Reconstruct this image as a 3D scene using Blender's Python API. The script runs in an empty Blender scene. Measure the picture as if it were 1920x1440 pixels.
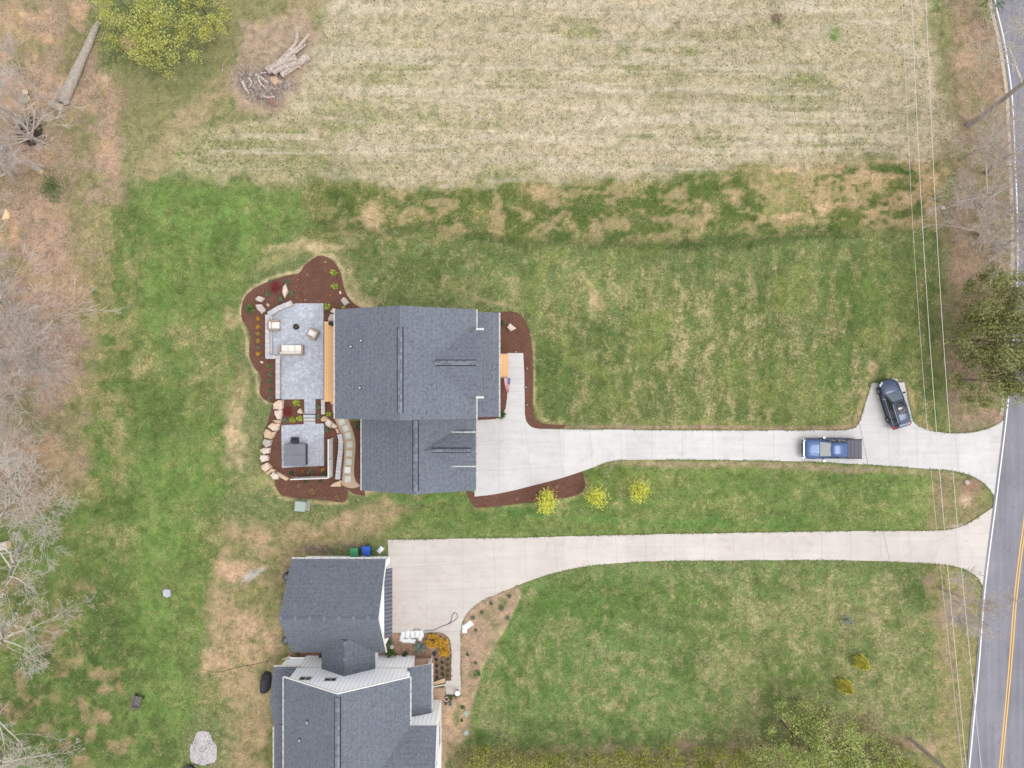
import bpy, bmesh, math, random
import numpy as np
from mathutils import Vector, Matrix

# ------------------------------------------------------------------ camera, sky, sun, exposure
SC = bpy.context.scene
COL = SC.collection
H = 70.0            # drone height in metres
S = 19.0            # photo pixels per metre on the ground
cam = bpy.data.cameras.new('camera')
cam.sensor_width = 36.0
cam.lens = 36.0 * H / (1920 / S)
cam.clip_start = 0.5
cam.clip_end = 3000
camo = bpy.data.objects.new('camera', cam)
COL.objects.link(camo)
camo.location = (0, 0, H)
camo.rotation_euler = (0, 0, 0)
SC.camera = camo

SUN_EL, SUN_AZ = 66.0, 108.0      # azimuth clockwise from north (+Y): a veiled sun in the south-east
world = bpy.data.worlds.new('World')
SC.world = world
world.use_nodes = True
wt = world.node_tree
wt.nodes.clear()
sky = wt.nodes.new('ShaderNodeTexSky')
sky.sky_type = 'NISHITA'
sky.sun_disc = False
sky.sun_elevation = math.radians(SUN_EL)
sky.sun_rotation = math.radians(SUN_AZ)
sky.dust_density = 1.0
sky.air_density = 1.0
hs = wt.nodes.new('ShaderNodeHueSaturation')
hs.inputs['Saturation'].default_value = 0.12      # bright cloud cover: an almost colourless sky
bg = wt.nodes.new('ShaderNodeBackground')
bg.inputs['Strength'].default_value = 0.15
wo = wt.nodes.new('ShaderNodeOutputWorld')
wt.links.new(sky.outputs[0], hs.inputs['Color'])
tc = wt.nodes.new('ShaderNodeTexCoord')
cn = wt.nodes.new('ShaderNodeTexNoise'); cn.inputs['Scale'].default_value = 3.2; cn.inputs['Detail'].default_value = 6
wt.links.new(tc.outputs['Generated'], cn.inputs['Vector'])
cr = wt.nodes.new('ShaderNodeValToRGB'); cr.color_ramp.elements[0].position = 0.38; cr.color_ramp.elements[0].color = (0.8, 0.81, 0.84, 1)
cr.color_ramp.elements[1].position = 0.62; cr.color_ramp.elements[1].color = (1.25, 1.23, 1.2, 1)
wt.links.new(cn.outputs[0], cr.inputs[0])
cm = wt.nodes.new('ShaderNodeMix'); cm.data_type = 'RGBA'; cm.blend_type = 'MULTIPLY'; cm.inputs[0].default_value = 1.0
wt.links.new(hs.outputs[0], cm.inputs[6]); wt.links.new(cr.outputs[0], cm.inputs[7])
wt.links.new(cm.outputs[2], bg.inputs['Color'])
wt.links.new(bg.outputs[0], wo.inputs['Surface'])
sl = bpy.data.lights.new('sun', 'SUN')
sl.energy = 0.5
sl.angle = math.radians(24)
sl.color = (1.0, 0.965, 0.91)
so = bpy.data.objects.new('sun', sl)
COL.objects.link(so)
_az, _el = math.radians(SUN_AZ), math.radians(SUN_EL)
_d = Vector((math.sin(_az) * math.cos(_el), math.cos(_az) * math.cos(_el), math.sin(_el)))
so.rotation_euler = _d.to_track_quat('Z', 'Y').to_euler()
SC.view_settings.view_transform = 'Standard'
SC.view_settings.look = 'None'
SC.view_settings.exposure = 1.36
SC.view_settings.gamma = 1.0

random.seed(7)
RNG = np.random.default_rng(7)
PI = math.pi

# ------------------------------------------------------------------ helpers
def P(px, py, z=0.0):
    """a point whose plan place was measured on the photograph at height z (metres)"""
    k = (H - z) / H / S
    return Vector(((px - 960) * k, (720 - py) * k, z))

def lin(c):
    c = c / 255.0
    return c / 12.92 if c <= 0.04045 else ((c + 0.055) / 1.055) ** 2.4
K = 1.4
def A(r, g, b, k=K):
    return (lin(r) / k, lin(g) / k, lin(b) / k, 1.0)

ORD = ['first','second','third','fourth','fifth','sixth','seventh','eighth','ninth','tenth','eleventh','twelfth','thirteenth','fourteenth','fifteenth','sixteenth']

def tag(o, label=None, cat=None, group=None, kind=None):
    if label: o['label'] = label
    if cat: o['category'] = cat
    if group: o['group'] = group
    if kind: o['kind'] = kind
    return o

def empty(name, loc, rz=0.0, label=None, cat=None, group=None):
    o = bpy.data.objects.new(name, None)
    o.empty_display_size = 0.3
    COL.objects.link(o)
    o.location = loc
    o.rotation_euler = (0, 0, rz)
    return tag(o, label, cat, group)

class MB:
    """collects polygons, then links them as one mesh object"""
    def __init__(s):
        s.v, s.f, s.m, s.uv = [], [], [], []
    def add(s, vs, fs, mi=0, uvs=None):
        b = len(s.v)
        s.v += [tuple(v) for v in vs]
        for k, f in enumerate(fs):
            s.f.append([b + i for i in f])
            s.m.append(mi)
            s.uv.append(uvs[k] if uvs else None)
        return s
    def box(s, x0, x1, y0, y1, z0, z1, mi=0, M=None):
        vs = [Vector(p) for p in ((x0,y0,z0),(x1,y0,z0),(x1,y1,z0),(x0,y1,z0),(x0,y0,z1),(x1,y0,z1),(x1,y1,z1),(x0,y1,z1))]
        if M: vs = [M @ v for v in vs]
        return s.add(vs, [(3,2,1,0),(4,5,6,7),(0,1,5,4),(1,2,6,5),(2,3,7,6),(3,0,4,7)], mi)
    def cbox(s, x0, x1, y0, y1, z0, z1, c=0.02, mi=0, M=None):
        """box with chamfered top edges"""
        vs = [Vector(p) for p in ((x0,y0,z0),(x1,y0,z0),(x1,y1,z0),(x0,y1,z0),
              (x0,y0,z1-c),(x1,y0,z1-c),(x1,y1,z1-c),(x0,y1,z1-c),
              (x0+c,y0+c,z1),(x1-c,y0+c,z1),(x1-c,y1-c,z1),(x0+c,y1-c,z1))]
        if M: vs = [M @ v for v in vs]
        return s.add(vs, [(3,2,1,0),(0,1,5,4),(1,2,6,5),(2,3,7,6),(3,0,4,7),(4,5,9,8),(5,6,10,9),(6,7,11,10),(7,4,8,11),(8,9,10,11)], mi)
    def prism(s, pts, z0, z1, mi=0, msi=None, inset=0.0):
        """pts: list of (x, y) ; vertical sides"""
        a = sum(pts[i][0]*pts[(i+1)%len(pts)][1]-pts[(i+1)%len(pts)][0]*pts[i][1] for i in range(len(pts)))
        if a < 0: pts = pts[::-1]
        n = len(pts)
        vs = [(p[0], p[1], z0) for p in pts] + [(p[0], p[1], z1) for p in pts]
        s.add(vs, [list(range(n, 2*n))], mi)
        s.add(vs, [(i, (i+1)%n, n+(i+1)%n, n+i) for i in range(n)] , mi if msi is None else msi)
        return s
    def tube(s, pts, r, n=8, mi=0, cap=True):
        pts = [Vector(p) for p in pts]
        if not isinstance(r, (list, tuple)): r = [r]*len(pts)
        vs, fs = [], []
        for i, p in enumerate(pts):
            d = (pts[min(i+1, len(pts)-1)] - pts[max(i-1, 0)]).normalized()
            u = d.cross(Vector((0.12, 0.3, 0.95)))
            if u.length < 1e-3: u = d.cross(Vector((1, 0, 0)))
            u.normalize(); w = d.cross(u)
            for k in range(n):
                a = 2*PI*k/n
                vs.append(p + (u*math.cos(a) + w*math.sin(a))*r[i])
        for i in range(len(pts)-1):
            for k in range(n):
                fs.append((i*n+k, (i+1)*n+k, (i+1)*n+(k+1)%n, i*n+(k+1)%n))
        if cap:
            fs.append(tuple(range(n)))
            fs.append(tuple(reversed(range((len(pts)-1)*n, len(pts)*n))))
        return s.add(vs, fs, mi)
    def lathe(s, cx, cy, prof, n=20, mi=0, z=0.0, axis=None):
        vs, fs = [], []
        for r, h in prof:
            for k in range(n):
                a = 2*PI*k/n
                vs.append((cx + r*math.cos(a), cy + r*math.sin(a), z + h))
        for i in range(len(prof)-1):
            for k in range(n):
                fs.append((i*n+k, i*n+(k+1)%n, (i+1)*n+(k+1)%n, (i+1)*n+k))
        fs.append(tuple(reversed(range(n))))
        fs.append(tuple(range((len(prof)-1)*n, len(prof)*n)))
        return s.add(vs, fs, mi)
    def build(s, name, mats, parent=None, smooth=False, loc=None):
        me = bpy.data.meshes.new(name)
        vs = s.v
        if loc is not None:
            vs = [(v[0]-loc[0], v[1]-loc[1], v[2]-loc[2]) for v in vs]
        me.from_pydata(vs, [], s.f)
        if not isinstance(mats, (list, tuple)): mats = [mats]
        for m in mats: me.materials.append(m)
        me.polygons.foreach_set('material_index', s.m)
        if any(u is not None for u in s.uv):
            L = me.uv_layers.new(name='UVMap')
            i = 0
            for f, u in zip(s.f, s.uv):
                for k in range(len(f)):
                    L.data[i].uv = u[k] if u else (0, 0)
                    i += 1
        if smooth: me.polygons.foreach_set('use_smooth', [True]*len(s.f))
        me.update()
        o = bpy.data.objects.new(name, me)
        COL.objects.link(o)
        if loc is not None: o.location = loc
        if parent is not None:
            o.parent = parent
        return o

def inv_parent(o, root):
    """geometry was written in world space: keep it there under its thing"""
    o.parent = root
    o.matrix_parent_inverse = (Matrix.Translation(root.location) @ Matrix.Rotation(root.rotation_euler.z, 4, 'Z')).inverted()
    return o

def np_mesh(name, verts, faces, mats, parent=None, smooth=False, world=False, mi=None):
    """verts (n,3), faces (m,k) arrays"""
    me = bpy.data.meshes.new(name)
    n, m, k = len(verts), len(faces), faces.shape[1]
    me.vertices.add(n); me.vertices.foreach_set('co', np.ascontiguousarray(verts, dtype=np.float32).ravel())
    me.loops.add(m*k); me.loops.foreach_set('vertex_index', np.ascontiguousarray(faces, dtype=np.int32).ravel())
    me.polygons.add(m)
    me.polygons.foreach_set('loop_start', np.arange(0, m*k, k, dtype=np.int32))
    if smooth: me.polygons.foreach_set('use_smooth', np.ones(m, dtype=bool))
    if not isinstance(mats, (list, tuple)): mats = [mats]
    for x in mats: me.materials.append(x)
    if mi is not None: me.polygons.foreach_set('material_index', np.asarray(mi, dtype=np.int32))
    me.update(calc_edges=True)
    o = bpy.data.objects.new(name, me)
    COL.objects.link(o)
    if parent is not None:
        if world: inv_parent(o, parent)
        else: o.parent = parent
    return o

def crom(pts, n=6, closed=False):
    """Catmull-Rom through 2-D points"""
    out = []
    N = len(pts)
    rng = range(N) if closed else range(N-1)
    g = (lambda i: pts[i % N]) if closed else (lambda i: pts[max(0, min(N-1, i))])
    for i in rng:
        p0, p1, p2, p3 = g(i-1), g(i), g(i+1), g(i+2)
        for k in range(n):
            t = k/n
            out.append(tuple(0.5*((2*p1[c]) + (-p0[c]+p2[c])*t + (2*p0[c]-5*p1[c]+4*p2[c]-p3[c])*t*t + (-p0[c]+3*p1[c]-3*p2[c]+p3[c])*t**3) for c in range(len(p1))))
    if not closed: out.append(tuple(pts[-1]))
    return out

def W2(pts, z=0.0):
    return [tuple(P(a, b, z)[:2]) for a, b in pts]

# ------------------------------------------------------------------ materials
def newmat(name):
    m = bpy.data.materials.new(name)
    m.use_nodes = True
    nt = m.node_tree
    b = nt.nodes['Principled BSDF']
    b.inputs['Roughness'].default_value = 0.85
    b.inputs['Specular IOR Level'].default_value = 0.3
    return m, nt, b

def nd(nt, t, **kw):
    n = nt.nodes.new(t)
    for k, v in kw.items():
        if k.startswith('i_'):
            n.inputs[k[2:].replace('_', ' ')].default_value = v
        else:
            setattr(n, k, v)
    return n

def ramp(nt, src, stops, interp='LINEAR'):
    r = nt.nodes.new('ShaderNodeValToRGB')
    r.color_ramp.interpolation = interp
    e = r.color_ramp.elements
    while len(e) < len(stops): e.new(0.5)
    for i, (p, c) in enumerate(stops):
        e[i].position = p
        e[i].color = c if len(c) == 4 else (*c, 1)
    nt.links.new(src, r.inputs[0])
    return r

def mixc(nt, fac, a, b, mode='MIX'):
    n = nt.nodes.new('ShaderNodeMix'); n.data_type = 'RGBA'; n.blend_type = mode
    for s, v in ((n.inputs[0], fac), (n.inputs[6], a), (n.inputs[7], b)):
        if hasattr(v, 'is_output') or hasattr(v, 'links'): nt.links.new(v, s)
        else: s.default_value = v
    return n.outputs[2]

def mth(nt, op, a, b=None, c=None, clamp=False):
    n = nt.nodes.new('ShaderNodeMath'); n.operation = op; n.use_clamp = clamp
    for i, v in enumerate((a, b, c)):
        if v is None: continue
        if hasattr(v, 'links'): nt.links.new(v, n.inputs[i])
        else: n.inputs[i].default_value = v
    return n.outputs[0]

def noise(nt, scale, detail=3, rough=0.55, vec=None, dist=0.0):
    n = nt.nodes.new('ShaderNodeTexNoise')
    n.inputs['Scale'].default_value = scale
    n.inputs['Detail'].default_value = detail
    n.inputs['Roughness'].default_value = rough
    n.inputs['Distortion'].default_value = dist
    if vec is not None: nt.links.new(vec, n.inputs['Vector'])
    return n.outputs[0]

def wpos(nt, scale=None):
    g = nt.nodes.new('ShaderNodeNewGeometry').outputs['Position']
    if scale is None: return g
    m = nt.nodes.new('ShaderNodeMapping'); m.inputs['Scale'].default_value = scale
    nt.links.new(g, m.inputs['Vector'])
    return m.outputs[0]

def opos(nt, scale=None):
    g = nt.nodes.new('ShaderNodeTexCoord').outputs['Object']
    if scale is None: return g
    m = nt.nodes.new('ShaderNodeMapping'); m.inputs['Scale'].default_value = scale
    nt.links.new(g, m.inputs['Vector'])
    return m.outputs[0]

def bump(nt, b, h, strength=0.4, dist=0.05):
    n = nt.nodes.new('ShaderNodeBump')
    n.inputs['Strength'].default_value = strength
    n.inputs['Distance'].default_value = dist
    nt.links.new(h, n.inputs['Height'])
    nt.links.new(n.outputs[0], b.inputs['Normal'])

def mottled(name, c1, c2, scale=3.0, rough=0.85, bs=0.3, c3=None, spec=0.3, metal=0.0, detail=5, bd=0.03, world_space=True, bscale=None):
    m, nt, b = newmat(name)
    v = wpos(nt) if world_space else opos(nt)
    f = noise(nt, scale, detail, 0.6, v)
    st = [(0.3, c1), (0.7, c2)]
    if c3: st = [(0.25, c1), (0.5, c2), (0.75, c3)]
    r = ramp(nt, f, st)
    nt.links.new(r.outputs[0], b.inputs['Base Color'])
    b.inputs['Roughness'].default_value = rough
    b.inputs['Specular IOR Level'].default_value = spec
    b.inputs['Metallic'].default_value = metal
    if bs: bump(nt, b, noise(nt, bscale or scale*4, 4, 0.6, v), bs, bd)
    return m

def leafmat(name, cols, rough=0.7, trans=0.25):
    m, nt, b = newmat(name)
    g = nt.nodes.new('ShaderNodeNewGeometry')
    n = len(cols)
    r = ramp(nt, g.outputs['Random Per Island'], [(i/(n-1), c) for i, c in enumerate(cols)])
    big = noise(nt, 0.9, 2, 0.5, wpos(nt))
    v = nt.nodes.new('ShaderNodeHueSaturation')
    nt.links.new(r.outputs[0], v.inputs['Color'])
    nt.links.new(mth(nt, 'MULTIPLY_ADD', big, 0.8, 0.6), v.inputs['Value'])
    nt.links.new(v.outputs[0], b.inputs['Base Color'])
    b.inputs['Roughness'].default_value = rough
    t = nt.nodes.new('ShaderNodeBsdfTranslucent')
    nt.links.new(v.outputs[0], t.inputs['Color'])
    mx = nt.nodes.new('ShaderNodeMixShader'); mx.inputs[0].default_value = trans
    out = nt.nodes['Material Output']
    nt.links.new(b.outputs[0], mx.inputs[1]); nt.links.new(t.outputs[0], mx.inputs[2])
    nt.links.new(mx.outputs[0], out.inputs['Surface'])
    return m

def shingle(name, base, light, dark):
    m, nt, b = newmat(name)
    uv = nt.nodes.new('ShaderNodeTexCoord').outputs['UV']
    br = nt.nodes.new('ShaderNodeTexBrick')
    br.offset = 0.37; br.offset_frequency = 2; br.squash = 1.35; br.squash_frequency = 3
    br.inputs['Color1'].default_value = light
    br.inputs['Color2'].default_value = dark
    br.inputs['Mortar'].default_value = tuple(c*0.5 for c in dark[:3]) + (1,)
    br.inputs['Scale'].default_value = 1.0
    br.inputs['Mortar Size'].default_value = 0.012
    br.inputs['Mortar Smooth'].default_value = 0.4
    br.inputs['Bias'].default_value = -0.1
    br.inputs['Brick Width'].default_value = 0.30
    br.inputs['Row Height'].default_value = 0.145
    nt.links.new(uv, br.inputs['Vector'])
    # blotches laid slantwise as the tab colours drift from course to course
    mp = nt.nodes.new('ShaderNodeMapping'); mp.inputs['Scale'].default_value = (5.2, 4.4, 1); mp.inputs['Rotation'].default_value = (0, 0, 0.5)
    nt.links.new(uv, mp.inputs['Vector'])
    bl = noise(nt, 1.0, 3, 0.62, mp.outputs[0], 1.2)
    r = ramp(nt, bl, [(0.40, tuple(c*0.42 for c in base[:3])), (0.5, tuple(c*1.02 for c in base[:3])), (0.62, tuple(c*1.45 for c in base[:3]))])
    c = mixc(nt, 0.6, br.outputs['Color'], r.outputs[0])
    # granules
    c = mixc(nt, 0.4, c, ramp(nt, noise(nt, 22, 3, 0.7, uv), [(0.3, tuple(x*0.7 for x in base[:3])), (0.7, tuple(x*1.35 for x in base[:3]))]).outputs[0])
    # weather drift over metres
    big = ramp(nt, noise(nt, 0.35, 3, 0.55, wpos(nt)), [(0.3, (0.94, 0.94, 0.95)), (0.7, (1.04, 1.04, 1.03))]).outputs[0]
    c = mixc(nt, 1.0, c, big, 'MULTIPLY')
    # every sixth course reads as a faint pale line
    sp = nt.nodes.new('ShaderNodeSeparateXYZ'); nt.links.new(uv, sp.inputs[0])
    fr = mth(nt, 'FRACT', mth(nt, 'DIVIDE', sp.outputs[1], 0.435))
    ln = mth(nt, 'LESS_THAN', fr, 0.10)
    c = mixc(nt, mth(nt, 'MULTIPLY', ln, 0.10), c, tuple(min(1, x*1.9) for x in light[:3]) + (1,))
    nt.links.new(c, b.inputs['Base Color'])
    b.inputs['Roughness'].default_value = 0.93
    bump(nt, b, mth(nt, 'MULTIPLY', br.outputs['Fac'], -1.0), 0.5, 0.02)
    return m

M = {}
M['shingle'] = shingle('slate_grey_shingles', A(110,115,125), A(126,130,140), A(90,95,106))
M['shingle_b'] = shingle('grey_shingles', A(108,113,122), A(122,127,136), A(90,94,104))
M['white'] = mottled('white_trim_paint', A(240,238,234), A(225,222,218), 1.5, 0.5, 0.0)
M['white_siding'] = mottled('white_siding', A(255,255,255,1.12), A(246,247,252,1.12), 0.8, 0.55, 0.05)
M['grey_siding'] = mottled('pale_grey_siding', A(205,205,203), A(192,193,192), 0.8, 0.6, 0.1)
M['vent_dark'] = mottled('ridge_vent_edge', A(34,38,46), A(52,56,64), 6, 0.8, 0.0)
M['vent_cap'] = mottled('ridge_cap_shingle', A(112,117,127), A(134,139,148), 7, 0.9, 0.3, bd=0.02)
M['metal_roof'] = mottled('dark_standing_seam', A(96,96,108), A(110,110,122), 1.2, 0.45, 0.0, metal=0.3)
M['glass'] = mottled('window_glass', A(40,48,60), A(64,74,88), 1.0, 0.08, 0.0, spec=0.8)
M['dark'] = mottled('dark_metal', A(46,46,50), A(62,62,66), 5, 0.5, 0.1)
M['black_cloth'] = mottled('black_cover_cloth', A(44,44,50), A(66,66,74), 2.5, 0.8, 0.4)
M['galv'] = mottled('grey_metal', A(150,152,156), A(172,174,176), 4, 0.4, 0.0, metal=0.5)
M['trunk_grey'] = mottled('grey_bark', A(146,135,124), A(188,177,164), 5, 0.95, 0.6)
M['bark_pale'] = mottled('pale_bark', A(190,178,166), A(232,223,212), 3, 0.9, 0.3)
M['bark_lilac'] = mottled('lilac_grey_twigs', A(186,171,162), A(226,213,204), 3, 0.9, 0.3)
M['bark_brown'] = mottled('brown_bark', A(86,72,58), A(120,102,84), 5, 0.95, 0.5)
M['deadwood'] = mottled('weathered_wood', A(150,136,126), A(206,194,184), 6, 0.9, 0.6)
M['cutwood'] = mottled('fresh_cut_wood', A(228,196,146), A(240,214,170), 6, 0.8, 0.2)
M['stone_tan'] = mottled('tan_boulder', A(190,164,142), A(216,192,170), 2.6, 0.9, 0.6, c3=A(228,208,190), bd=0.06)
M['stone_grey'] = mottled('grey_boulder', A(176,164,156), A(208,196,188), 3.0, 0.9, 0.5, bd=0.05)
M['cap_grey'] = mottled('grey_cap_block', A(172,172,178), A(196,196,202), 2.2, 0.85, 0.25)
M['cap_warm'] = mottled('warm_grey_cap_block', A(186,178,176), A(208,200,198), 2.2, 0.85, 0.25)

def plank(name, c1, c2, dark, w, along='Y', rough=0.6, gap=0.06):
    """boards of width w (m) in world space; boards run along the given axis"""
    m, nt, b = newmat(name)
    sp = nt.nodes.new('ShaderNodeSeparateXYZ'); nt.links.new(wpos(nt), sp.inputs[0])
    u = sp.outputs[0] if along == 'Y' else sp.outputs[1]
    t = mth(nt, 'DIVIDE', u, w)
    fr = mth(nt, 'FRACT', t)
    wn = nt.nodes.new('ShaderNodeTexWhiteNoise'); wn.noise_dimensions = '1D'
    nt.links.new(mth(nt, 'FLOOR', t), wn.inputs['W'])
    grain = noise(nt, 3.0, 5, 0.6, wpos(nt, (8, 0.8, 1) if along == 'Y' else (0.8, 8, 1)))
    f = mth(nt, 'ADD', mth(nt, 'MULTIPLY', wn.outputs[0], 0.55), mth(nt, 'MULTIPLY', grain, 0.45))
    c = ramp(nt, f, [(0.2, c1), (0.8, c2)]).outputs[0]
    c = mixc(nt, mth(nt, 'LESS_THAN', fr, gap), c, dark)
    nt.links.new(c, b.inputs['Base Color'])
    b.inputs['Roughness'].default_value = rough
    return m
M['deck'] = plank('orange_deck_boards', A(236,178,118), A(248,200,146), A(176,122,74), 0.14, 'Y', gap=0.1)
M['deck_old'] = plank('weathered_brown_boards', A(150,118,96), A(186,156,130), A(96,72,56), 0.14, 'X')
M['bed_wood'] = plank('tan_boards', A(196,164,132), A(220,192,160), A(120,92,66), 0.14, 'X')

def concrete(name, c1, c2, stain, k=1.0):
    m, nt, b = newmat(name)
    v = wpos(nt)
    f = noise(nt, 0.35, 6, 0.62, v)
    c = ramp(nt, f, [(0.3, c1), (0.65, c2)]).outputs[0]
    st = ramp(nt, noise(nt, 0.9, 5, 0.7, v, 0.6), [(0.60, (0, 0, 0)), (0.78, (1, 1, 1))]).outputs[0]
    c = mixc(nt, mth(nt, 'MULTIPLY', st, 0.6), c, stain)
    sp = ramp(nt, noise(nt, 5, 2, 0.5, v), [(0.74, (0, 0, 0)), (0.80, (1, 1, 1))]).outputs[0]
    c = mixc(nt, mth(nt, 'MULTIPLY', sp, 0.3), c, tuple(x*0.62 for x in stain[:3]) + (1,))
    sx = nt.nodes.new('ShaderNodeSeparateXYZ'); nt.links.new(v, sx.inputs[0])
    wn = nt.nodes.new('ShaderNodeTexWhiteNoise'); wn.noise_dimensions = '1D'
    nt.links.new(mth(nt, 'FLOOR', mth(nt, 'DIVIDE', mth(nt, 'ADD', sx.outputs[0], 0.79), 3.0)), wn.inputs['W'])
    c = mixc(nt, 1.0, c, ramp(nt, wn.outputs[0], [(0.0, (0.945, 0.942, 0.94)), (1.0, (1.03, 1.03, 1.03))]).outputs[0], 'MULTIPLY')
    dirt = ramp(nt, noise(nt, 0.55, 6, 0.72, v, 1.2), [(0.5, (0, 0, 0)), (0.75, (1, 1, 1))]).outputs[0]
    c = mixc(nt, mth(nt, 'MULTIPLY', dirt, 0.45), c, tuple(x*0.82 for x in stain[:3]) + (1,))
    # broom finish and tyre wear along the lane
    br = noise(nt, 1.0, 4, 0.6, wpos(nt, (0.12, 2.6, 1)))
    c = mixc(nt, 1.0, c, ramp(nt, br, [(0.3, (0.94, 0.935, 0.93)), (0.7, (1.03, 1.03, 1.03))]).outputs[0], 'MULTIPLY')
    g = noise(nt, 26, 3, 0.7, v)
    c = mixc(nt, 0.35, c, mixc(nt, 1.0, c, ramp(nt, g, [(0.3, (0.85, 0.85, 0.85)), (0.7, (1.1, 1.1, 1.1))]).outputs[0], 'MULTIPLY'))
    nt.links.new(c, b.inputs['Base Color'])
    b.inputs['Roughness'].default_value = 0.8
    return m
M['conc'] = concrete('pale_concrete', A(203,200,198), A(213,210,208), A(184,180,176))
M['conc2'] = concrete('warm_concrete', A(202,193,186), A(212,203,197), A(186,172,162))
M['joint'] = mottled('joint_line', A(158,152,148), A(184,178,174), 3, 0.9, 0.0)
M['conc_edge'] = mottled('slab_edge', A(150,140,130), A(176,166,156), 4, 0.9, 0.2)

def mulchmat():
    m, nt, b = newmat('red_brown_mulch')
    v = wpos(nt)
    c = ramp(nt, noise(nt, 14, 5, 0.75, v), [(0.3, A(78,50,40)), (0.5, A(108,73,60)), (0.72, A(142,104,88))]).outputs[0]
    big = ramp(nt, noise(nt, 0.8, 3, 0.5, v), [(0.3, (0.9, 0.88, 0.87)), (0.7, (1.1, 1.1, 1.1))]).outputs[0]
    c = mixc(nt, 1.0, c, big, 'MULTIPLY')
    nt.links.new(c, b.inputs['Base Color'])
    b.inputs['Roughness'].default_value = 0.95
    bump(nt, b, noise(nt, 20, 4, 0.7, v), 0.8, 0.04)
    return m
M['mulch'] = mulchmat()

def paver(name, w, h, c1, c2, mort, blot):
    m, nt, b = newmat(name)
    v = wpos(nt)
    br = nt.nodes.new('ShaderNodeTexBrick')
    br.offset = 0.4; br.squash = 1.6; br.squash_frequency = 2
    br.inputs['Color1'].default_value = c1; br.inputs['Color2'].default_value = c2; br.inputs['Mortar'].default_value = mort
    br.inputs['Scale'].default_value = 1.0; br.inputs['Mortar Size'].default_value = 0.010
    br.inputs['Mortar Smooth'].default_value = 0.2
    br.inputs['Brick Width'].default_value = w; br.inputs['Row Height'].default_value = h
    nt.links.new(v, br.inputs['Vector'])
    c = mixc(nt, ramp(nt, noise(nt, 3.2, 4, 0.65, v), [(0.5, (0, 0, 0)), (0.66, (0.9, 0.9, 0.9))]).outputs[0], br.outputs[0], blot)
    c = mixc(nt, 1.0, c, ramp(nt, noise(nt, 0.6, 3, 0.5, v), [(0.3, (0.93, 0.93, 0.93)), (0.7, (1.05, 1.05, 1.05))]).outputs[0], 'MULTIPLY')
    nt.links.new(c, b.inputs['Base Color'])
    bump(nt, b, mth(nt, 'MULTIPLY', br.outputs['Fac'], -1.0), 0.4, 0.01)
    b.inputs['Roughness'].default_value = 0.8
    return m
M['paver'] = paver('grey_pavers', 0.24, 0.17, A(186,189,198), A(170,174,184), A(150,152,160), A(204,208,216))
M['flag_paver'] = mottled('pale_flagstone', A(186,186,176), A(206,206,198), 2.0, 0.85, 0.2)
M['gravel_tan'] = mottled('tan_pea_gravel', A(158,136,110), A(204,182,156), 16, 0.95, 0.7, detail=3, bd=0.03)

def asphalt():
    m, nt, b = newmat('worn_asphalt')
    v = wpos(nt)
    c = ramp(nt, noise(nt, 0.25, 5, 0.6, v), [(0.3, A(132,131,140)), (0.7, A(152,151,158))]).outputs[0]
    trk = noise(nt, 1.0, 4, 0.6, wpos(nt, (1.6, 0.06, 1)))
    c = mixc(nt, 1.0, c, ramp(nt, trk, [(0.35, (0.84, 0.84, 0.85)), (0.65, (1.12, 1.11, 1.1))]).outputs[0], 'MULTIPLY')
    c = mixc(nt, ramp(nt, noise(nt, 18, 3, 0.8, v), [(0.35, (0.5, 0.5, 0.5)), (0.65, (0, 0, 0))]).outputs[0], c, A(108,107,114))
    ck = mth(nt, 'ABSOLUTE', mth(nt, 'SUBTRACT', noise(nt, 0.45, 5, 0.6, v, 0.8), 0.5))
    c = mixc(nt, ramp(nt, ck, [(0.0, (0.7, 0.7, 0.7)), (0.006, (0, 0, 0))]).outputs[0], c, A(98,97,102))
    pt = ramp(nt, noise(nt, 0.7, 4, 0.7, v, 0.5), [(0.62, (0, 0, 0)), (0.68, (1, 1, 1))]).outputs[0]
    c = mixc(nt, mth(nt, 'MULTIPLY', pt, 0.4), c, A(120,119,126))
    nt.links.new(c, b.inputs['Base Color'])
    b.inputs['Roughness'].default_value = 0.9
    bump(nt, b, noise(nt, 30, 3, 0.7, v), 0.3, 0.01)
    return m
M['asphalt'] = asphalt()
def worn_paint(name, c, under, amt=0.62):
    m, nt, b = newmat(name)
    f = ramp(nt, noise(nt, 9, 4, 0.7, wpos(nt)), [(amt, (0, 0, 0)), (amt+0.1, (1, 1, 1))]).outputs[0]
    nt.links.new(mixc(nt, f, c, under), b.inputs['Base Color'])
    b.inputs['Roughness'].default_value = 0.7
    return m
M['line_white'] = worn_paint('white_road_paint', A(235,232,228), A(170,166,166))
M['line_yellow'] = worn_paint('yellow_road_paint', A(232,184,92), A(190,160,110))

# ------------------------------------------------------------------ ground sheet
def vnoise(x, y, seed=0):
    xi = np.floor(x).astype(np.int64); yi = np.floor(y).astype(np.int64)
    fx = x - xi; fy = y - yi
    fx = fx*fx*(3-2*fx); fy = fy*fy*(3-2*fy)
    def h(a, b):
        n = (a*374761393 + b*668265263 + seed*974634777) & 0xffffffff
        n = ((n ^ (n >> 13)) * 1274126177) & 0xffffffff
        return ((n ^ (n >> 16)) & 0xffff) / 65535.0
    return (h(xi, yi)*(1-fx)+h(xi+1, yi)*fx)*(1-fy) + (h(xi, yi+1)*(1-fx)+h(xi+1, yi+1)*fx)*fy
def fbm(x, y, scale, octv=4, seed=0):
    o = 0; a = 0.5; t = 0
    for i in range(octv):
        o = o + a*vnoise(x*scale, y*scale, seed+i*17); t += a
        a *= 0.55; scale *= 2.03
    return o/t

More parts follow.
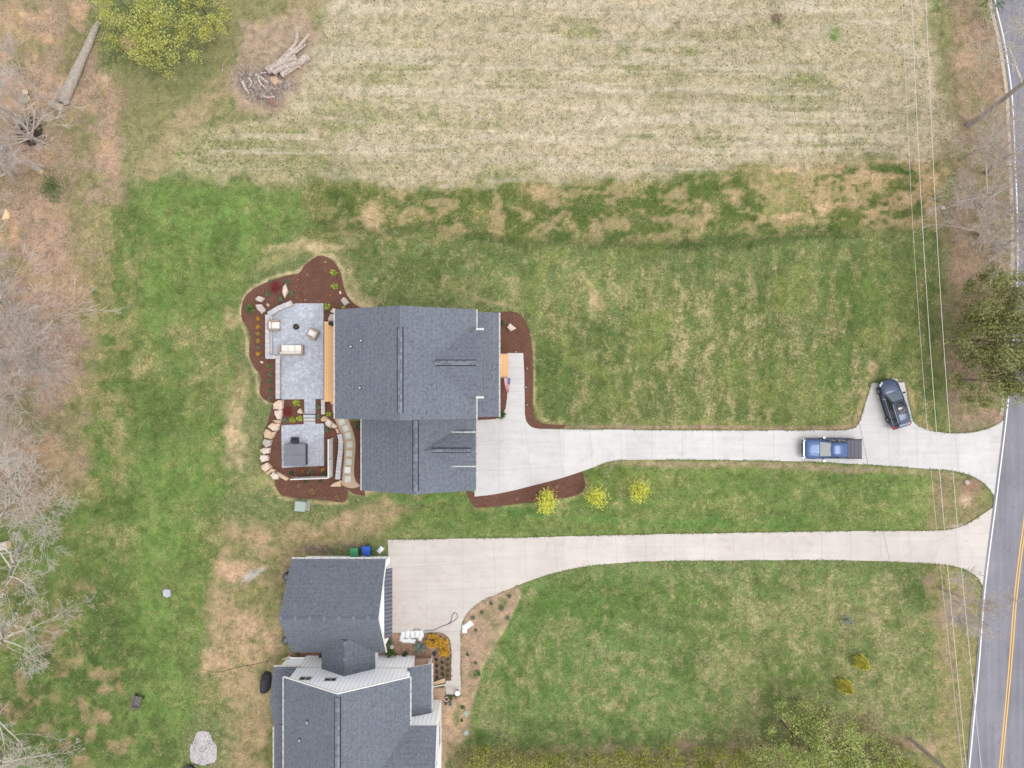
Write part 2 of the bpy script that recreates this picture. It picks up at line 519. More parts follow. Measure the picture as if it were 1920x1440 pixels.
gx = np.concatenate([[-900,-400,-180,-90,-66], np.arange(-56, 56.01, 0.2), [66,90,180,400,900]])
gy = np.concatenate([[-900,-400,-180,-90,-56], np.arange(-43, 43.01, 0.2), [56,90,180,400,900]])
GX, GY = np.meshgrid(gx, gy)
PXX = 960 + S*GX; PYY = 720 - S*GY
WX = (fbm(GX, GY, 0.45, 5, 11)-0.5); WY = (fbm(GX, GY, 0.45, 5, 37)-0.5)
shp = GX.shape
prim = np.zeros(shp+(3,)); sec = np.zeros(shp+(3,)); share = np.zeros(shp)
dots = np.zeros(shp); squig = np.zeros(shp)
def a3(c): return np.array(A(*c)[:3])
prim[:] = a3((118,134,78)); sec[:] = a3((172,160,112)); share[:] = 0.35; squig[:] = 0.25

def sdist(poly, X, Y):
    d = np.full(X.shape, 1e9); ins = np.zeros(X.shape, dtype=bool)
    n = len(poly)
    for i in range(n):
        x0, y0 = poly[i]; x1, y1 = poly[(i+1) % n]
        dx, dy = x1-x0, y1-y0
        t = np.clip(((X-x0)*dx+(Y-y0)*dy)/(dx*dx+dy*dy+1e-9), 0, 1)
        d = np.minimum(d, np.hypot(X-x0-t*dx, Y-y0-t*dy))
        c = ((y0 > Y) != (y1 > Y)) & (X < (x1-x0)*(Y-y0)/((y1-y0) if y1 != y0 else 1e-9)+x0)
        ins ^= c
    return np.where(ins, -d, d)
def ldist(pts, X, Y):
    d = np.full(X.shape, 1e9)
    for i in range(len(pts)-1):
        x0, y0 = pts[i]; x1, y1 = pts[i+1]
        dx, dy = x1-x0, y1-y0
        t = np.clip(((X-x0)*dx+(Y-y0)*dy)/(dx*dx+dy*dy+1e-9), 0, 1)
        d = np.minimum(d, np.hypot(X-x0-t*dx, Y-y0-t*dy))
    return d
BN = fbm(GX, GY, 0.9, 5, 203)*0.65 + fbm(GX, GY, 3.1, 3, 307)*0.35
BN = np.clip((BN-0.5)*1.9, -0.5, 0.5)
def blend(w, p=None, s=None, sh=None, dt=None, sq=None):
    global prim, sec, share, dots, squig
    mid = np.clip(4*w*(1-w)*1.6, 0, 1)      # edges break up into patches instead of fading evenly
    w = np.clip(w + BN*1.25*mid, 0, 1)
    w1 = w[..., None]
    if p is not None: prim = prim*(1-w1) + a3(p)*w1
    if s is not None: sec = sec*(1-w1) + a3(s)*w1
    if sh is not None: share = share*(1-w) + sh*w
    if dt is not None: dots = dots*(1-w) + dt*w
    if sq is not None: squig = squig*(1-w) + sq*w
def sstep(e0, e1, x):
    t = np.clip((x-e0)/(e1-e0), 0, 1)
    return t*t*(3-2*t)
def area(poly, p=None, s=None, sh=None, soft=20, warp=60, amt=1.0, dt=None, sq=None):
    d = sdist(poly, PXX + WX*warp, PYY + WY*warp)
    blend(sstep(soft, -soft, d)*amt, p, s, sh, dt, sq)
def spot(cx, cy, rx, ry, p=None, s=None, sh=None, amt=1.0, warp=40, rot=0, dt=None, sq=None, hard=0.25):
    X = PXX + WX*warp - cx; Y = PYY + WY*warp - cy
    c, n = math.cos(rot), math.sin(rot)
    r = np.hypot((X*c+Y*n)/rx, (-X*n+Y*c)/ry)
    blend(sstep(1.25, hard, r)*amt, p, s, sh, dt, sq)
def stroke(pts, w, p=None, s=None, sh=None, amt=1.0, warp=14, breakup=0.0, dt=None, sq=None):
    d = ldist(pts, PXX + WX*warp, PYY + WY*warp)
    k = sstep(w, w*0.3, d)*amt
    if breakup: k = k*sstep(breakup-0.12, breakup+0.12, fbm(GX, GY, 0.6, 3, 91))
    blend(k, p, s, sh, dt, sq)

# -- zones, laid back to front
G_B, G_M, G_D = (108,142,66), (112,130,70), (84,106,52)
STRAW, TAN, ORANGE, LITTER = (194,182,146), (192,166,128), (220,176,130), (178,152,128)
# east and south lawns
area([(900,430),(1760,420),(1775,810),(880,810)], (108,128,66), (166,158,104), 0.42, 30, 60, sq=0.5)
area([(880,860),(1760,860),(1780,1010),(700,1010)], (116,142,68), (160,160,98), 0.34, 20, 40, sq=0.3)
area([(860,1060),(1780,1050),(1760,1420),(840,1420)], (108,138,70), (160,156,106), 0.36, 25, 60, sq=0.4)
area([(1280,1100),(1700,1090),(1760,1200),(1800,1440),(1400,1400),(1330,1250)], (128,144,82), (172,162,112), 0.45, 50, 90)
spot(1060,1150,160,60, (92,128,52), None, 0.2, 0.8)
spot(1000,1260,110,80, (96,134,56), None, 0.22, 0.6)
spot(1480,1270,110,50, (112,136,64), None, 0.22, 0.7)
spot(1250,1120,120,40, (98,130,54), None, 0.25, 0.6)
spot(1350,1180,90,60, (120,142,72), (176,168,118), 0.5, 0.7)
# north-side strip, rough and streaky
area([(560,350),(700,340),(1020,345),(1320,320),(1500,305),(1760,290),(1770,430),(1200,450),(560,470)], (122,130,68), (186,164,112), 0.42, 10, 40, sq=0.55)
area([(540,455),(920,440),(1760,425),(1760,520),(1000,560),(660,580),(600,470)], (112,132,72), (164,156,102), 0.36, 22, 50, sq=0.45)
for c in [(800,385,70,28),(1110,365,60,24),(930,375,50,24),(1300,355,60,30),(1640,330,110,22),(640,380,40,46),(1570,350,60,20),(1230,372,60,22),(1390,400,40,28)]:
    spot(*c, (94,116,50), (150,146,86), 0.2, 0.85)
stroke([(880,440),(1000,452),(1200,456),(1340,455),(1500,440),(1600,438)], 18, (78,98,46), (130,126,74), 0.14, 0.9, 26)
stroke([(560,420),(660,428),(760,430),(900,425)], 16, (92,108,54), (140,132,80), 0.2, 0.8, 26)
spot(1000,385,48,34, (208,176,122), (170,160,100), 0.3, 0.9)
spot(1040,330,32,14, (214,184,136), None, 0.15, 0.8)
spot(696,408,24,28, (202,176,130), (150,146,90), 0.35, 0.9)
spot(785,398,14,9, (206,182,130), None, 0.2, 0.8)
spot(1150,425,90,16, (164,150,100), None, 0.4, 0.6)
spot(1240,440,34,14, (176,160,108), None, 0.4, 0.7)
spot(1450,365,60,50, (176,166,106), (140,146,82), 0.4, 0.75)
stroke([(1455,320),(1510,312),(1600,308),(1700,300),(1770,292)], 9, (226,190,146), (196,164,112), 0.25, 0.95, 14, 0.36)
stroke([(1300,330),(1308,360),(1320,400),(1322,430)], 13, (206,180,134), None, 0.3, 0.8, 24, 0.45)
stroke([(1378,360),(1382,400),(1380,415)], 8, (206,180,134), None, 0.3, 0.8, 20, 0.4)
stroke([(1140,365),(1150,400)], 7, (206,180,134), None, 0.3, 0.8, 20, 0.3)
for c in [(1610,390,50,14),(1660,338,60,9),(1725,398,34,20),(1755,310,22,22),(1745,352,18,34),(1480,402,40,8),(1555,385,16,14),(1690,412,44,8)]:
    spot(*c, (224,186,138), (130,136,72), 0.42, 0.9, 50, sq=0.8)
spot(1700,318,60,16, (76,110,44), (190,160,110), 0.2, 0.85)
# main lawn detail
spot(1000,740,80,80, (88,120,52), (150,150,92), 0.3, 0.8)
spot(1150,660,40,110, (92,120,58), None, 0.28, 0.7)
spot(1130,545,130,40, (128,144,78), (178,168,110), 0.42, 0.7)
spot(1120,562,26,13, (216,184,136), None, 0.1, 0.95, 30, 0.9)
spot(1110,592,12,12, (146,158,90), (168,150,120), 0.4, 0.9, 6)
stroke([(1095,520),(1112,545),(1128,570)], 6, (190,170,120), None, 0.2, 0.7, 10)
spot(1600,560,110,80, (98,128,56), (146,144,86), 0.22, 0.8)
spot(1560,700,80,90, (100,128,58), None, 0.28, 0.7)
spot(1500,620,50,130, (112,130,70), (170,160,110), 0.48, 0.6)
spot(1700,600,50,120, (122,136,70), None, 0.3, 0.7)
for x, a in [(1205,.5),(1225,.75),(1262,.55),(1275,.8),(1325,.6),(1372,.7),(1408,.8),(1436,.7),(1475,.5)]:
    stroke([(x-4,540),(x,640),(x+2,790)], 11, (150,150,94), (190,174,124), 0.62, a*0.6, 60, 0.5, sq=0.9)
for x, a in [(1245,.5),(1350,.6),(1390,.7),(1422,.75),(1456,.7)]:
    stroke([(x-4,540),(x,640),(x+2,780)], 11, (92,112,52), None, 0.15, a*0.6, 60, 0.45)
stroke([(1040,795),(1200,797),(1500,799)], 12, (138,150,74), None, 0.4, 0.6, 14)
stroke([(1000,800),(1200,801),(1500,803),(1600,800)], 6, (182,152,128), (150,134,100), 0.3, 0.95, 8)
stroke([(1605,800),(1620,740),(1636,700)], 9, (200,170,124), None, 0.3, 0.8, 18, 0.3)
spot(1632,692,12,16, (226,190,146), None, 0.1, 0.95, 30)
stroke([(1702,720),(1716,780),(1750,812)], 7, (190,168,116), None, 0.3, 0.8, 14)
spot(1740,808,22,7, (222,184,142), None, 0.1, 0.95, 10, 0.3)
stroke([(1105,872),(1240,870),(1500,874),(1740,886),(1790,892)], 9, (176,158,124), (140,140,84), 0.4, 0.85, 12)
stroke([(880,955),(1000,948),(1060,938),(1100,920),(1100,880)], 7, (188,172,126), None, 0.3, 0.8, 10)
stroke([(900,962),(1100,944),(1230,985),(1600,975)], 16, (94,134,56), None, 0.2, 0.55, 30)
spot(1170,900,70,22, (128,150,62), None, 0.3, 0.6)
spot(1120,885,60,14, (92,122,48), None, 0.2, 0.8)
# upper field of thin grass and straw
area([(645,-40),(600,20),(590,60),(560,130),(520,205),(440,235),(370,262),(380,318),(470,335),(600,330),(700,345),(760,352),(1020,345),(1200,332),(1320,318),(1480,312),(1560,300),(1700,296),(1775,288),(1800,240),(1760,100),(1720,-40)],
     (206,190,158), (178,168,126), 0.42, 12, 60, dt=1.0, sq=0.3)
for c in [(720,130,100,60),(850,230,120,30),(560,300,100,40),(1080,60,60,40),(1230,110,140,50),(1500,170,70,90),(1560,270,90,40),(1350,260,60,40),(650,215,70,40),(930,330,90,24)]:
    spot(*c, (176,172,124), (140,148,88), 0.55, 0.6, 70, 0)
for c in [(1040,75,26,9),(1225,40,24,16),(1500,14,40,16),(905,4,40,10),(1240,52,20,8)]:
    spot(*c, (214,202,180), None, 0.15, 0.9, 30)
spot(1565,64,18,22, (112,146,66), (150,160,90), 0.3, 0.95, 20)
spot(1455,165,26,22, (132,150,78), None, 0.3, 0.8, 24)
spot(1458,38,14,18, (146,142,108), (100,104,76), 0.5, 0.9, 20)
spot(1200,255,44,7, (116,138,74), None, 0.3, 0.8, 20, -0.1)
spot(1160,270,34,6, (128,142,88), None, 0.4, 0.8, 20, -0.5)
spot(650,322,24,9, (86,118,54), None, 0.15, 0.85, 20, -0.3)
for pts, w in [([(560,220),(620,221),(760,238),(900,247),(940,246)], 4), ([(670,280),(780,288),(900,294),(1060,300)], 5), ([(1100,305),(1180,312),(1290,318),(1380,314)], 4.5),
        ([(740,185),(820,190),(930,196)], 3.5), ([(1030,200),(1080,205),(1180,212),(1300,218),(1400,216)], 4), ([(1100,252),(1180,260),(1240,262)], 3.5), ([(1040,155),(1130,162),(1220,166)], 3.5),
        ([(760,42),(820,46)], 3), ([(480,262),(620,272),(660,280)], 3.5), ([(480,265),(560,268)], 4), ([(765,335),(800,347),(860,352)], 5), ([(1440,262),(1510,255),(1600,238)], 4), ([(1600,290),(1650,280)], 4), ([(640,-10),(655,35)], 4), ([(1280,130),(1400,125),(1440,122)], 3)]:
    stroke(pts, w, (212,198,172), (194,182,148), 0.3, 0.85, 12, 0.43, dt=0.2, sq=0)
# mown strip at the top left between field and trees
area([(395,-40),(645,-40),(590,60),(520,200),(440,235),(370,262),(360,310),(240,345),(225,300),(215,200),(190,130),(300,120),(410,40)], (158,152,104), (134,138,84), 0.45, 12, 30, dt=0.1, sq=0.1)
stroke([(590,-10),(520,60),(400,170),(330,260),(280,310)], 34, (180,162,122), (164,150,106), 0.4, 0.8, 30)
stroke([(560,60),(480,120),(440,180)], 9, (140,146,84), None, 0.4, 0.7, 18)
spot(330,130,90,60, (124,136,80), (140,144,90), 0.4, 0.7, 40)
spot(380,300,70,30, (180,168,118), (134,144,80), 0.45, 0.8, 40, sq=0.6)
area([(330,270),(560,220),(600,330),(560,350),(400,330),(330,320)], (182,172,128), (120,136,74), 0.44, 16, 60, sq=0.7, dt=0.6)
area([(455,50),(570,20),(600,80),(590,110),(530,210),(450,200),(430,160)], (190,166,140), (170,150,116), 0.3, 14, 20, dt=0, sq=0)
area([(530,65),(560,45),(590,60),(585,110),(560,135),(530,200),(455,190),(445,150),(490,120)], (188,160,138), (196,178,150), 0.5, 5, 14, dt=0, sq=0.2)
# west: wood floor and cleared dirt
area([(-200,-200),(175,-100),(165,60),(190,130),(225,200),(232,300),(240,370),(190,400),(205,480),(175,560),(185,700),(150,800),(175,870),(130,930),(60,980),(-200,1010)], (180,156,130), (158,142,106), 0.45, 34, 90, dt=0.1, sq=0.3)
for c in [(20,180,60,120),(200,250,24,75),(250,72,22,18),(90,70,24,14),(150,35,26,36),(10,440,30,40),(60,22,44,14),(215,310,18,30),(85,700,26,16)]:
    spot(*c, (224,182,140), (200,164,122), 0.3, 0.85, 40)
for c in [(25,70,44,26),(60,85,36,18),(30,5,30,16),(120,45,30,20),(140,65,20,16),(165,330,30,34),(110,335,36,20),(10,560,40,30)]:
    spot(*c, (140,142,88), (166,154,104), 0.4, 0.8, 36)
spot(150,200,40,24, (232,206,176), (214,184,150), 0.3, 0.85, 30)
spot(190,150,26,26, (216,190,152), None, 0.3, 0.7, 30)
stroke([(130,390),(100,440),(70,490),(55,530)], 30, (196,164,144), (176,142,124), 0.4, 0.85, 24)
spot(170,470,40,60, (158,146,98), (180,160,116), 0.4, 0.6, 40)
spot(55,245,25,32, (98,82,76), (140,118,104), 0.35, 0.9, 24)
area([(40,560),(120,560),(160,640),(150,780),(100,900),(20,960),(-100,960),(-100,560)], (184,158,136), (148,140,100), 0.35, 26, 60)
# west lawn
area([(200,400),(310,338),(560,350),(590,430),(480,500),(440,560),(450,680),(430,760),(425,870),(410,960),(400,1040),(380,1160),(350,1300),(340,1600),(-200,1600),(-200,1030),(20,985),(90,960),(170,880),(150,790),(185,690),(180,560),(215,470)], (112,140,66), (156,152,92), 0.30, 14, 44, dt=0, sq=0.25)
for c in [(330,400,110,50),(430,430,90,80),(300,560,40,120),(330,900,90,60),(300,1010,60,60),(270,1240,60,160),(320,1320,60,60)]:
    spot(*c, (114,152,66), (140,150,80), 0.2, 0.75, 50)
for c in [(245,400,30,50),(230,690,40,80),(310,780,24,60),(200,1140,60,160),(150,1290,50,70),(170,1400,60,50),(60,1310,60,40),(420,470,24,40),(220,950,50,40)]:
    spot(*c, (88,116,52), (140,136,82), 0.22, 0.8, 60)
for c in [(340,620,50,36),(270,690,60,40),(380,720,40,60),(400,660,40,50),(200,600,40,40),(210,1010,50,40),(390,1000,30,70),(410,1300,50,60),(60,1130,80,60)]:
    spot(*c, (130,142,78), (182,166,112), 0.48, 0.75, 50, sq=0.8)
spot(150,760,40,30, (128,140,66), None, 0.3, 0.7)
for c in [(110,1240,30,26),(150,1240,12,24),(100,1310,20,14),(30,1330,30,20),(45,900,30,40),(20,960,30,16)]:
    spot(*c, (190,158,122), (120,126,70), 0.45, 0.8, 40)
spot(5,930,60,20, LITTER, None, 0.4, 0.6)
# worn ground round the two houses
spot(438,800,30,85, (214,188,144), (150,150,92), 0.28, 0.9, 40)
spot(430,600,24,22, (206,184,134), (130,136,76), 0.35, 0.85, 30)
spot(455,720,18,46, (196,176,124), (118,130,70), 0.42, 0.75, 30)
spot(480,905,34,26, (170,168,108), (130,140,78), 0.4, 0.7, 30)
stroke([(500,470),(580,455),(640,470),(670,560),(700,570)], 12, (204,184,134), (120,128,70), 0.35, 0.85, 24, sq=0.8)
spot(592,470,30,14, (212,188,140), None, 0.25, 0.9, 24)
spot(520,490,50,14, (180,170,112), (104,124,60), 0.48, 0.8, 24, -0.4, sq=0.9)
spot(704,525,10,8, (212,186,152), None, 0.1, 0.9, 8)
spot(985,490,7,6, (220,196,160), None, 0.1, 0.9, 8)
spot(920,570,50,8, (206,182,140), (130,136,80), 0.3, 0.8, 24, 0.2)
spot(860,530,60,24, (142,142,86), None, 0.4, 0.5, 30)
spot(660,920,60,14, (222,190,150), (150,146,88), 0.25, 0.85, 24)
stroke([(700,936),(850,936),(1000,960),(1100,975),(1500,985)], 12, (100,144,62), None, 0.2, 0.7, 30)
area([(425,985),(480,970),(560,985),(640,980),(720,940),(760,960),(725,1010),(640,1030),(560,1050),(530,1090),(520,1200),(545,1240),(510,1300),(512,1500),(430,1500),(440,1360),(400,1240),(385,1160),(410,1060)], (184,160,118), (142,140,84), 0.42, 16, 50, sq=0.3, dt=0.3)
for c in [(440,1075,32,34),(470,1220,22,40),(500,1190,14,40),(460,1180,26,30),(390,1240,24,40),(520,1250,20,30),(640,975,50,12)]:
    spot(*c, (214,178,140), (180,154,118), 0.36, 0.75, 36)
spot(470,1080,38,9, (192,186,180), (214,206,196), 0.4, 0.9, 16, -0.65)
for c in [(505,1150,12,60),(470,1040,24,14),(480,1310,40,40),(500,1420,24,40),(555,1020,40,10),(620,1010,60,10)]:
    spot(*c, (136,142,80), None, 0.4, 0.7, 30)
spot(600,1031,42,12, (120,104,100), (176,156,136), 0.42, 0.9, 20, 0.05)
spot(660,1026,40,10, (150,128,112), None, 0.4, 0.8, 20)
spot(517,1235,24,12, (118,134,70), None, 0.3, 0.9, 14)
# bed south-east of the second house
area([(975,1098),(900,1118),(868,1165),(862,1190),(862,1310),(826,1300),(824,1450),(836,1440),(850,1402),(886,1382),(889,1305),(905,1245),(955,1165),(972,1130)], (190,160,132), (176,150,116), 0.35, 5, 16, sq=0.1, dt=0.4)
spot(862,1345,26,40, (220,182,140), None, 0.3, 0.85, 20)
stroke([(972,1120),(955,1165),(905,1245),(889,1305)], 5, (216,184,146), None, 0.2, 0.8, 8)
for c in [(920,1150,16,22),(945,1125,14,12),(930,1175,12,18),(885,1260,14,12),(900,1285,12,10),(850,1240,8,20),(862,1345,10,24)]:
    spot(*c, (132,138,90), (170,150,110), 0.45, 0.8, 26)
area([(700,1180),(850,1185),(858,1300),(800,1260),(700,1240)], (188,152,126), (160,130,104), 0.35, 8, 10)
area([(812,1228),(848,1228),(848,1278),(812,1280)], (146,110,92), (170,136,116), 0.4, 3, 4)
area([(540,1222),(620,1222),(620,1245),(540,1245)], (160,110,90), (190,150,124), 0.4, 4, 4)
# road verge on the east
area([(1770,-200),(1905,-200),(1905,60),(1915,300),(1912,500),(1905,700),(1890,790),(1800,812),(1770,790),(1762,640),(1770,520),(1765,430),(1790,330),(1800,240),(1760,100)], (170,148,118), (140,136,92), 0.42, 14, 40, sq=0.2, dt=0.3)
for c in [(1850,60,30,60),(1870,140,30,60),(1825,280,40,30),(1880,100,16,90),(1830,400,40,30),(1860,420,30,60)]:
    spot(*c, (176,142,122), (160,134,108), 0.4, 0.8, 40)
spot(1815,130,22,80, (212,176,138), (180,156,118), 0.3, 0.85, 40)
for c in [(1835,15,30,16),(1770,130,20,60),(1840,230,24,14),(1760,60,30,60),(1870,260,16,24)]:
    spot(*c, (140,146,92), None, 0.4, 0.75, 30)
for c in [(1800,520,40,36),(1815,690,36,40),(1850,780,50,14),(1775,660,14,40),(1830,540,30,20)]:
    spot(*c, (192,158,134), (150,138,98), 0.3, 0.85, 36)
stroke([(1765,520),(1775,620),(1765,740),(1770,800)], 18, (122,138,72), None, 0.35, 0.7, 20)
area([(1745,880),(1800,888),(1850,915),(1866,940),(1825,975),(1780,992),(1740,992)], (160,142,104), (122,134,74), 0.45, 8, 24, sq=0.3)
spot(1808,940,13,18, (224,192,158), None, 0.1, 0.9, 16, 0.5)
spot(1820,912,24,16, (170,134,112), None, 0.3, 0.8, 20)
spot(1850,930,14,18, (136,148,78), None, 0.3, 0.7, 10)
spot(1795,985,34,5, (196,184,172), (160,156,130), 0.4, 0.9, 12, -0.2)
area([(1735,1060),(1790,1064),(1825,1090),(1850,1130),(1830,1300),(1815,1500),(1700,1500),(1760,1300),(1745,1160)], (142,144,84), (178,156,116), 0.45, 14, 40, sq=0.2)
for c in [(1740,1090,20,20),(1765,1150,30,40),(1780,1200,16,50),(1800,1130,30,30)]:
    spot(*c, (178,154,124), (150,142,98), 0.4, 0.7, 30)
spot(1640,1155,18,26, (196,176,134), (120,136,76), 0.45, 0.9, 20, sq=0.9)
spot(1645,1160,20,40, (104,126,66), (206,186,142), 0.38, 0.5, 20, sq=1)
stroke([(1782,1210),(1790,1300),(1798,1400)], 4, (160,134,108), None, 0.4, 0.7, 8)
spot(1700,1392,50,14, (196,160,130), (160,140,100), 0.35, 0.85, 26, 0.3)
spot(1750,1398,24,20, (208,172,138), None, 0.3, 0.85, 20)
# under the southern row of trees
area([(850,1405),(1200,1400),(1440,1380),(1500,1330),(1620,1340),(1700,1400),(1760,1600),(850,1600)], (112,110,66), (150,134,98), 0.45, 18, 30)
spot(1250,1405,300,10, (150,138,100), None, 0.4, 0.6, 24)
for c in [(1400,1400,40,14),(1300,1395,30,8)]:
    spot(*c, (176,148,122), None, 0.3, 0.6, 20)
def patches(poly, p, s, sh, scale, thr, seed, amt=0.85, stretch=(1, 1), soft=24, wd=0.06, sq=None, dt=None):
    n = fbm(GX*stretch[0], GY*stretch[1], scale, 5, seed)
    m = sstep(soft, -soft, sdist(poly, PXX, PYY))
    w = m*sstep(thr-wd, thr+wd, n)*amt
    global prim, sec, share, dots, squig
    w1 = w[..., None]
    if p is not None: prim = prim*(1-w1)+a3(p)*w1
    if s is not None: sec = sec*(1-w1)+a3(s)*w1
    share = share*(1-w)+sh*w
    if sq is not None: squig = squig*(1-w)+sq*w
    if dt is not None: dots = dots*(1-w)+dt*w
EAST = [(990,470),(1750,460),(1770,800),(1000,800)]
patches(EAST, (84,108,48), (136,138,78), 0.15, 0.30, 0.54, 401, 0.42, (1.0, 0.35))
patches(EAST, (150,148,92), (198,182,134), 0.60, 0.95, 0.58, 402, 0.42, (1.3, 0.40), sq=1.0)
patches(EAST, (124,140,66), (158,158,92), 0.35, 0.22, 0.58, 403, 0.6)
BAND = [(600,350),(1030,348),(1330,322),(1770,296),(1775,425),(1200,450),(640,440)]
patches(BAND, (88,112,46), (150,140,84), 0.22, 0.35, 0.49, 411, 0.85)
patches(BAND, (206,176,132), (168,152,98), 0.42, 0.9, 0.57, 412, 0.55, (0.8, 1.3), sq=0.8)
patches([(1480,310),(1775,290),(1760,420),(1500,425)], (226,188,142), (150,140,82), 0.42, 0.9, 0.52, 413, 0.6, (0.8, 1.2), sq=0.9)
patches([(560,440),(1000,450),(1000,560),(640,575)], (92,114,54), (146,142,88), 0.25, 0.45, 0.52, 414, 0.6)
patches([(560,440),(1000,450),(1000,560),(640,575)], (162,158,106), (196,182,138), 0.5, 0.5, 0.58, 415, 0.55, sq=0.8)
WEST = [(200,380),(540,350),(450,700),(400,1100),(340,1440),(0,1440),(0,1050),(170,880),(170,600)]
patches(WEST, (138,148,80), (186,172,118), 0.52, 0.7, 0.58, 421, 0.35, sq=0.8)
patches(WEST, (90,116,50), (142,142,82), 0.2, 0.5, 0.57, 422, 0.45)
patches([(0,1080),(250,1100),(330,1440),(0,1440)], (80,106,46), (166,146,104), 0.3, 0.8, 0.52, 423, 0.7)
patches([(0,1080),(200,1100),(260,1440),(0,1440)], (178,152,112), (120,124,70), 0.4, 0.7, 0.60, 424, 0.8)
WOOD = [(0,0),(165,0),(225,200),(230,380),(190,500),(175,700),(160,900),(0,1000)]
patches(WOOD, (136,138,84), (176,158,116), 0.45, 0.35, 0.56, 431, 0.8)
patches(WOOD, (222,182,142), (196,162,124), 0.3, 0.28, 0.57, 432, 0.5)
patches(WOOD, (196,164,146), (160,132,110), 0.4, 0.6, 0.56, 433, 0.6)
patches([(150,380),(260,380),(250,600),(230,900),(140,960),(140,500)], (150,148,92), (186,168,120), 0.5, 0.7, 0.50, 434, 0.8)
SLAWN = [(960,1080),(1750,1065),(1740,1400),(860,1400)]
patches(SLAWN, (90,116,52), (146,142,86), 0.2, 0.35, 0.55, 441, 0.5)
patches(SLAWN, (154,152,100), (196,180,136), 0.55, 0.9, 0.58, 442, 0.4, (1.2, 0.7), sq=1.0)
MLAWN = [(720,935),(1100,880),(1740,890),(1780,985),(720,1005)]
patches(MLAWN, (146,152,86), (186,176,116), 0.5, 0.7, 0.55, 451, 0.4, (0.6, 1.3), sq=0.6)
patches(MLAWN, (88,120,50), (140,142,80), 0.2, 0.6, 0.56, 452, 0.45)
VERGE = [(1765,0),(1880,0),(1905,300),(1900,500),(1880,780),(1780,800),(1765,500)]
patches(VERGE, (138,138,88), (178,158,120), 0.45, 0.4, 0.53, 461, 0.8)
patches(VERGE, (194,164,138), (176,148,122), 0.38, 0.4, 0.57, 462, 0.5)
SIDE = [(400,990),(720,950),(540,1050),(510,1440),(400,1440)]
patches(SIDE, (122,132,72), (176,162,114), 0.4, 0.6, 0.55, 471, 0.8)
patches(SIDE, (208,174,136), (186,158,120), 0.38, 0.6, 0.57, 472, 0.5)
FIELD = [(620,0),(1690,0),(1760,200),(1690,285),(1040,340),(700,335),(400,315),(400,265),(520,200)]
patches(FIELD, (206,192,164), (178,168,130), 0.4, 0.6, 0.58, 481, 0.6, (0.5, 1.6))
patches(FIELD, (176,170,122), (150,152,98), 0.5, 0.4, 0.60, 482, 0.4, (0.4, 1.6))
patches(FIELD, (216,203,176), (196,182,150), 0.3, 0.5, 0.60, 483, 0.7, (0.14, 3.2), wd=0.03)
stroke([(592,484),(560,508),(515,519),(480,536),(462,550),(452,575),(450,600),(462,630),(464,665),(480,700),(484,735),(500,755)], 5, (206,188,140), None, 0.2, 0.9, 5)
stroke([(600,478),(625,482),(640,505),(648,545),(665,568),(690,576)], 6, (210,190,142), None, 0.25, 0.9, 8)
stroke([(500,900),(514,915),(524,932),(560,940),(610,944),(650,942)], 5, (196,178,128), None, 0.3, 0.8, 6)
stroke([(1001,640),(1003,760),(1012,785),(1040,794)], 4, (190,176,124), None, 0.3, 0.8, 6)
# broad drift of tone
drift = 0.90 + 0.22*fbm(GX, GY, 0.18, 4, 71)
def inside(poly, soft): return sstep(soft, -soft, sdist(poly, PXX, PYY))
# rows left by seeding and mowing (tone follows the laid grass)
wob = (fbm(GX, GY, 0.12, 3, 88)-0.5)*1.6
drift = drift*(1 - inside(FIELD, 14)*0.05)
drift = drift*(1 + inside(FIELD, 14)*(0.20*(fbm(GX*0.10, GY*1.9, 1.0, 4, 72)-0.5) + 0.12*(fbm(GX*0.25, GY*4.0, 1.0, 3, 73)-0.5)))
drift = drift*(1 + inside(EAST, 20)*(0.055*np.sin((GX+wob)*2*PI/2.3)))
drift = drift*(1 + inside(MLAWN, 14)*(0.05*np.sin((GY+GX*0.02+wob)*2*PI/1.7)))
drift = drift*(1 + inside(SLAWN, 20)*(0.045*np.sin((GX*0.25+GY*0.97+wob)*2*PI/2.1)))
drift = drift*(1 + inside([(200,380),(540,350),(450,700),(400,1100),(340,1440),(120,1440),(170,880),(170,600)], 24)*(0.045*np.sin((GX+GY*0.12+wob)*2*PI/2.2)))
prim *= drift[..., None]; sec *= drift[..., None]

ny, nx = shp
verts = np.stack([GX.ravel(), GY.ravel(), np.zeros(nx*ny)], 1)
ii, jj = np.meshgrid(np.arange(nx-1), np.arange(ny-1))
b0 = (jj*nx + ii).ravel()
faces = np.stack([b0, b0+1, b0+nx+1, b0+nx], 1)

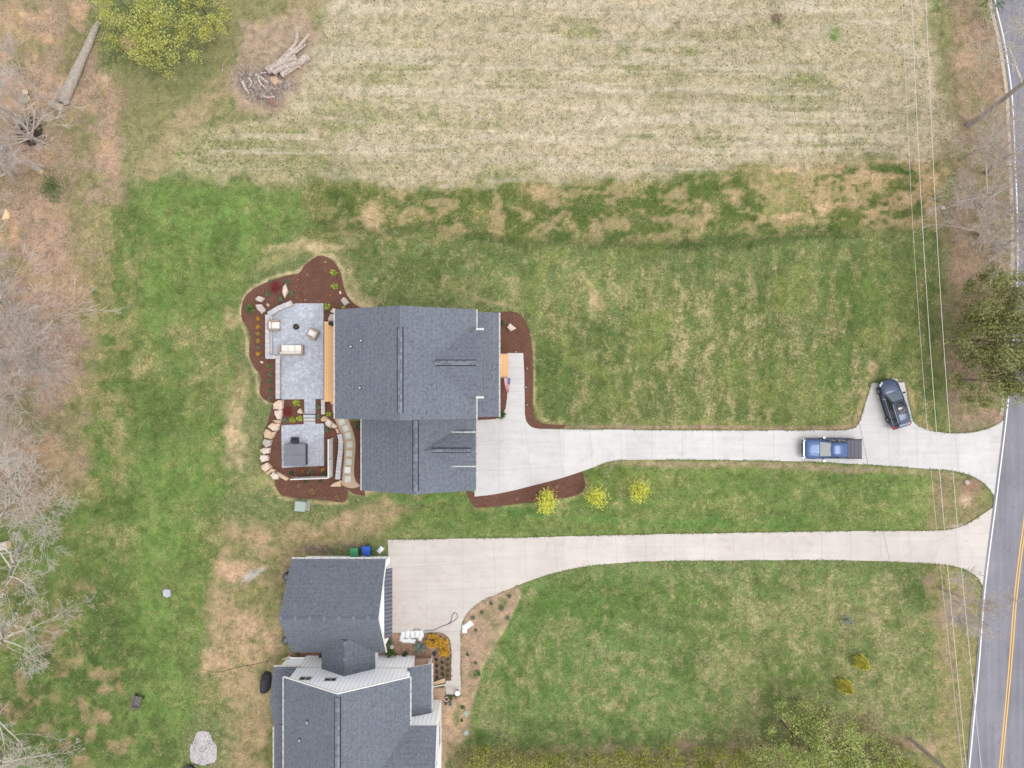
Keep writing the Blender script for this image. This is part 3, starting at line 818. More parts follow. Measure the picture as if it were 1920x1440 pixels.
def groundmat():
    m, nt, b = newmat('lawn_straw_and_soil')
    v = wpos(nt)
    def att(n):
        a = nt.nodes.new('ShaderNodeAttribute'); a.attribute_name = n; return a
    pa, sa = att('prim'), att('sec')
    pr = pa.outputs['Color']; se = sa.outputs['Color']; sh = sa.outputs['Alpha']
    da = att('extra').outputs['Color']
    sp = nt.nodes.new('ShaderNodeSeparateColor'); nt.links.new(da, sp.inputs[0])
    dot, sqg = sp.outputs[0], sp.outputs[1]
    # speckle between the two tones, fine and mid scale together
    n1 = noise(nt, 4.2, 3, 0.65, v, 0.5)
    n2 = noise(nt, 0.9, 3, 0.6, v, 0.3)
    f = mth(nt, 'ADD', mth(nt, 'MULTIPLY', n1, 0.62), mth(nt, 'MULTIPLY', n2, 0.38))
    f = mth(nt, 'ADD', f, mth(nt, 'MULTIPLY_ADD', sh, 0.36, -0.18))
    mask = ramp(nt, f, [(0.46, (0, 0, 0)), (0.57, (1, 1, 1))]).outputs[0]
    c = mixc(nt, mask, pr, se)
    # clumps: thicker and thinner growth half a metre to two metres across
    cl = noise(nt, 1.15, 5, 0.68, v, 0.7)
    c = mixc(nt, 1.0, c, ramp(nt, cl, [(0.36, (0.72, 0.76, 0.70)), (0.5, (1, 1, 1)), (0.64, (1.2, 1.17, 1.12))]).outputs[0], 'MULTIPLY')
    # wandering dry threads (cut stems and dried runners)
    nr = noise(nt, 1.7, 4, 0.6, v, 1.3)
    ridge = mth(nt, 'ABSOLUTE', mth(nt, 'SUBTRACT', nr, 0.5))
    rm = ramp(nt, ridge, [(0.0, (1, 1, 1)), (0.022, (0, 0, 0))]).outputs[0]
    gate = ramp(nt, noise(nt, 0.7, 3, 0.5, v), [(0.5, (0, 0, 0)), (0.62, (1, 1, 1))]).outputs[0]
    rm = mth(nt, 'MULTIPLY', mth(nt, 'MULTIPLY', rm, gate), mth(nt, 'MULTIPLY', sqg, 0.95))
    c = mixc(nt, rm, c, A(226,208,158))
    # flecks: pale straw and dark weed crowns
    fl = noise(nt, 7.5, 2, 0.6, v, 0.8)
    pale = ramp(nt, fl, [(0.64, (0, 0, 0)), (0.71, (1, 1, 1))]).outputs[0]
    c = mixc(nt, mth(nt, 'MULTIPLY', pale, mth(nt, 'MULTIPLY_ADD', sh, 1.1, 0.10)), c, A(222,206,160))
    dk = ramp(nt, noise(nt, 6.0, 2, 0.5, v, 0.2), [(0.31, (1, 1, 1)), (0.39, (0, 0, 0))]).outputs[0]
    dens = ramp(nt, noise(nt, 0.5, 3, 0.5, v), [(0.35, (0.2, 0.2, 0.2)), (0.6, (1, 1, 1))]).outputs[0]
    dk = mth(nt, 'MULTIPLY', mth(nt, 'MULTIPLY', dk, dens), mth(nt, 'MULTIPLY_ADD', dot, 0.75, 0.10))
    c = mixc(nt, dk, c, A(108,108,66))
    # grain
    g = ramp(nt, noise(nt, 11, 3, 0.7, v), [(0.30, (0.60, 0.61, 0.60)), (0.70, (1.36, 1.35, 1.30))]).outputs[0]
    c = mixc(nt, 1.0, c, g, 'MULTIPLY')
    g2 = ramp(nt, noise(nt, 2.2, 4, 0.6, v), [(0.3, (0.87, 0.87, 0.86)), (0.7, (1.11, 1.11, 1.1))]).outputs[0]
    c = mixc(nt, 1.0, c, g2, 'MULTIPLY')
    tn = nt.nodes.new('ShaderNodeHueSaturation')
    tn.inputs['Hue'].default_value = 0.494; tn.inputs['Saturation'].default_value = 0.90; tn.inputs['Value'].default_value = 0.84
    nt.links.new(c, tn.inputs['Color'])
    nt.links.new(tn.outputs[0], b.inputs['Base Color'])
    b.inputs['Roughness'].default_value = 1.0
    b.inputs['Specular IOR Level'].default_value = 0.1
    bump(nt, b, mth(nt, 'ADD', n1, noise(nt, 13, 3, 0.7, v)), 0.6, 0.08)
    return m
M['ground'] = groundmat()
ground = np_mesh('ground', verts, faces, M['ground'])
tag(ground, kind='structure')
def cattr(name, rgba):
    a = ground.data.color_attributes.new(name=name, type='FLOAT_COLOR', domain='POINT')
    a.data.foreach_set('color', np.ascontiguousarray(rgba, dtype=np.float32).ravel())
one = np.ones(shp+(1,))
cattr('prim', np.concatenate([prim, one], 2))
cattr('sec', np.concatenate([sec, share[..., None]], 2))
cattr('extra', np.concatenate([dots[..., None], squig[..., None], one*0, one], 2))

# ------------------------------------------------------------------ driveways, road, beds, patios (flat sheets with real edges)
def sheet(name, pts, z1, top, side, z0=-0.05, extra=None, mats=None):
    b = MB(); b.prism(pts, z0, z1, 0, 1)
    if extra: extra(b)
    o = b.build(name, [top, side] + (mats or []))
    return tag(o, kind='structure')

def joints(b, lines, z, w=0.025, mi=2):
    for l in lines:
        q = W2(l)
        for i in range(len(q)-1):
            a, c = Vector(q[i]), Vector(q[i+1]); d = (c-a).normalized(); n = Vector((-d.y, d.x))*w/2
            b.add([(a-n).to_tuple()+(z,), (c-n).to_tuple()+(z,), (c+n).to_tuple()+(z,), (a+n).to_tuple()+(z,)], [(0,1,2,3)], mi)

drive1 = [(885,788),(928,786),(939,781),(948,766),(951,745),(951,662),(981,662),(983,700),(984,760)] + crom([(984,775),(987,790),(996,800),(1010,804)], 4) + \
   [(1200,806),(1400,807),(1560,807)] + crom([(1585,806),(1602,802),(1611,793)], 4) + [(1634,718),(1695,717)] + crom([(1710,785),(1716,795),(1740,806),(1780,812),(1825,810),(1860,800),(1884,786)], 5) + \
   [(1876,860),(1866,933)] + crom([(1866,933),(1855,918),(1840,903),(1815,890),(1780,882),(1740,879),(1640,872),(1500,865),(1300,862),(1180,862),(1145,865),(1120,873),(1090,884),(1050,897),(1000,910),(960,920),(925,927),(890,931)], 3)
def j1(b):
    L = [[(936,786),(936,926)],[(984,790),(997,910)],[(1048,806),(1055,896)],[(1105,806),(1111,876)],[(1164,806),(1166,862)]]
    x = 1222
    while x < 1610: L.append([(x,807),(x+1,864)]); x += 57
    L += [[(893,834),(1052,828)],[(893,883),(1054,875)],[(1612,795),(1738,803)],[(1612,795),(1626,871)],[(1664,797),(1668,874)],[(1718,796),(1720,878)],[(1790,812),(1796,884)],[(951,690),(983,690)],[(951,710),(983,710)],[(951,734),(984,734)],[(951,761),(984,761)],[(928,786),(984,790)]]
    joints(b, L, 0.064)
sheet('driveway', W2(drive1), 0.06, M['conc'], M['conc_edge'], extra=j1, mats=[M['joint']])
drive2 = [(727,1012),(960,1008),(1200,1002),(1480,997),(1640,995)] + crom([(1740,995),(1775,993),(1800,988),(1830,972),(1866,948)], 5) + [(1856,1020),(1845,1104)] + \
   crom([(1845,1104),(1833,1084),(1810,1068),(1780,1060),(1720,1055),(1620,1051),(1500,1050),(1300,1051),(1200,1053),(1120,1059),(1060,1069),(1000,1086),(950,1106),(905,1126),(880,1146),(868,1166),(864,1185)], 4) + [(864,1240),(865,1303),(852,1303)] + [(835,1302),(835,1276),(846,1275),(846,1220)] + crom([(846,1215),(843,1200),(835,1190),(824,1186)], 4) + [(735,1186)]
def j2(b):
    L = [[(798,1010),(800,1186)],[(867,1009),(869,1160)],[(925,1008),(930,1118)],[(983,1007),(988,1088)],[(1040,1006),(1045,1072)]]
    x = 1099
    while x < 1745: L.append([(x,1004-(x-1099)*0.013),(x+3,1060-(x-1099)*0.008)]); x += 55
    L += [[(736,1065),(925,1053)],[(736,1110),(928,1102)],[(800,1186),(868,1182)],[(846,1210),(864,1210)],[(846,1244),(864,1244)],[(846,1275),(864,1275)],[(1790,990),(1796,1064)]]
    joints(b, L, 0.064)
sheet('shared_driveway', W2(drive2), 0.06, M['conc2'], M['conc_edge'], extra=j2, mats=[M['joint']])

fog = [(1838,-400),(1852,-100),(1864,0),(1880,70),(1890,130),(1897,190),(1902,300),(1906,400),(1907,480),(1904,560),(1897,660),(1886,780),(1867,935),(1846,1100),(1834,1250),(1816,1440),(1800,1600),(1770,1900)]
FW = [Vector(p) for p in crom(W2(fog), 5)]
def offs(L, d):
    out = []
    for i, p in enumerate(L):
        t = (L[min(i+1, len(L)-1)] - L[max(i-1, 0)]).normalized()
        out.append(p + Vector((-t.y, t.x))*d)      # positive = to the east of a southbound line
    return out
def ribbon(b, L, d0, d1, z, mi=0, z0=None):
    a, c = offs(L, d0), offs(L, d1)
    n = len(L)
    vs = [(p.x, p.y, z) for p in a] + [(p.x, p.y, z) for p in c]
    fs = [(i, i+1, n+i+1, n+i) for i in range(n-1)]
    b.add(vs, fs, mi)
b = MB(); ribbon(b, FW, -0.22, 6.4, 0.075)
for e in (-0.22, 6.4):
    a = offs(FW, e); n = len(a)
    b.add([(p.x, p.y, 0.075) for p in a] + [(p.x, p.y, -0.05) for p in a], [(i, n+i, n+i+1, i+1) for i in range(n-1)])
tag(b.build('road', [M['asphalt'], M['asphalt']]), kind='structure')
b = MB(); ribbon(b, FW, -0.03, 0.09, 0.08); ribbon(b, FW, 6.0, 6.12, 0.08)
tag(b.build('road_edge_line', M['line_white']), kind='structure')
b = MB(); ribbon(b, FW, 2.92, 3.03, 0.08); ribbon(b, FW, 3.16, 3.27, 0.08)
tag(b.build('road_centre_line', M['line_yellow']), kind='structure')
shp_ = [p for p in FW]
M['shoulder'] = mottled('sandy_shoulder', A(176,160,140), A(206,192,172), 5, 0.95, 0.5)
b = MB(); ribbon(b, [p for p in FW if p.y > -4.5 ], -0.62, -0.2, 0.02)
tag(b.build('road_shoulder', M['shoulder']), kind='structure')

# mulch beds
bedA = crom([(571,497),(590,483),(605,480),(622,487),(634,502),(641,520),(645,540),(655,560),(672,575),(690,584)], 4) + [(690,600),(632,620),(632,790),(684,790),(684,930),(664,926)] + \
   crom([(652,918),(650,936),(640,942),(612,938),(580,935),(545,932),(526,926),(516,910)], 4) + [(516,900),(492,870),(493,820),(510,765)] + crom([(514,757),(495,748),(487,735),(490,712),(486,700),(478,690),(468,668),(469,630),(462,612),(454,598),(453,580),(458,560),(470,546),(490,534),(515,524),(540,516),(560,513),(571,497)], 4)
bedB = [(925,584)] + crom([(936,586),(955,584),(972,588),(985,602),(993,625),(997,650),(999,700),(999,760),(1003,782),(1015,793),(1035,796),(1060,797)], 4) + [(1058,803),(1010,806),(985,800),(980,780),(975,668),(955,668),(955,760),(940,790),(892,788),(892,770),(925,770)]
bedC = [(873,918)] + crom([(876,925),(882,940),(893,951),(915,951),(960,946),(1010,940),(1050,935),(1080,928),(1092,920),(1097,908),(1095,896),(1092,884)], 4) + [(1050,890),(960,912),(893,926)]
def mulch_bed(pts, z=0.045):
    q = W2(pts)
    return sheet('mulch_bed', q, z, M['mulch'], M['mulch'])
mulch_bed(bedA); mulch_bed(bedB); mulch_bed(bedC)
# terracing bed strip along the driveway edge is bare soil, painted in the ground sheet

# gravel path with stepping flags
pathp = [(622,752),(624,770)] + crom([(629,789),(634,800),(641,815),(645,830),(646,850),(644,875),(642,898),(641,909)], 4) + crom([(652,914),(664,915),(676,911)], 3) + crom([(668,903),(664,888),(665,862),(667,836),(664,815),(657,795),(650,780)], 4) + [(642,765),(636,752)]
sheet('gravel_path', W2(pathp), 0.07, M['gravel_tan'], M['gravel_tan'])
flags = [(636,762,-4),(641,791,-20),(649,803,-22),(653,817,-10),(656,833,-4),(655,850,2),(654,866,4),(652,881,2),(652.5,898,0)]
b = MB()
for i, (x, y, r) in enumerate(flags):
    c = P(x, y); Mx = Matrix.Translation(c) @ Matrix.Rotation(math.radians(-r), 4, 'Z')
    b.cbox(-0.30, 0.30, -0.30, 0.30, 0.0, 0.095 if i != 7 else 0.10, 0.012, 0 if i != 7 else 1, Mx)
tag(b.build('stepping_flags', [M['flag_paver'], mottled('bright_flagstone', A(214,218,216), A(226,228,226), 2, 0.8, 0.1)]), kind='structure')

# patios
patA = [(504,590),(508,588),(555,569),(607,569),(608,748),(528,749),(528,668),(509,668)]
sheet('patio', W2(patA), 0.12, M['paver'], M['cap_grey'])
patB = [(528,797),(608,794),(608,873),(529,877)]
sheet('lower_patio', W2(patB), 0.085, M['paver'], M['cap_grey'])
b = MB()
def px_box(b, x0, y0, x1, y1, z0, z1, mi=0, c=0.02):
    a, d = P(x0, y1), P(x1, y0)
    b.cbox(a.x, d.x, a.y, d.y, z0, z1, c, mi)
px_box(b, 571, 748, 592, 777, 0, 0.115)
sheet_o = b.build('garden_walk', [M['paver']]); tag(sheet_o, kind='structure')
b = MB()
for i, (y0, y1, h) in enumerate([(776.6,783,0.30),(783,789,0.22),(789,795,0.14)]):
    px_box(b, 570, y0+0.9, 592, y1, 0, h, i % 2, 0.03)
    px_box(b, 570.5, y0, 591.5, y0+0.9, 0, h-0.03, 2, 0.005)
st = b.build('garden_steps', [M['cap_grey'], M['cap_warm'], M['vent_dark']], None)
tag(st, 'three grey stone steps between the upper and lower patios', 'steps')

# ------------------------------------------------------------------ houses
def slab(b, pts, eave, t=0.14, mi=0, smi=1):
    """roof plane: pts counter-clockwise from above, eave = direction along the eave (for the shingle courses)"""
    pts = [Vector(p) for p in pts]
    n = (pts[1]-pts[0]).cross(pts[2]-pts[0]).normalized()
    if n.z < 0: pts = pts[::-1]; n = -n
    u = Vector(eave).normalized(); v = n.cross(u).normalized()
    o = len(pts)
    uv = [[(p.dot(u), p.dot(v)) for p in pts]]
    b.add(pts, [list(range(o))], mi, uv)
    lo = [p - Vector((0, 0, t)) for p in pts]
    b.add(pts + lo, [(i, o+i, o+(i+1) % o, (i+1) % o) for i in range(o)], smi)
    b.add(lo, [list(reversed(range(o)))], smi)

def gable(b, x0, x1, y0, y1, ze, zr, axis='Y', t=0.14):
    if axis == 'Y':      # ridge runs north-south
        xm = (x0+x1)/2
        slab(b, [(x0,y0,ze),(xm,y0,zr),(xm,y1,zr),(x0,y1,ze)], (0,1,0), t)
        slab(b, [(xm,y0,zr),(x1,y0,ze),(x1,y1,ze),(xm,y1,zr)], (0,1,0), t)
    else:
        ym = (y0+y1)/2
        slab(b, [(x0,y0,ze),(x1,y0,ze),(x1,ym,zr),(x0,ym,zr)], (1,0,0), t)
        slab(b, [(x0,ym,zr),(x1,ym,zr),(x1,y1,ze),(x0,y1,ze)], (1,0,0), t)

def gable_walls(b, x0, x1, y0, y1, ze, zr, axis='Y', z0=0.0, mi=0):
    """closed body: four walls with gable tops"""
    if axis == 'Y':
        xm = (x0+x1)/2
        b.add([(x0,y0,z0),(x1,y0,z0),(x1,y0,ze),(xm,y0,zr),(x0,y0,ze)], [(0,1,2,3,4)], mi)
        b.add([(x0,y1,z0),(x1,y1,z0),(x1,y1,ze),(xm,y1,zr),(x0,y1,ze)], [(4,3,2,1,0)], mi)
        b.add([(x0,y0,z0),(x0,y1,z0),(x0,y1,ze),(x0,y0,ze)], [(3,2,1,0)], mi)
        b.add([(x1,y0,z0),(x1,y1,z0),(x1,y1,ze),(x1,y0,ze)], [(0,1,2,3)], mi)
    else:
        ym = (y0+y1)/2
        b.add([(x0,y0,z0),(x0,y1,z0),(x0,y1,ze),(x0,ym,zr),(x0,y0,ze)], [(4,3,2,1,0)], mi)
        b.add([(x1,y0,z0),(x1,y1,z0),(x1,y1,ze),(x1,ym,zr),(x1,y0,ze)], [(0,1,2,3,4)], mi)
        b.add([(x0,y0,z0),(x1,y0,z0),(x1,y0,ze),(x0,y0,ze)], [(0,1,2,3)], mi)
        b.add([(x0,y1,z0),(x1,y1,z0),(x1,y1,ze),(x0,y1,ze)], [(3,2,1,0)], mi)

def ridge_vent(root_roof, p, q, w, dz_side, up=0.10):
    """raised vent along a ridge from p to q; half width w, dz_side the drop at its sides"""
    p, q = Vector(p), Vector(q)
    d = (q-p).normalized(); n = Vector((-d.y, d.x, 0)); L = (q-p).length
    b = MB(); U = Vector((0, 0, up))
    for s in (-1, 1):
        e = n*w*s - Vector((0, 0, dz_side))
        b.add([p+U, q+U, q+U+e, p+U+e], [(0,1,2,3) if s < 0 else (3,2,1,0)], 0)
        b.add([p+U+e, q+U+e, q+e-U, p+e-U], [(0,1,2,3)], 1)
    for r in (p, q):
        b.add([r+U, r+U+n*w-Vector((0,0,dz_side)), r-U-Vector((0,0,dz_side)), r+U-n*w-Vector((0,0,dz_side))], [(0,1,2,3)], 1)
    k = int(L/0.3)      # cap shingles: alternate tabs stand a little proud
    for i in range(k):
        a = p + d*(i*L/k); c = p + d*((i+0.9)*L/k)
        for s in (-1, 1):
            e = n*(w-0.01)*s - Vector((0, 0, dz_side)); V = U + Vector((0,0,0.012))
            V2 = U + Vector((0,0,0.004))
            b.add([a+V2, c+V, c+V+e, a+V2+e], [(0,1,2,3) if s < 0 else (3,2,1,0)], 2 if random.random() < 0.5 else 0)
    # dark slot line lying on the slope either side
    for s in (-1, 1):
        e0 = n*w*s - Vector((0,0,dz_side)); sl = dz_side/w
        e1 = n*(w+0.09)*s - Vector((0,0,(w+0.09)*sl))
        Z = Vector((0,0,0.035))
        b.add([p+e0+Z, q+e0+Z, q+e1+Z, p+e1+Z], [(0,1,2,3)], 1)
    return b.build('ridge_vent', [M['vent_cap'], M['vent_dark'], M['shingle']], root_roof)

def vent_pipe(x, y, z, roof, r=0.06, mats=None):
    b = MB()
    b.lathe(x, y, [(0.15,-0.02),(0.14,0.03),(r+0.02,0.10)], 12, 1, z)
    b.lathe(x, y, [(r,0.0),(r,0.36),(r*0.7,0.361)], 12, 0, z)
    return b.build('vent_pipe', mats or [M['white'], M['dark']], roof)

def window(x, y, z, w, h, nrm, wall, lab=None):
    """framed window centred on (x,y,z) on a wall facing nrm ('N','S','E','W')"""
    a = {'E': 0, 'N': PI/2, 'W': PI, 'S': -PI/2}[nrm]
    Mx = Matrix.Translation((x, y, z)) @ Matrix.Rotation(a, 4, 'Z')
    b = MB(); f = 0.09
    b.box(0.0, 0.05, -w/2-f, w/2+f, h/2, h/2+f, 0, Mx); b.box(0.0, 0.08, -w/2-f-0.03, w/2+f+0.03, -h/2-f, -h/2, 0, Mx)
    b.box(0.0, 0.05, -w/2-f, -w/2, -h/2, h/2, 0, Mx); b.box(0.0, 0.05, w/2, w/2+f, -h/2, h/2, 0, Mx)
    b.box(0.0, 0.035, -0.02, 0.02, -h/2, h/2, 0, Mx)
    fr = b.build('window', M['white'], wall)
    g = MB(); g.box(-0.02, 0.012, -w/2, w/2, -h/2, h/2, 0, Mx)
    g.build('pane', M['glass'], fr)
    return fr

def door(x, y, z, w, h, nrm, mat, wall, panels=4, name='door'):
    a = {'E': 0, 'N': PI/2, 'W': PI, 'S': -PI/2}[nrm]
    Mx = Matrix.Translation((x, y, z)) @ Matrix.Rotation(a, 4, 'Z')
    b = MB()
    b.box(0.0, 0.03, -w/2, w/2, 0, h, 0, Mx)
    for i in range(panels):
        z0 = 0.08 + i*(h-0.1)/panels
        b.box(0.03, 0.045, -w/2+0.08, w/2-0.08, z0, z0+(h-0.1)/panels-0.08, 0, Mx)
    d = b.build(name, mat, wall)
    c = MB()
    c.box(0.0, 0.06, -w/2-0.12, -w/2, 0, h+0.12, 0, Mx); c.box(0.0, 0.06, w/2, w/2+0.12, 0, h+0.12, 0, Mx); c.box(0.0, 0.06, -w/2, w/2, h, h+0.12, 0, Mx)
    c.build('frame', M['white'], d)
    k = MB(); k.box(0.045, 0.10, w/2-0.16, w/2-0.10, 0.98, 1.10, 0, Mx)
    k.build('handle', M['dark'], d)
    return d

def gutter(p, q, root, name='gutter', w=0.12, mi='white'):
    p, q = Vector(p), Vector(q)
    d = (q-p).normalized(); n = Vector((-d.y, d.x, 0)) if abs(d.z) < 0.99 else Vector((1,0,0))
    b = MB()
    L = [(-w/2,0),(-w/2,-0.12),(w/2,-0.12),(w/2,0),(w/2-0.025,0),(w/2-0.025,-0.09),(-w/2+0.025,-0.09),(-w/2+0.025,0)]
    vs = [p + n*a + Vector((0,0,z)) for a, z in L] + [q + n*a + Vector((0,0,z)) for a, z in L]
    b.add(vs, [(i, (i+1) % 8, 8+(i+1) % 8, 8+i) for i in range(8)], 0)
    b.add(vs, [tuple(range(8)), tuple(range(15, 7, -1))], 0)
    # hanger clips
    k = max(2, int((q-p).length/0.75))
    for i in range(k):
        c = p + (q-p)*((i+0.5)/k)
        Mx = Matrix.Translation(c) @ Matrix.Rotation(math.atan2(d.y, d.x), 4, 'Z')
        b.box(-0.03, 0.03, -w/2-0.02, w/2+0.02, 0.0, 0.012, 1, Mx)
    return b.build(name, [M[mi], M['galv']], root)

# ---- first house: two storeys with an attached garage
H1 = empty('house', (0, 0, 0), 0, 'slate roofed grey house with attached garage, beside the curved mulch beds and patio', 'house')
ZE, ZR = 6.0, 9.2
X0, X1, Y0, Y1 = -15.98, -3.22, -3.12, 6.73
b = MB(); gable_walls(b, -15.6, -3.6, -2.8, 6.4, 5.85, 8.85)
wall1 = b.build('wall', M['grey_siding'], H1)
b = MB(); gable(b, X0, X1, Y0, Y1, ZE, ZR)
roof1 = b.build('roof', [M['shingle'], M['white']], H1)
XM = (X0+X1)/2
ridge_vent(roof1, (XM, P(0,613)[1]*(H-ZR)/H, ZR), (XM, P(0,774)[1]*(H-ZR)/H, ZR), 0.2, 0.1)
for px, py in ((678,639),(659,650),(676,727)):
    z = ZE + 0.5*(P(px,py,7.3).x - X0)
    q = P(px, py, z); vent_pipe(q.x, q.y, ZE + 0.5016*(q.x-X0), roof1)
# east cross gable
gz0, gz1 = 6.42, 7.86
gy0, gy1 = P(0,745,gz0).y, P(0,617,gz0).y
gym = (gy0+gy1)/2
b = MB()
gxe = P(904,0,6.4).x
slab(b, [(-7.0,gy0,gz0),(gxe,gy0,gz0),(gxe,gym,gz1),(-7.0,gym,gz1)], (1,0,0))
slab(b, [(-7.0,gym,gz1),(gxe,gym,gz1),(gxe,gy1,gz0),(-7.0,gy1,gz0)], (1,0,0))
b2 = b
b2.add([(gxe-0.35,gy0+0.3,4.4),(gxe-0.35,gy1-0.3,4.4),(gxe-0.35,gy1-0.3,gz0),(gxe-0.35,gym,gz1-0.2),(gxe-0.35,gy0+0.3,gz0)], [(0,1,2,3,4)], 1)
b2.box(-3.6, gxe-0.35, gy0+0.3, gy0+0.34, 4.4, gz0-0.1, 1); b2.box(-3.6, gxe-0.35, gy1-0.34, gy1-0.3, 4.4, gz0-0.1, 1)
cg = b2.build('gable_roof', [M['shingle'], M['white']], H1)
ridge_vent(cg, (-6.82, gym, gz1), (P(893,0,gz1).x, gym, gz1), 0.19, 0.11)
# eave returns at the gable feet
for y in (gy0, gy1):
    b = MB()
    b.cbox(-3.24, gxe+0.15, y-0.07, y+0.07, gz0-0.2, gz0+0.05, 0.02, 0)
    for i in range(4):
        b.box(-3.15+i*0.17, -3.1+i*0.17, y-0.11, y+0.11, gz0+0.05, gz0+0.08, 0)
    b.build('eave_return', M['white'], H1)
gutter((X1+0.05, gy1+0.05, ZE-0.02), (X1+0.05, Y1, ZE-0.02), H1)
gutter((X1+0.05, Y0, ZE-0.02), (X1+0.05, gy0-0.05, ZE-0.02), H1)
gutter((X0-0.05, Y0, ZE-0.02), (X0-0.05, Y1, ZE-0.02), H1)
# front porch roof
b = MB()
slab(b, [(-3.55,Y0+0.04,4.0),(-1.22,Y0+0.04,3.25),(-1.22,6.70,3.25),(-3.55,6.70,4.0)], (0,1,0))
porch1 = b.build('porch_roof', [M['shingle'], M['white']], H1)
gutter((-1.16, Y0+0.04, 3.2), (-1.16, 6.72, 3.2), H1)
for y in (-2.8, -0.6, 2.6, 4.6, 6.4):
    b = MB(); b.cbox(-1.62,-1.44,y-0.09,y+0.09,0.3,3.12,0.01)
    b.box(-1.66,-1.40,y-0.13,y+0.13,0.3,0.5); b.box(-1.66,-1.40,y-0.13,y+0.13,2.95,3.12)
    b.build('porch_post', M['white'], H1)
b = MB(); b.box(-3.6,-1.34,-2.8,6.4,0,0.32); b.build('porch_floor', M['conc'], H1)
door(-3.6, 1.6, 0.33, 1.0, 2.1, 'E', mottled('dark_front_door', A(60,66,74), A(72,78,86), 2, 0.4, 0), wall1)
for y, z in ((-1.2,1.7),(4.2,1.7),(5.6,4.9),(-1.8,4.9)): window(-3.6, y, z, 1.0, 1.4, 'E', wall1)
for y, z in ((-1.2,4.6),(1.8,4.6),(5.0,4.6),(4.9,1.6)): window(-15.6, y, z, 1.2, 1.4, 'W', wall1)
door(-15.6, 1.2, 0.45, 1.8, 2.1, 'W', M['glass'], wall1, 1)
for x in (-13.4,-10.2,-6.2): window(x, 6.4, 4.7, 1.0, 1.4, 'N', wall1); window(x+0.6, 6.4, 1.7, 1.0, 1.4, 'N', wall1)
window(-13.2, -2.8, 5.0, 0.9, 1.2, 'S', wall1)
# garage wing
GX0, GX1, GY0 = -14.16, -3.37, -10.02
b = MB(); gable_walls(b, -13.8, -3.75, -9.65, -2.9, 3.1, 5.42)
wallg = b.build('garage_wall', M['grey_siding'], H1)
b = MB(); gable(b, GX0, GX1, GY0, -2.75, 3.2, 5.6)
roofg = b.build('garage_roof', [M['shingle'], M['white']], H1)
GM = (GX0+GX1)/2
ridge_vent(roofg, (GM, P(0,921,5.6).y, 5.6), (GM, -3.3, 5.6), 0.2, 0.09)
gutter((GX1+0.05, GY0, 3.17), (GX1+0.05, -3.15, 3.17), H1)
gutter((GX0-0.05, GY0, 3.17), (GX0-0.05, -3.15, 3.17), H1)
dz0, dz1 = 4.25, 5.32
dy0, dy1 = P(0,873.5,dz0).y, P(0,811.5,dz0).y
dym = (dy0+dy1)/2
dx1 = P(891.5,0,dz0).x; dxm = -8.25; dxs = P(845,0,dz0).x
b = MB()
slab(b, [(dxs,dy0,dz0),(dx1,dy0,dz0),(dx1,dym,dz1),(dxm,dym,dz1)], (1,0,0), 0.1)
slab(b, [(dxm,dym,dz1),(dx1,dym,dz1),(dx1,dy1,dz0),(dxs,dy1,dz0)], (1,0,0), 0.1)
b.add([(dx1-0.2,dy0+0.12,3.1),(dx1-0.2,dy1-0.12,3.1),(dx1-0.2,dy1-0.12,dz0),(dx1-0.2,dym,dz1-0.12),(dx1-0.2,dy0+0.12,dz0)], [(0,1,2,3,4)], 1)
b.box(dxs, dx1-0.2, dy0+0.12, dy0+0.16, 3.3, dz0-0.05, 1); b.box(dxs, dx1-0.2, dy1-0.16, dy1-0.12, 3.3, dz0-0.05, 1)
dorm = b.build('dormer_roof', [M['shingle'], M['white']], H1)
ridge_vent(dorm, (P(810,0,dz1).x, dym, dz1), (P(884,0,dz1).x, dym, dz1), 0.15, 0.1)
gutter((dxs, dy0-0.05, dz0-0.02), (dx1, dy0-0.05, dz0-0.02), dorm)
gutter((dxs, dy1+0.05, dz0-0.02), (dx1, dy1+0.05, dz0-0.02), dorm)
for y in (-4.9, -7.9): door(-3.75, y, 0.07, 2.5, 2.2, 'E', M['white'], wallg, 4, 'garage_door')
window(-13.8, -6.2, 1.6, 1.0, 1.2, 'W', wallg)
b = MB(); b.cbox(-14.12,-13.8,-6.0,-5.4,0.9,1.5,0.03); b.build('meter_box', M['galv'], H1)

# back deck of the first house
DK = empty('deck', (-17.0, 2.0, 0), 0, 'long orange wooden deck along the west wall of the patio house', 'deck')
def into(b, name, mat, root, smooth=False):
    o = b.build(name, mat, None, smooth); inv_parent(o, root); return o
b = MB(); a, d = P(608,753,0.42), P(633,603,0.42); b.box(a.x, d.x, a.y, d.y, 0.34, 0.42); into(b, 'deck_boards', M['deck'], DK)
b = MB(); b.box(a.x+0.02, d.x, a.y+0.02, d.y-0.02, 0.1, 0.338); into(b, 'fascia', M['deck_old'], DK)
b = MB(); e, f = P(620,757.5,0.2), P(628,753,0.2); b.box(e.x, f.x+0.3, e.y, a.y-0.003, 0.05, 0.24); into(b, 'step', M['deck'], DK)
FS = empty('front_steps', P(944,684), 0, 'orange wooden step box between the porch and the concrete front walk', 'steps')
b = MB(); a, d = P(934,707,0.3), P(952.5,663.5,0.3); b.box(a.x, d.x, a.y, d.y, 0.22, 0.3); into(b, 'tread', M['deck'], FS)
b = MB(); b.box(a.x, d.x-0.03, a.y+0.03, d.y-0.03, 0.0, 0.218); into(b, 'riser', M['deck_old'], FS)
for y in (a.y, d.y):
    b = MB(); b.box(a.x, d.x+0.02, y-0.03, y+0.03, 0.302, 0.34); into(b, 'edge_board', M['bed_wood'], FS)

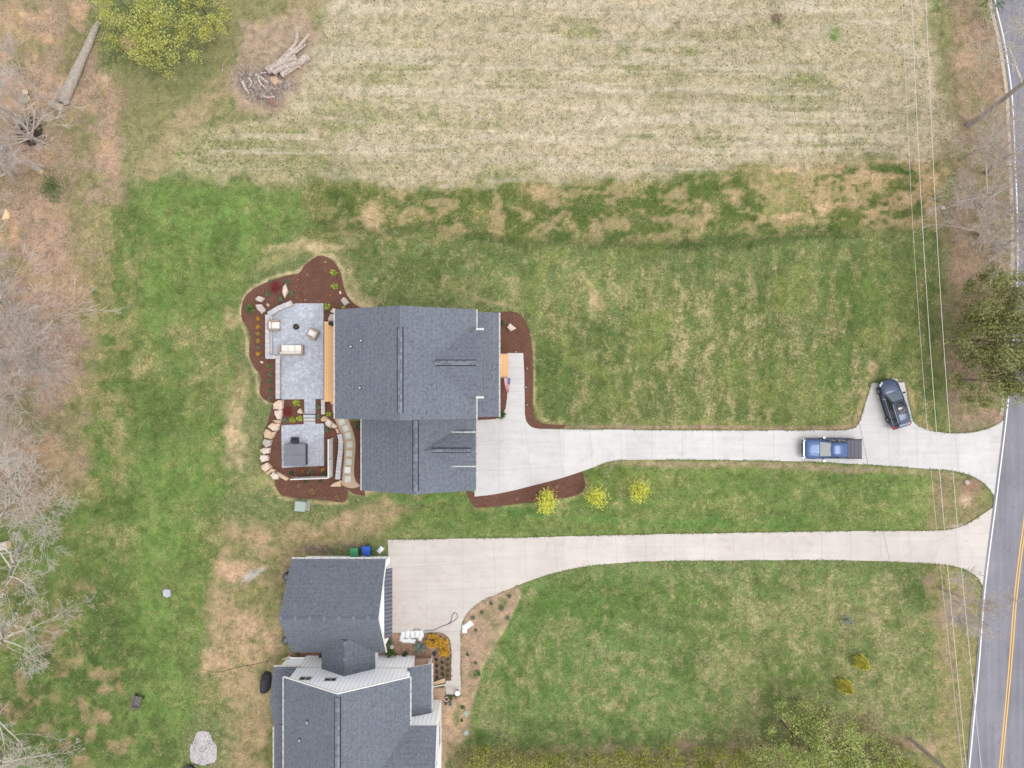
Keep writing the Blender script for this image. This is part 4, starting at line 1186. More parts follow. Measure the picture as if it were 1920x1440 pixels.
# ---- second house: garage, link, main block
H2 = empty('house', (0, -30, 0), 0, 'white sided house with grey roofs at the lower edge, beside the broad shared driveway', 'house')
b = MB(); gable_walls(b, -20.2, -12.05, -24.85, -16.97, 3.1, 6.45, 'X')
w2g = into(b, 'garage_wall', M['white_siding'], H2)
b = MB(); gable(b, -20.76, -11.88, -25.28, -16.46, 3.2, 6.9, 'X')
r2g = into(b, 'garage_roof', [M['shingle_b'], M['white']], H2)
b = MB()
k = 34
for i in range(k):
    x0 = -20.74 + i*8.84/k
    for s in (-1, 1):
        b.add([(x0,-20.87,6.925),(x0+0.25,-20.87,6.94),(x0+0.25,-20.87+s*0.17,6.80),(x0,-20.87+s*0.17,6.785)], [(0,1,2,3)], 0 if (i*7) % 5 == 0 else 1)
into(b, 'ridge_cap', [M['vent_cap'], M['shingle_b']], r2g).parent = r2g
for o_ in (r2g,): pass
def g2(p, q, root=H2, name='gutter'):
    o = gutter(p, q, None, name); inv_parent(o, root); return o
g2((-20.76,-16.4,3.17), (-11.88,-16.4,3.17))
# rake trim
def rake(p, q, root, w=0.1, h=0.2):
    p, q = Vector(p), Vector(q); d = (q-p).normalized(); n = Vector((0,0,1)).cross(d).normalized()*w/2
    b = MB(); U = Vector((0,0,0.02)); D = Vector((0,0,-h))
    vs = [p-n+U, p+n+U, q+n+U, q-n+U, p-n+D, p+n+D, q+n+D, q-n+D]
    b.add(vs, [(0,1,2,3),(7,6,5,4),(0,4,5,1),(1,5,6,2),(2,6,7,3),(3,7,4,0)])
    return into(b, 'rake_board', M['white'], root)
rake((-11.83,-16.46,3.2), (-11.83,-20.87,6.9), H2, 0.09); rake((-11.83,-20.87,6.9), (-11.83,-25.28,3.2), H2, 0.09)
# metal awning over the garage doors
b = MB(); aw0, aw1 = P(0,1195,2.8).y, P(0,1066,2.8).y; axo, axi = P(735.5,0,2.65).x, -12.03
b.add([(axi,aw0,3.15),(axo,aw0,2.65),(axo,aw1,2.65),(axi,aw1,3.15),(axi,aw0,3.08),(axo,aw0,2.58),(axo,aw1,2.58),(axi,aw1,3.08)], [(0,1,2,3),(7,6,5,4),(0,4,5,1),(1,5,6,2),(2,6,7,3)])
n = 17
for i in range(n+1):
    y = aw0 + 0.02 + (aw1-aw0-0.04)*i/n
    b.add([(axi,y-0.02,3.155),(axo,y-0.02,2.655),(axo,y+0.02,2.655),(axi,y+0.02,3.155),(axi,y-0.02,3.2),(axo,y-0.02,2.7),(axo,y+0.02,2.7),(axi,y+0.02,3.2)], [(4,5,6,7),(0,1,5,4),(3,7,6,2),(1,2,6,5)], 1)
into(b, 'awning', [M['metal_roof'], M['dark']], H2)
def d2(*a, **k):
    o = door(*a, **k); return o
for y in (-19.0, -22.6):
    o = door(-12.05, y, 0.07, 2.5, 2.2, 'E', M['white'], None, 4, 'garage_door'); inv_parent(o, H2)
# link wing
b = MB(); gable_walls(b, -17.6, -13.15, -26.8, -24.9, 3.1, 4.85)
into(b, 'link_wall', M['white_siding'], H2)
b = MB(); gable(b, -17.92, -12.86, -26.88, -23.6, 3.25, 4.98)
lk = into(b, 'link_roof', [M['shingle_b'], M['white']], H2)
b = MB()
for i in range(11):
    y0 = -26.85 + i*0.29
    for s in (-1, 1):
        b.add([(-15.39,y0,5.005),(-15.39,y0+0.27,5.02),(-15.39+s*0.16,y0+0.27,4.91),(-15.39+s*0.16,y0,4.895)], [(0,1,2,3)], 0 if (i*7) % 5 == 0 else 1)
into(b, 'ridge_cap', [M['vent_cap'], M['shingle_b']], lk).parent = lk
# main block
b = MB(); gable_walls(b, -20.3, -9.55, -48, -26.8, 5.9, 9.25)
w2 = into(b, 'wall', M['white_siding'], H2)
b = MB()
x = -20.1
while x < -9.6:     # board and batten
    zt = 5.85 + (5.35-abs(x+14.92))*0.615
    b.box(x-0.02, x+0.02, -26.799, -26.788, 0.2, zt-0.1); x += 0.38
b.box(-20.3,-9.55,-26.80,-26.765,3.02,3.2)
into(b, 'batten', M['white'], H2)
b = MB(); gable(b, -20.6, -9.2, -48.4, -26.46, 6.0, 9.5)
r2 = into(b, 'roof', [M['shingle_b'], M['white']], H2)
rv = ridge_vent(None, (-14.9, P(0,1308,9.5).y, 9.5), (-14.9, -46, 9.5), 0.2, 0.12); inv_parent(rv, H2); 
rake((-20.6,-26.43,6.0), (-14.9,-26.43,9.5), H2, 0.08); rake((-14.9,-26.43,9.5), (-9.2,-26.43,6.0), H2, 0.08)
g2((-20.65,-48,5.98), (-20.65,-26.46,5.98)); g2((-9.15,-30.8,5.98), (-9.15,-26.46,5.98))
for px, py in ((577,1352),(560,1391)):
    q = P(px, py, 7.6); vp = vent_pipe(q.x, q.y, 6.0+0.614*(q.x+20.6), None, 0.05); inv_parent(vp, H2)
for px in (571,619.5):
    q = P(px, 0, 5.75); o = window(q.x, -26.8, 5.72 if px > 600 else 5.5, 1.0, 0.7, 'N', None); inv_parent(o, H2)
# west wing roof and back porch roof
b = MB()
slab(b, [(-22.5,-29.6,4.15),(-20.2,-29.6,4.15),(-20.2,-26.72,3.0),(-22.5,-26.72,3.0)], (1,0,0), 0.12)
slab(b, [(-20.2,-29.6,4.15),(-20.02,-27.0,3.1),(-20.02,-26.72,3.0),(-20.2,-26.72,3.0)], (1,0,0), 0.12)
slab(b, [(-22.5,-32.4,3.0),(-20.3,-32.4,3.0),(-20.3,-29.6,4.15),(-22.5,-29.6,4.15)], (1,0,0), 0.12)
slab(b, [(-22.45,-48,3.0),(-20.3,-48,3.85),(-20.3,-32.2,3.85),(-22.45,-32.2,3.0)], (0,1,0), 0.12)
into(b, 'porch_roof', [M['shingle_b'], M['white']], H2)
g2((-22.5,-26.66,2.98), (-19.95,-26.66,2.98)); g2((-22.55,-48,2.98), (-22.55,-32.4,2.98))
b = MB(); gable_walls(b, -22.2, -20.35, -31.8, -27.05, 2.9, 3.95, 'X'); into(b, 'wing_wall', M['white_siding'], H2)
# front porch
b = MB(); slab(b, [(-9.45,-31.22,3.9),(-7.58,-31.22,3.05),(-7.58,-26.42,3.05),(-9.45,-26.42,3.9)], (0,1,0), 0.12)
b.box(-9.75,-9.47,-27.0,-26.5,3.7,3.86,0)
into(b, 'porch_roof', [M['shingle_b'], M['white']], H2)
g2((-7.52,-31.22,3.02), (-7.52,-26.42,3.02))
b = MB(); b.box(-9.5,-7.7,-31.0,-26.9,0,0.45); into(b, 'porch_floor', M['deck_old'], H2)
for y in (-26.75,-29.0,-30.9):
    b = MB(); b.cbox(-7.88,-7.72,y-0.08,y+0.08,0.45,2.95,0.01); into(b, 'porch_post', M['white'], H2)
# east wing with a gable to the road
wy0, wy1 = -38.6, -30.82; wym = (wy0+wy1)/2
b = MB(); gable_walls(b, -9.6, -6.97, -38.3, -31.05, 5.9, 7.5, 'X'); into(b, 'wing_wall', M['white_siding'], H2)
b = MB(); gable(b, -13.4, -6.78, wy0, wy1, 6.0, 7.75, 'X'); into(b, 'wing_roof', [M['shingle_b'], M['white']], H2)
rake((-6.74,-30.82,6.0), (-6.74,wym,7.75), H2, 0.08); rake((-6.74,wym,7.75), (-6.74,wy0,6.0), H2, 0.08)
b = MB()
for i in range(7): b.box(-9.4+i*0.38, -9.36+i*0.38, -31.049,-31.038,0.2,5.85)
for i in range(10): b.box(-6.968,-6.94,-31.25-i*0.4,-31.2-i*0.4,0.2,5.8+0.4*i*0.42)
into(b, 'batten', M['white'], H2)
o = window(-6.97, -33.6, 1.9, 1.8, 1.6, 'E', None); inv_parent(o, H2)
o = window(-6.97, -34.4, 4.9, 1.4, 1.3, 'E', None); inv_parent(o, H2)
# small white porch platform between garage and wing, and its clutter
PL = empty('back_porch', (-19.3, -26.2, 0), 0, 'white boarded porch platform in the corner between the white house and its garage link', 'porch')
b = MB(); q0, q1 = P(547,1249,0.45), P(604,1236.5,0.45)
b.add([(q0.x-0.4,-26.79,0.45),(-17.65,-26.79,0.45),(-17.65,q1.y,0.45),(P(547,0,0.45).x,q1.y,0.45),(q0.x-0.4,-26.79,0),(-17.65,-26.79,0),(-17.65,q1.y,0),(P(547,0,0.45).x,q1.y,0)], [(0,1,2,3),(3,2,6,7),(0,3,7,4),(1,5,6,2)])
into(b, 'platform', M['white_siding'], PL)
# wooden side steps to the front porch
SS = empty('porch_steps', P(792,1240), 0, 'brown wooden side steps below the white post at the front porch corner', 'steps')
for i in range(4):
    a, d = P(778,1246.6-i*3.6,0.4-i*0.09), P(804-i*0.6,1243.6-i*3.6,0.4-i*0.09)
    b = MB(); b.box(a.x, d.x, a.y, d.y+0.0, 0.33-i*0.09, 0.39-i*0.09); into(b, 'tread', M['deck_old'], SS)
b = MB(); a, d = P(778,1247), P(803,1233); b.box(a.x, d.x, a.y, d.y, 0.0, 0.04); into(b, 'dark_base', M['vent_dark'], SS)  # thin near-black sheet on the ground below the treads
b = MB(); a = P(806,1238); b.cbox(a.x-0.09, a.x+0.15, a.y-0.3, a.y+0.1, 0, 1.1, 0.01); into(b, 'newel_post', M['white'], SS)
FR = empty('boardwalk', P(823,1300), 0, 'weathered brown boardwalk ramp joining the front porch to the walk landing', 'boardwalk')
b = MB(); a, d = P(808,1314,0.2), P(834.5,1289,0.2); b.box(a.x, d.x, a.y, d.y, 0.02, 0.22); into(b, 'boards', M['deck_old'], FR)
b = MB(); a, d = P(810,1289.5,0.5), P(835,1284.5,0.5)
b.add([(a.x,a.y,0.5),(d.x,a.y+0.25,0.5),(d.x,a.y+0.33,0.5),(a.x,a.y+0.08,0.5),(a.x,a.y,0.4),(d.x,a.y+0.25,0.4),(d.x,a.y+0.33,0.4),(a.x,a.y+0.08,0.4)], [(0,1,2,3),(0,4,5,1),(2,6,7,3),(1,5,6,2)])
for x in (a.x+0.1, d.x-0.05): b.box(x-0.04, x+0.04, a.y+0.1, a.y+0.2, 0, 0.5)
into(b, 'rail', M['white'], FR)
b = MB(); a, d = P(811,1286.5,0.3), P(834,1277,0.3)
b.add([(a.x,a.y+0.05,0.3),(d.x,a.y+0.35,0.3),(d.x,a.y+0.75,0.3),(a.x,a.y+0.35,0.3),(a.x,a.y+0.05,0.0),(d.x,a.y+0.35,0.0),(d.x,a.y+0.75,0.0),(a.x,a.y+0.35,0.0)], [(0,1,2,3),(0,4,5,1),(2,6,7,3),(1,5,6,2)])
into(b, 'edge_planter', M['bed_wood'], FR)

# ------------------------------------------------------------------ stones and walls
def one(b, name, mats, label, cat, group=None, smooth=False, at=None, kind=None):
    """a thing that is a single mesh, its origin at its base"""
    xs = [v[0] for v in b.v]; ys = [v[1] for v in b.v]
    loc = at or ((min(xs)+max(xs))/2, (min(ys)+max(ys))/2, min(v[2] for v in b.v))
    return tag(b.build(name, mats, None, smooth, loc), label, cat, group, kind)

def stone_mb(poly, h, z0=0.0, seed=1):
    """irregular rock grown from its ground outline: several jittered rings and a crowned, faceted top"""
    rn = random.Random(seed)
    q = [Vector(p) for p in W2(poly, h*0.7)]
    c = sum(q, Vector((0, 0)))/len(q)
    ring = []
    n = len(q)
    for i in range(n):
        a, d = q[i], q[(i+1) % n]
        ring += [a, a.lerp(d, 0.33), a.lerp(d, 0.67)]
    n = len(ring)
    jit = [1 + rn.uniform(-0.05, 0.05) for _ in range(n)]
    b = MB(); vs = []
    for s_, z in ((0.97, -0.05), (1.03, 0.22), (1.0, 0.6), (0.93, 0.84), (0.74, 0.96), (0.42, 1.0)):
        for i, p in enumerate(ring):
            k = s_*jit[i]*(1+rn.uniform(-0.025, 0.025))
            v = c + (p-c)*k
            vs.append((v.x, v.y, z0 + h*z*(1+rn.uniform(-0.07, 0.07))))
    fs = []
    for j in range(5):
        for i in range(n):
            fs.append((j*n+i, j*n+(i+1) % n, (j+1)*n+(i+1) % n, (j+1)*n+i))
    vs.append((c.x+rn.uniform(-.03,.03), c.y+rn.uniform(-.03,.03), z0+h*rn.uniform(0.98, 1.06)))
    for i in range(n): fs.append((5*n+i, 5*n+(i+1) % n, 6*n))
    a = sum(q[i].x*q[(i+1) % len(q)].y-q[(i+1) % len(q)].x*q[i].y for i in range(len(q)))
    if a < 0: fs = [tuple(reversed(f)) for f in fs]
    return b.add(vs, fs)
def Z2(L): return [(480+x*200/1440, 740+y*200/1440) for x, y in L]
def Z1(L): return [(420+x*0.15625, 460+y*0.15625) for x, y in L]
SA, SG = M['stone_tan'], M['stone_grey']
SW = mottled('white_tan_boulder', A(204,184,168), A(230,214,202), 3.0, 0.9, 0.5, bd=0.05)
SO = mottled('orange_tan_boulder', A(194,164,134), A(216,188,160), 3.0, 0.9, 0.5, bd=0.05)
wallst = [
 ([(225,120),(300,72),(362,80),(365,185),(330,207),(232,195)], 0.62, SA, 'big pinkish tan boulder heading the curved boulder wall, touching the patio corner'),
 ([(245,214),(355,200),(352,280),(335,335),(285,330),(252,270)], 0.6, SW, 'pale boulder second from the patio end of the curved boulder wall'),
 ([(215,345),(280,338),(336,342),(334,385),(290,395)], 0.4, SO, 'flat orange tan stone low in the boulder wall where it starts to curve'),
 ([(158,425),(215,380),(320,392),(300,475),(232,502)], 0.6, SA, 'wide tan boulder in the upper bend of the curved boulder wall'),
 ([(103,510),(140,455),(228,508),(276,490),(240,560),(205,605),(110,580)], 0.62, SO, 'large orange tan boulder on the outer side of the wall bend'),
 ([(84,655),(112,598),(212,612),(195,690),(135,716)], 0.6, SG, 'rounded grey boulder at the western middle of the boulder wall'),
 ([(48,745),(98,718),(190,716),(180,790),(108,808)], 0.55, SW, 'split white boulder at the westernmost point of the boulder wall'),
 ([(50,865),(60,812),(160,818),(166,892),(78,912)], 0.58, SW, 'blocky pale boulder just below the westernmost point of the wall'),
 ([(64,960),(150,912),(215,978),(128,1044),(82,1012)], 0.58, SA, 'diamond shaped tan boulder in the lower bend of the boulder wall'),
 ([(134,1052),(205,990),(272,1028),(208,1052),(155,1086)], 0.45, SO, 'narrow orange stone wedged in the lower bend of the boulder wall'),
 ([(188,1085),(232,1040),(318,1085),(286,1150),(228,1140)], 0.55, SW, 'bright white boulder at the lower end of the boulder wall'),
 ([(272,1038),(330,1060),(445,1130),(410,1165),(315,1112)], 0.45, SO, 'long thin tan slab ending the boulder wall at the white screen'),
 ([(868,330),(910,286),(962,300),(948,356),(890,364)], 0.5, SO, 'orange tan boulder beside the end of the short grey wall'),
 ([(930,385),(962,310),(1030,372),(1004,432),(1010,456),(950,415)], 0.55, SW, 'jagged white boulder in the short row beside the gravel path'),
 ([(1008,436),(1035,374),(1100,428),(1070,462)], 0.5, SA, 'small tan boulder third in the short row beside the gravel path'),
 ([(1070,464),(1100,448),(1135,520),(1095,526)], 0.4, SO, 'narrow brown stone touching the top of the curved grey cap wall'),
 ([(1000,1222),(1060,1182),(1146,1156),(1146,1242),(1010,1242)], 0.4, SO, 'flat orange boulder at the lower end of the curved grey cap wall'),
 ([(558,215),(595,178),(642,258),(600,256),(560,248)], 0.45, SA, 'triangular pink boulder in the small bed beside the garden walk'),
]
for i, (p, h, m, lab) in enumerate(wallst):
    one(stone_mb(Z2(p), h, 0, 100+i), 'boulder', m, lab, 'boulder', 'tan boulders set around the patio beds')
bedst = [
 ([(375,640),(410,605),(450,615),(490,635),(450,682),(385,665)], 0.4, SG, 'pale grey boulder upper of the pair at the west end of the mulch bed'),
 ([(375,712),(450,705),(500,775),(450,820),(395,765)], 0.4, SG, 'pale grey boulder lower of the pair at the west end of the mulch bed'),
 ([(735,465),(766,555),(725,632),(700,570),(708,500)], 0.5, SW, 'tall narrow white slab standing beside the red maple'),
 ([(503,705),(520,692),(546,715),(530,740)], 0.2, SO, 'small tan stone near the corner of the stone seat wall'),
 ([(1400,665),(1420,630),(1447,620),(1505,690),(1445,725)], 0.35, SG, 'round grey boulder in the mulch near the roof corner'),
 ([(1273,800),(1310,750),(1365,775),(1340,822)], 0.4, SA, 'tan boulder half under the roof corner'),
 ([(1248,880),(1275,822),(1325,828),(1325,912),(1250,912)], 0.35, SG, 'grey boulder touching the upper end of the orange deck'),
 ([(1380,556),(1400,543),(1412,580),(1388,590)], 0.15, SW, 'small white stone above the round grey boulder'),
 ([(428,1395),(450,1385),(475,1402),(452,1420)], 0.18, SA, 'small pink stone in the west mulch bed beside the plant row'),
]
for i, (p, h, m, lab) in enumerate(bedst):
    one(stone_mb(Z1(p), h, 0.02, 300+i), 'boulder', m, lab, 'boulder', 'stones lying in the mulch beds')
one(stone_mb([(950.2,614),(955.8,606),(967.6,615.5),(962,619),(957,620.6)], 0.45, 0.02, 401), 'boulder', SW, 'white boulder in the rounded mulch bed by the front porch', 'boulder', 'stones lying in the mulch beds')
one(stone_mb([(305,1108),(309,1104),(318,1106),(320,1117),(313,1121),(306,1117)], 0.3, 0, 402), 'boulder', M['cap_grey'], 'single light grey rock alone on the western lawn', 'boulder')
one(stone_mb([(1809,902),(1813,900),(1818,903),(1817,908),(1811,909)], 0.3, 0, 403), 'boulder', SG, 'small grey rock in the soil point between the two driveway mouths', 'boulder')
one(stone_mb([(1765,388),(1769,386),(1773,389),(1772,393),(1767,393)], 0.25, 0, 404), 'boulder', SW, 'small white stone under the bare trees along the road', 'boulder')
one(stone_mb([(3,412),(10,392),(17,399),(16,410)], 0.3, 0, 405), 'boulder', M['cutwood'], 'small orange tan stone at the far left under the bare trees', 'boulder')

# seat wall of the patio, in cap blocks
SWL = empty('seat_wall', P(504,620), 0, 'low grey stone seat wall along the west side of the upper patio', 'wall')
def cap_run(b, p, q, w, h, n, mi=(0, 1)):
    p, q = Vector(p), Vector(q); d = q-p; L = d.length; a = math.atan2(d.y, d.x)
    for i in range(n):
        Mx = Matrix.Translation((p.x, p.y, 0)) @ Matrix.Rotation(a, 4, 'Z')
        b.cbox(i*L/n+0.006, (i+1)*L/n-0.006, -w/2, w/2, h-0.09, h, 0.015, mi[i % len(mi)], Mx)
b = MB()
hw = 0.55
p0, p1, p2, p3, p4 = P(501,589.5,hw), P(501,670,hw), P(520,671,hw), P(520.5,748,hw), P(549,571,hw)
cap_run(b, (p0.x, p0.y), (p1.x, p1.y), 0.42, hw, 9)
cap_run(b, (P(497.5,0,hw).x, P(0,670.5,hw).y+0.05), (P(526,0,hw).x, P(0,670.5,hw).y+0.05), 0.34, hw-0.004, 3)
cap_run(b, (p3.x, p2.y-0.1), (p3.x, p3.y), 0.42, hw, 8, (1, 0))
wl = into(b, 'coping', [M['cap_grey'], M['cap_warm']], SWL)
b = MB()
def body(b, p, q, w, h):
    p, q = Vector(p), Vector(q); d = q-p; a = math.atan2(d.y, d.x)
    b.box(0, d.length, -w/2, w/2, 0, h, 0, Matrix.Translation((p.x, p.y, 0)) @ Matrix.Rotation(a, 4, 'Z'))
body(b, (p0.x+0.01, p0.y-0.01), (p1.x+0.01, p1.y), 0.34, hw-0.093)
into(b, 'wall_blocks', M['cap_warm'], SWL)
b = MB(); body(b, (p3.x+0.01, p2.y-0.1), (p3.x+0.01, p3.y), 0.34, hw-0.093); into(b, 'wall_blocks', M['cap_warm'], SWL)
# inner bench ledge, one step lower
b = MB(); e0, e1 = P(507.5,592,0.36), P(507.5,668,0.36); cap_run(b, (e0.x, e0.y), (e1.x, e1.y), 0.26, 0.36, 8, (1, 0)); into(b, 'bench_ledge', [M['cap_grey'], M['cap_warm']], SWL)
# five stepped blocks on the diagonal
dg = [((502,589),(516,581.5)),((513,582.5),(525,575.8)),((523,577.5),(535,571.5)),((535,573),(546.5,567))]
for i, (s_, t_) in enumerate(dg):
    a, d = P(*s_, 0.5), P(*t_, 0.5); v = d-a; an = math.atan2(v.y, v.x)
    b = MB(); b.cbox(0.0, v.length-0.01, -0.24, 0.24, 0, 0.46+0.02*(i % 2), 0.03, i % 2, Matrix.Translation((a.x, a.y, 0)) @ Matrix.Rotation(an, 4, 'Z'))
    into(b, 'corner_block', [M['cap_grey'], M['cap_warm']], SWL)
# short straight wall beside the walk
b = MB(); a, d = P(605,749,0.4), P(605.5,777,0.4); body(b, (a.x, a.y), (d.x, d.y), 0.30, 0.31); cap_run(b, (a.x, a.y), (d.x, d.y), 0.36, 0.4, 3, (1, 1))
one(b, 'garden_wall', [M['cap_warm'], M['cap_warm']], 'short straight grey wall beside the garden walk, below the orange deck', 'wall')
# curved wall along the gravel path
cw = crom([(636,814),(638.5,826),(638,843),(636,862),(634,880),(632.5,899)], 3)
cwp = W2(cw, 0.6)
b = MB()
for i in range(len(cwp)-1):
    body(b, cwp[i], cwp[i+1], 0.36, 0.505); cap_run(b, cwp[i], cwp[i+1], 0.44, 0.6, 1, (0,) if i % 3 else (1,))
one(b, 'retaining_wall', [M['cap_grey'], M['cap_warm']], 'curved grey capped wall running between the gravel path and the white screen', 'wall')

# privacy screens
def screen(p, q, h, lab):
    p, q = Vector(p), Vector(q); d = q-p; L = d.length; a = math.atan2(d.y, d.x)
    root = empty('privacy_screen', (p.x, p.y, 0), a, lab, 'screen', 'white privacy screens around the hot tub')
    b = MB(); n = 11
    for i in range(n):
        z0 = 0.08 + i*(h-0.12)/n
        b.box(0.0, L, -0.012, 0.012, z0, z0+(h-0.12)/n-0.012)
    b.build('slat_panel', M['white'], root)
    for x in (0.0, L):
        b = MB(); b.cbox(x-0.05, x+0.05, -0.05, 0.05, 0, h, 0.01); b.build('post', M['white'], root)
    b = MB(); b.box(0.05, L-0.05, -0.04, 0.04, h-0.05, h-0.01); b.build('top_rail', M['white'], root)
hs_ = 1.9
ex = P(624.5,0).x
screen((ex, P(0,822).y), (ex, P(0,857.5).y), hs_, 'upper white slatted screen panel on the east side of the lower patio')
screen((ex, P(0,858.6).y), (ex, P(0,891).y), hs_, 'lower white slatted screen panel on the east side of the lower patio')
sy = P(0,892.2).y
screen((ex-0.12, sy), (P(586,0).x, sy-0.06), hs_, 'white slatted screen panel behind the bed, next to the corner with the tall screens')
screen((P(584.6,0).x, sy-0.06), (P(556,0).x, sy-0.12), hs_, 'white slatted screen panel behind the bed, at the end touching the boulders')

# ------------------------------------------------------------------ patio furniture, hot tub, cabinet
WK = mottled('brown_wicker', A(150,128,114), A(184,162,148), 18, 0.8, 0.5)
CU = mottled('cream_cushion', A(238,234,226), A(226,222,214), 2, 0.9, 0.15)
def seat_set(name, px, py, rz, w, d, nc, lab, cat):
    """lounge chair or sofa, back on -Y, seat facing +Y (local)"""
    root = empty(name, P(px, py, 0.0), math.radians(rz), lab, cat, 'wicker seats on the patio')
    root.location = P(px, py, 0.4); root.location.z = 0.12
    ar = 0.16
    b = MB(); b.cbox(-w/2+ar, w/2-ar, -d/2+0.14, d/2-0.02, 0.08, 0.28, 0.02); b.build('seat_base', WK, root)
    for s in (-1, 1):
        x0, x1 = (-w/2, -w/2+ar) if s < 0 else (w/2-ar, w/2)
        b = MB(); b.cbox(x0, x1, -d/2+0.02, d/2, 0.06, 0.60, 0.03); b.build('armrest', WK, root)
    b = MB(); b.cbox(-w/2+ar+0.002, w/2-ar-0.002, -d/2, -d/2+0.14, 0.06, 0.74, 0.03); b.build('backrest', WK, root)
    cw = (w-2*ar)/nc
    for i in range(nc):
        x0 = -w/2+ar+i*cw+0.008
        b = MB(); b.cbox(x0, x0+cw-0.016, -d/2+0.28, d/2-0.01, 0.28, 0.44, 0.05); b.build('seat_cushion', CU, root)
        b = MB(); b.cbox(x0, x0+cw-0.016, -d/2+0.145, -d/2+0.275, 0.30, 0.80, 0.05); b.build('back_cushion', CU, root)
    for sx in (-1, 1):
        for y in (-d/2+0.08, d/2-0.08):
            b = MB(); b.box(sx*(w/2-0.08)-0.03, sx*(w/2-0.08)+0.03, y-0.03, y+0.03, 0, 0.075); b.build('leg', M['dark'], root)
    return root
seat_set('armchair', 514.5, 610, -90, 1.05, 1.05, 1, 'wicker armchair with cream cushion beside the seat wall', 'armchair')
seat_set('armchair', 587.5, 626, 62, 0.95, 1.0, 1, 'wicker armchair with cream cushion turned at an angle toward the fire pit', 'armchair')
seat_set('outdoor_sofa', 547.2, 656.5, 0, 2.35, 1.0, 3, 'long wicker sofa with cream cushions on the upper patio', 'sofa')
fp = P(556.5, 613, 0.3)
FP = empty('fire_pit', (fp.x, fp.y, 0.12), 0, 'small round black fire pit standing on the upper patio', 'fire pit')
b = MB(); b.lathe(0, 0, [(0.20,0),(0.22,0.02),(0.22,0.1),(0.25,0.38),(0.29,0.42),(0.29,0.44),(0.23,0.44),(0.21,0.30)], 28); b.build('bowl', M['dark'], FP, True)
b = MB(); b.lathe(0, 0, [(0.10,0.31),(0.20,0.312)], 20); b.build('ash_plate', M['vent_dark'], FP)
b = MB()
for k in range(5): b.tube([(math.cos(k*1.26)*0.17, math.sin(k*1.26)*0.17, 0.34), (-math.cos(k*1.26+0.5)*0.15, -math.sin(k*1.26+0.5)*0.15, 0.39)], 0.03, 6)
o = b.build('firewood', M['bark_brown'], FP); tag(o, kind='stuff')

HT = empty('hot_tub', (P(553,853,0.9).x, P(0,853,0.9).y, 0.085), 0, 'square hot tub under a dark grey folding cover on the lower patio', 'hot tub')
CVR = mottled('grey_vinyl_cover', A(112,114,122), A(124,126,134), 1.2, 0.5, 0.1)
w_, d_ = 2.12, 2.14
b = MB(); b.cbox(-w_/2+0.05, w_/2-0.05, -d_/2+0.05, d_/2-0.05, 0, 0.82, 0.02); b.build('cabinet', mottled('charcoal_cabinet', A(66,66,74), A(82,82,90), 4, 0.7, 0.2), HT)
for s in (0, 1):
    b = MB(); y0, y1 = (-d_/2, -0.012) if s == 0 else (0.012, d_/2)
    b.add([(-w_/2,y0,0.83),(w_/2,y0,0.83),(w_/2,y1,0.83),(-w_/2,y1,0.83),(-w_/2+0.03,y0+(0.03 if s==0 else 0),0.90 if s==0 else 0.93),(w_/2-0.03,y0+(0.03 if s==0 else 0),0.90 if s==0 else 0.93),(w_/2-0.03,y1-(0.03 if s else 0),0.93 if s==0 else 0.90),(-w_/2+0.03,y1-(0.03 if s else 0),0.93 if s==0 else 0.90)],
          [(3,2,1,0),(4,5,6,7),(0,1,5,4),(1,2,6,5),(2,3,7,6),(3,0,4,7)])
    b.build('cover_half', CVR, HT)
b = MB(); b.tube([(w_/2+0.05,-0.9,0.3),(w_/2+0.05,-0.9,0.86),(w_/2+0.05,0.9,0.86),(w_/2+0.05,0.9,0.3)], 0.025, 6); b.build('cover_lifter', M['dark'], HT)
stp = P(552.5, 824.5, 0.3)
ST = empty('tub_step', (stp.x, stp.y, 0.085), 0, 'dark grey two tread step leaning against the upper side of the hot tub', 'steps')
b = MB(); b.cbox(-0.37,0.37,-0.02,0.25,0.0,0.22,0.015); b.build('lower_tread', M['black_cloth'], ST)
b = MB(); b.cbox(-0.37,0.37,-0.28,-0.024,0.0,0.42,0.015); b.build('upper_tread', M['black_cloth'], ST)

UB = empty('utility_cabinet', P(569,947), math.radians(-5), 'pale green metal utility cabinet on a concrete pad below the mulch bed', 'utility cabinet')
b = MB(); b.cbox(-0.62,0.66,-0.50,0.50,0,0.08,0.01); b.build('pad', M['conc_edge'], UB)
UG = mottled('pale_green_enamel', A(150,166,154), A(164,178,166), 1.5, 0.45, 0.0)
b = MB(); b.cbox(-0.58,0.40,-0.46,0.46,0.08,0.86,0.03); b.build('body', UG, UB)
b = MB(); b.add([(0.40,-0.47,0.84),(0.46,-0.47,0.5),(0.46,0.47,0.5),(0.40,0.47,0.84),(-0.60,-0.48,0.88),(0.42,-0.48,0.88),(0.42,0.48,0.88),(-0.60,0.48,0.88),(-0.60,-0.48,0.862),(0.42,-0.48,0.862),(0.42,0.48,0.862),(-0.60,0.48,0.862)], [(4,5,6,7),(8,9,5,4),(9,10,6,5),(10,11,7,6),(11,8,4,7)]); b.build('lid', UG, UB)
b = MB(); b.box(0.40,0.43,-0.4,0.4,0.15,0.8); b.build('door', mottled('cabinet_door', A(176,186,180), A(188,196,190), 2, 0.5, 0), UB)

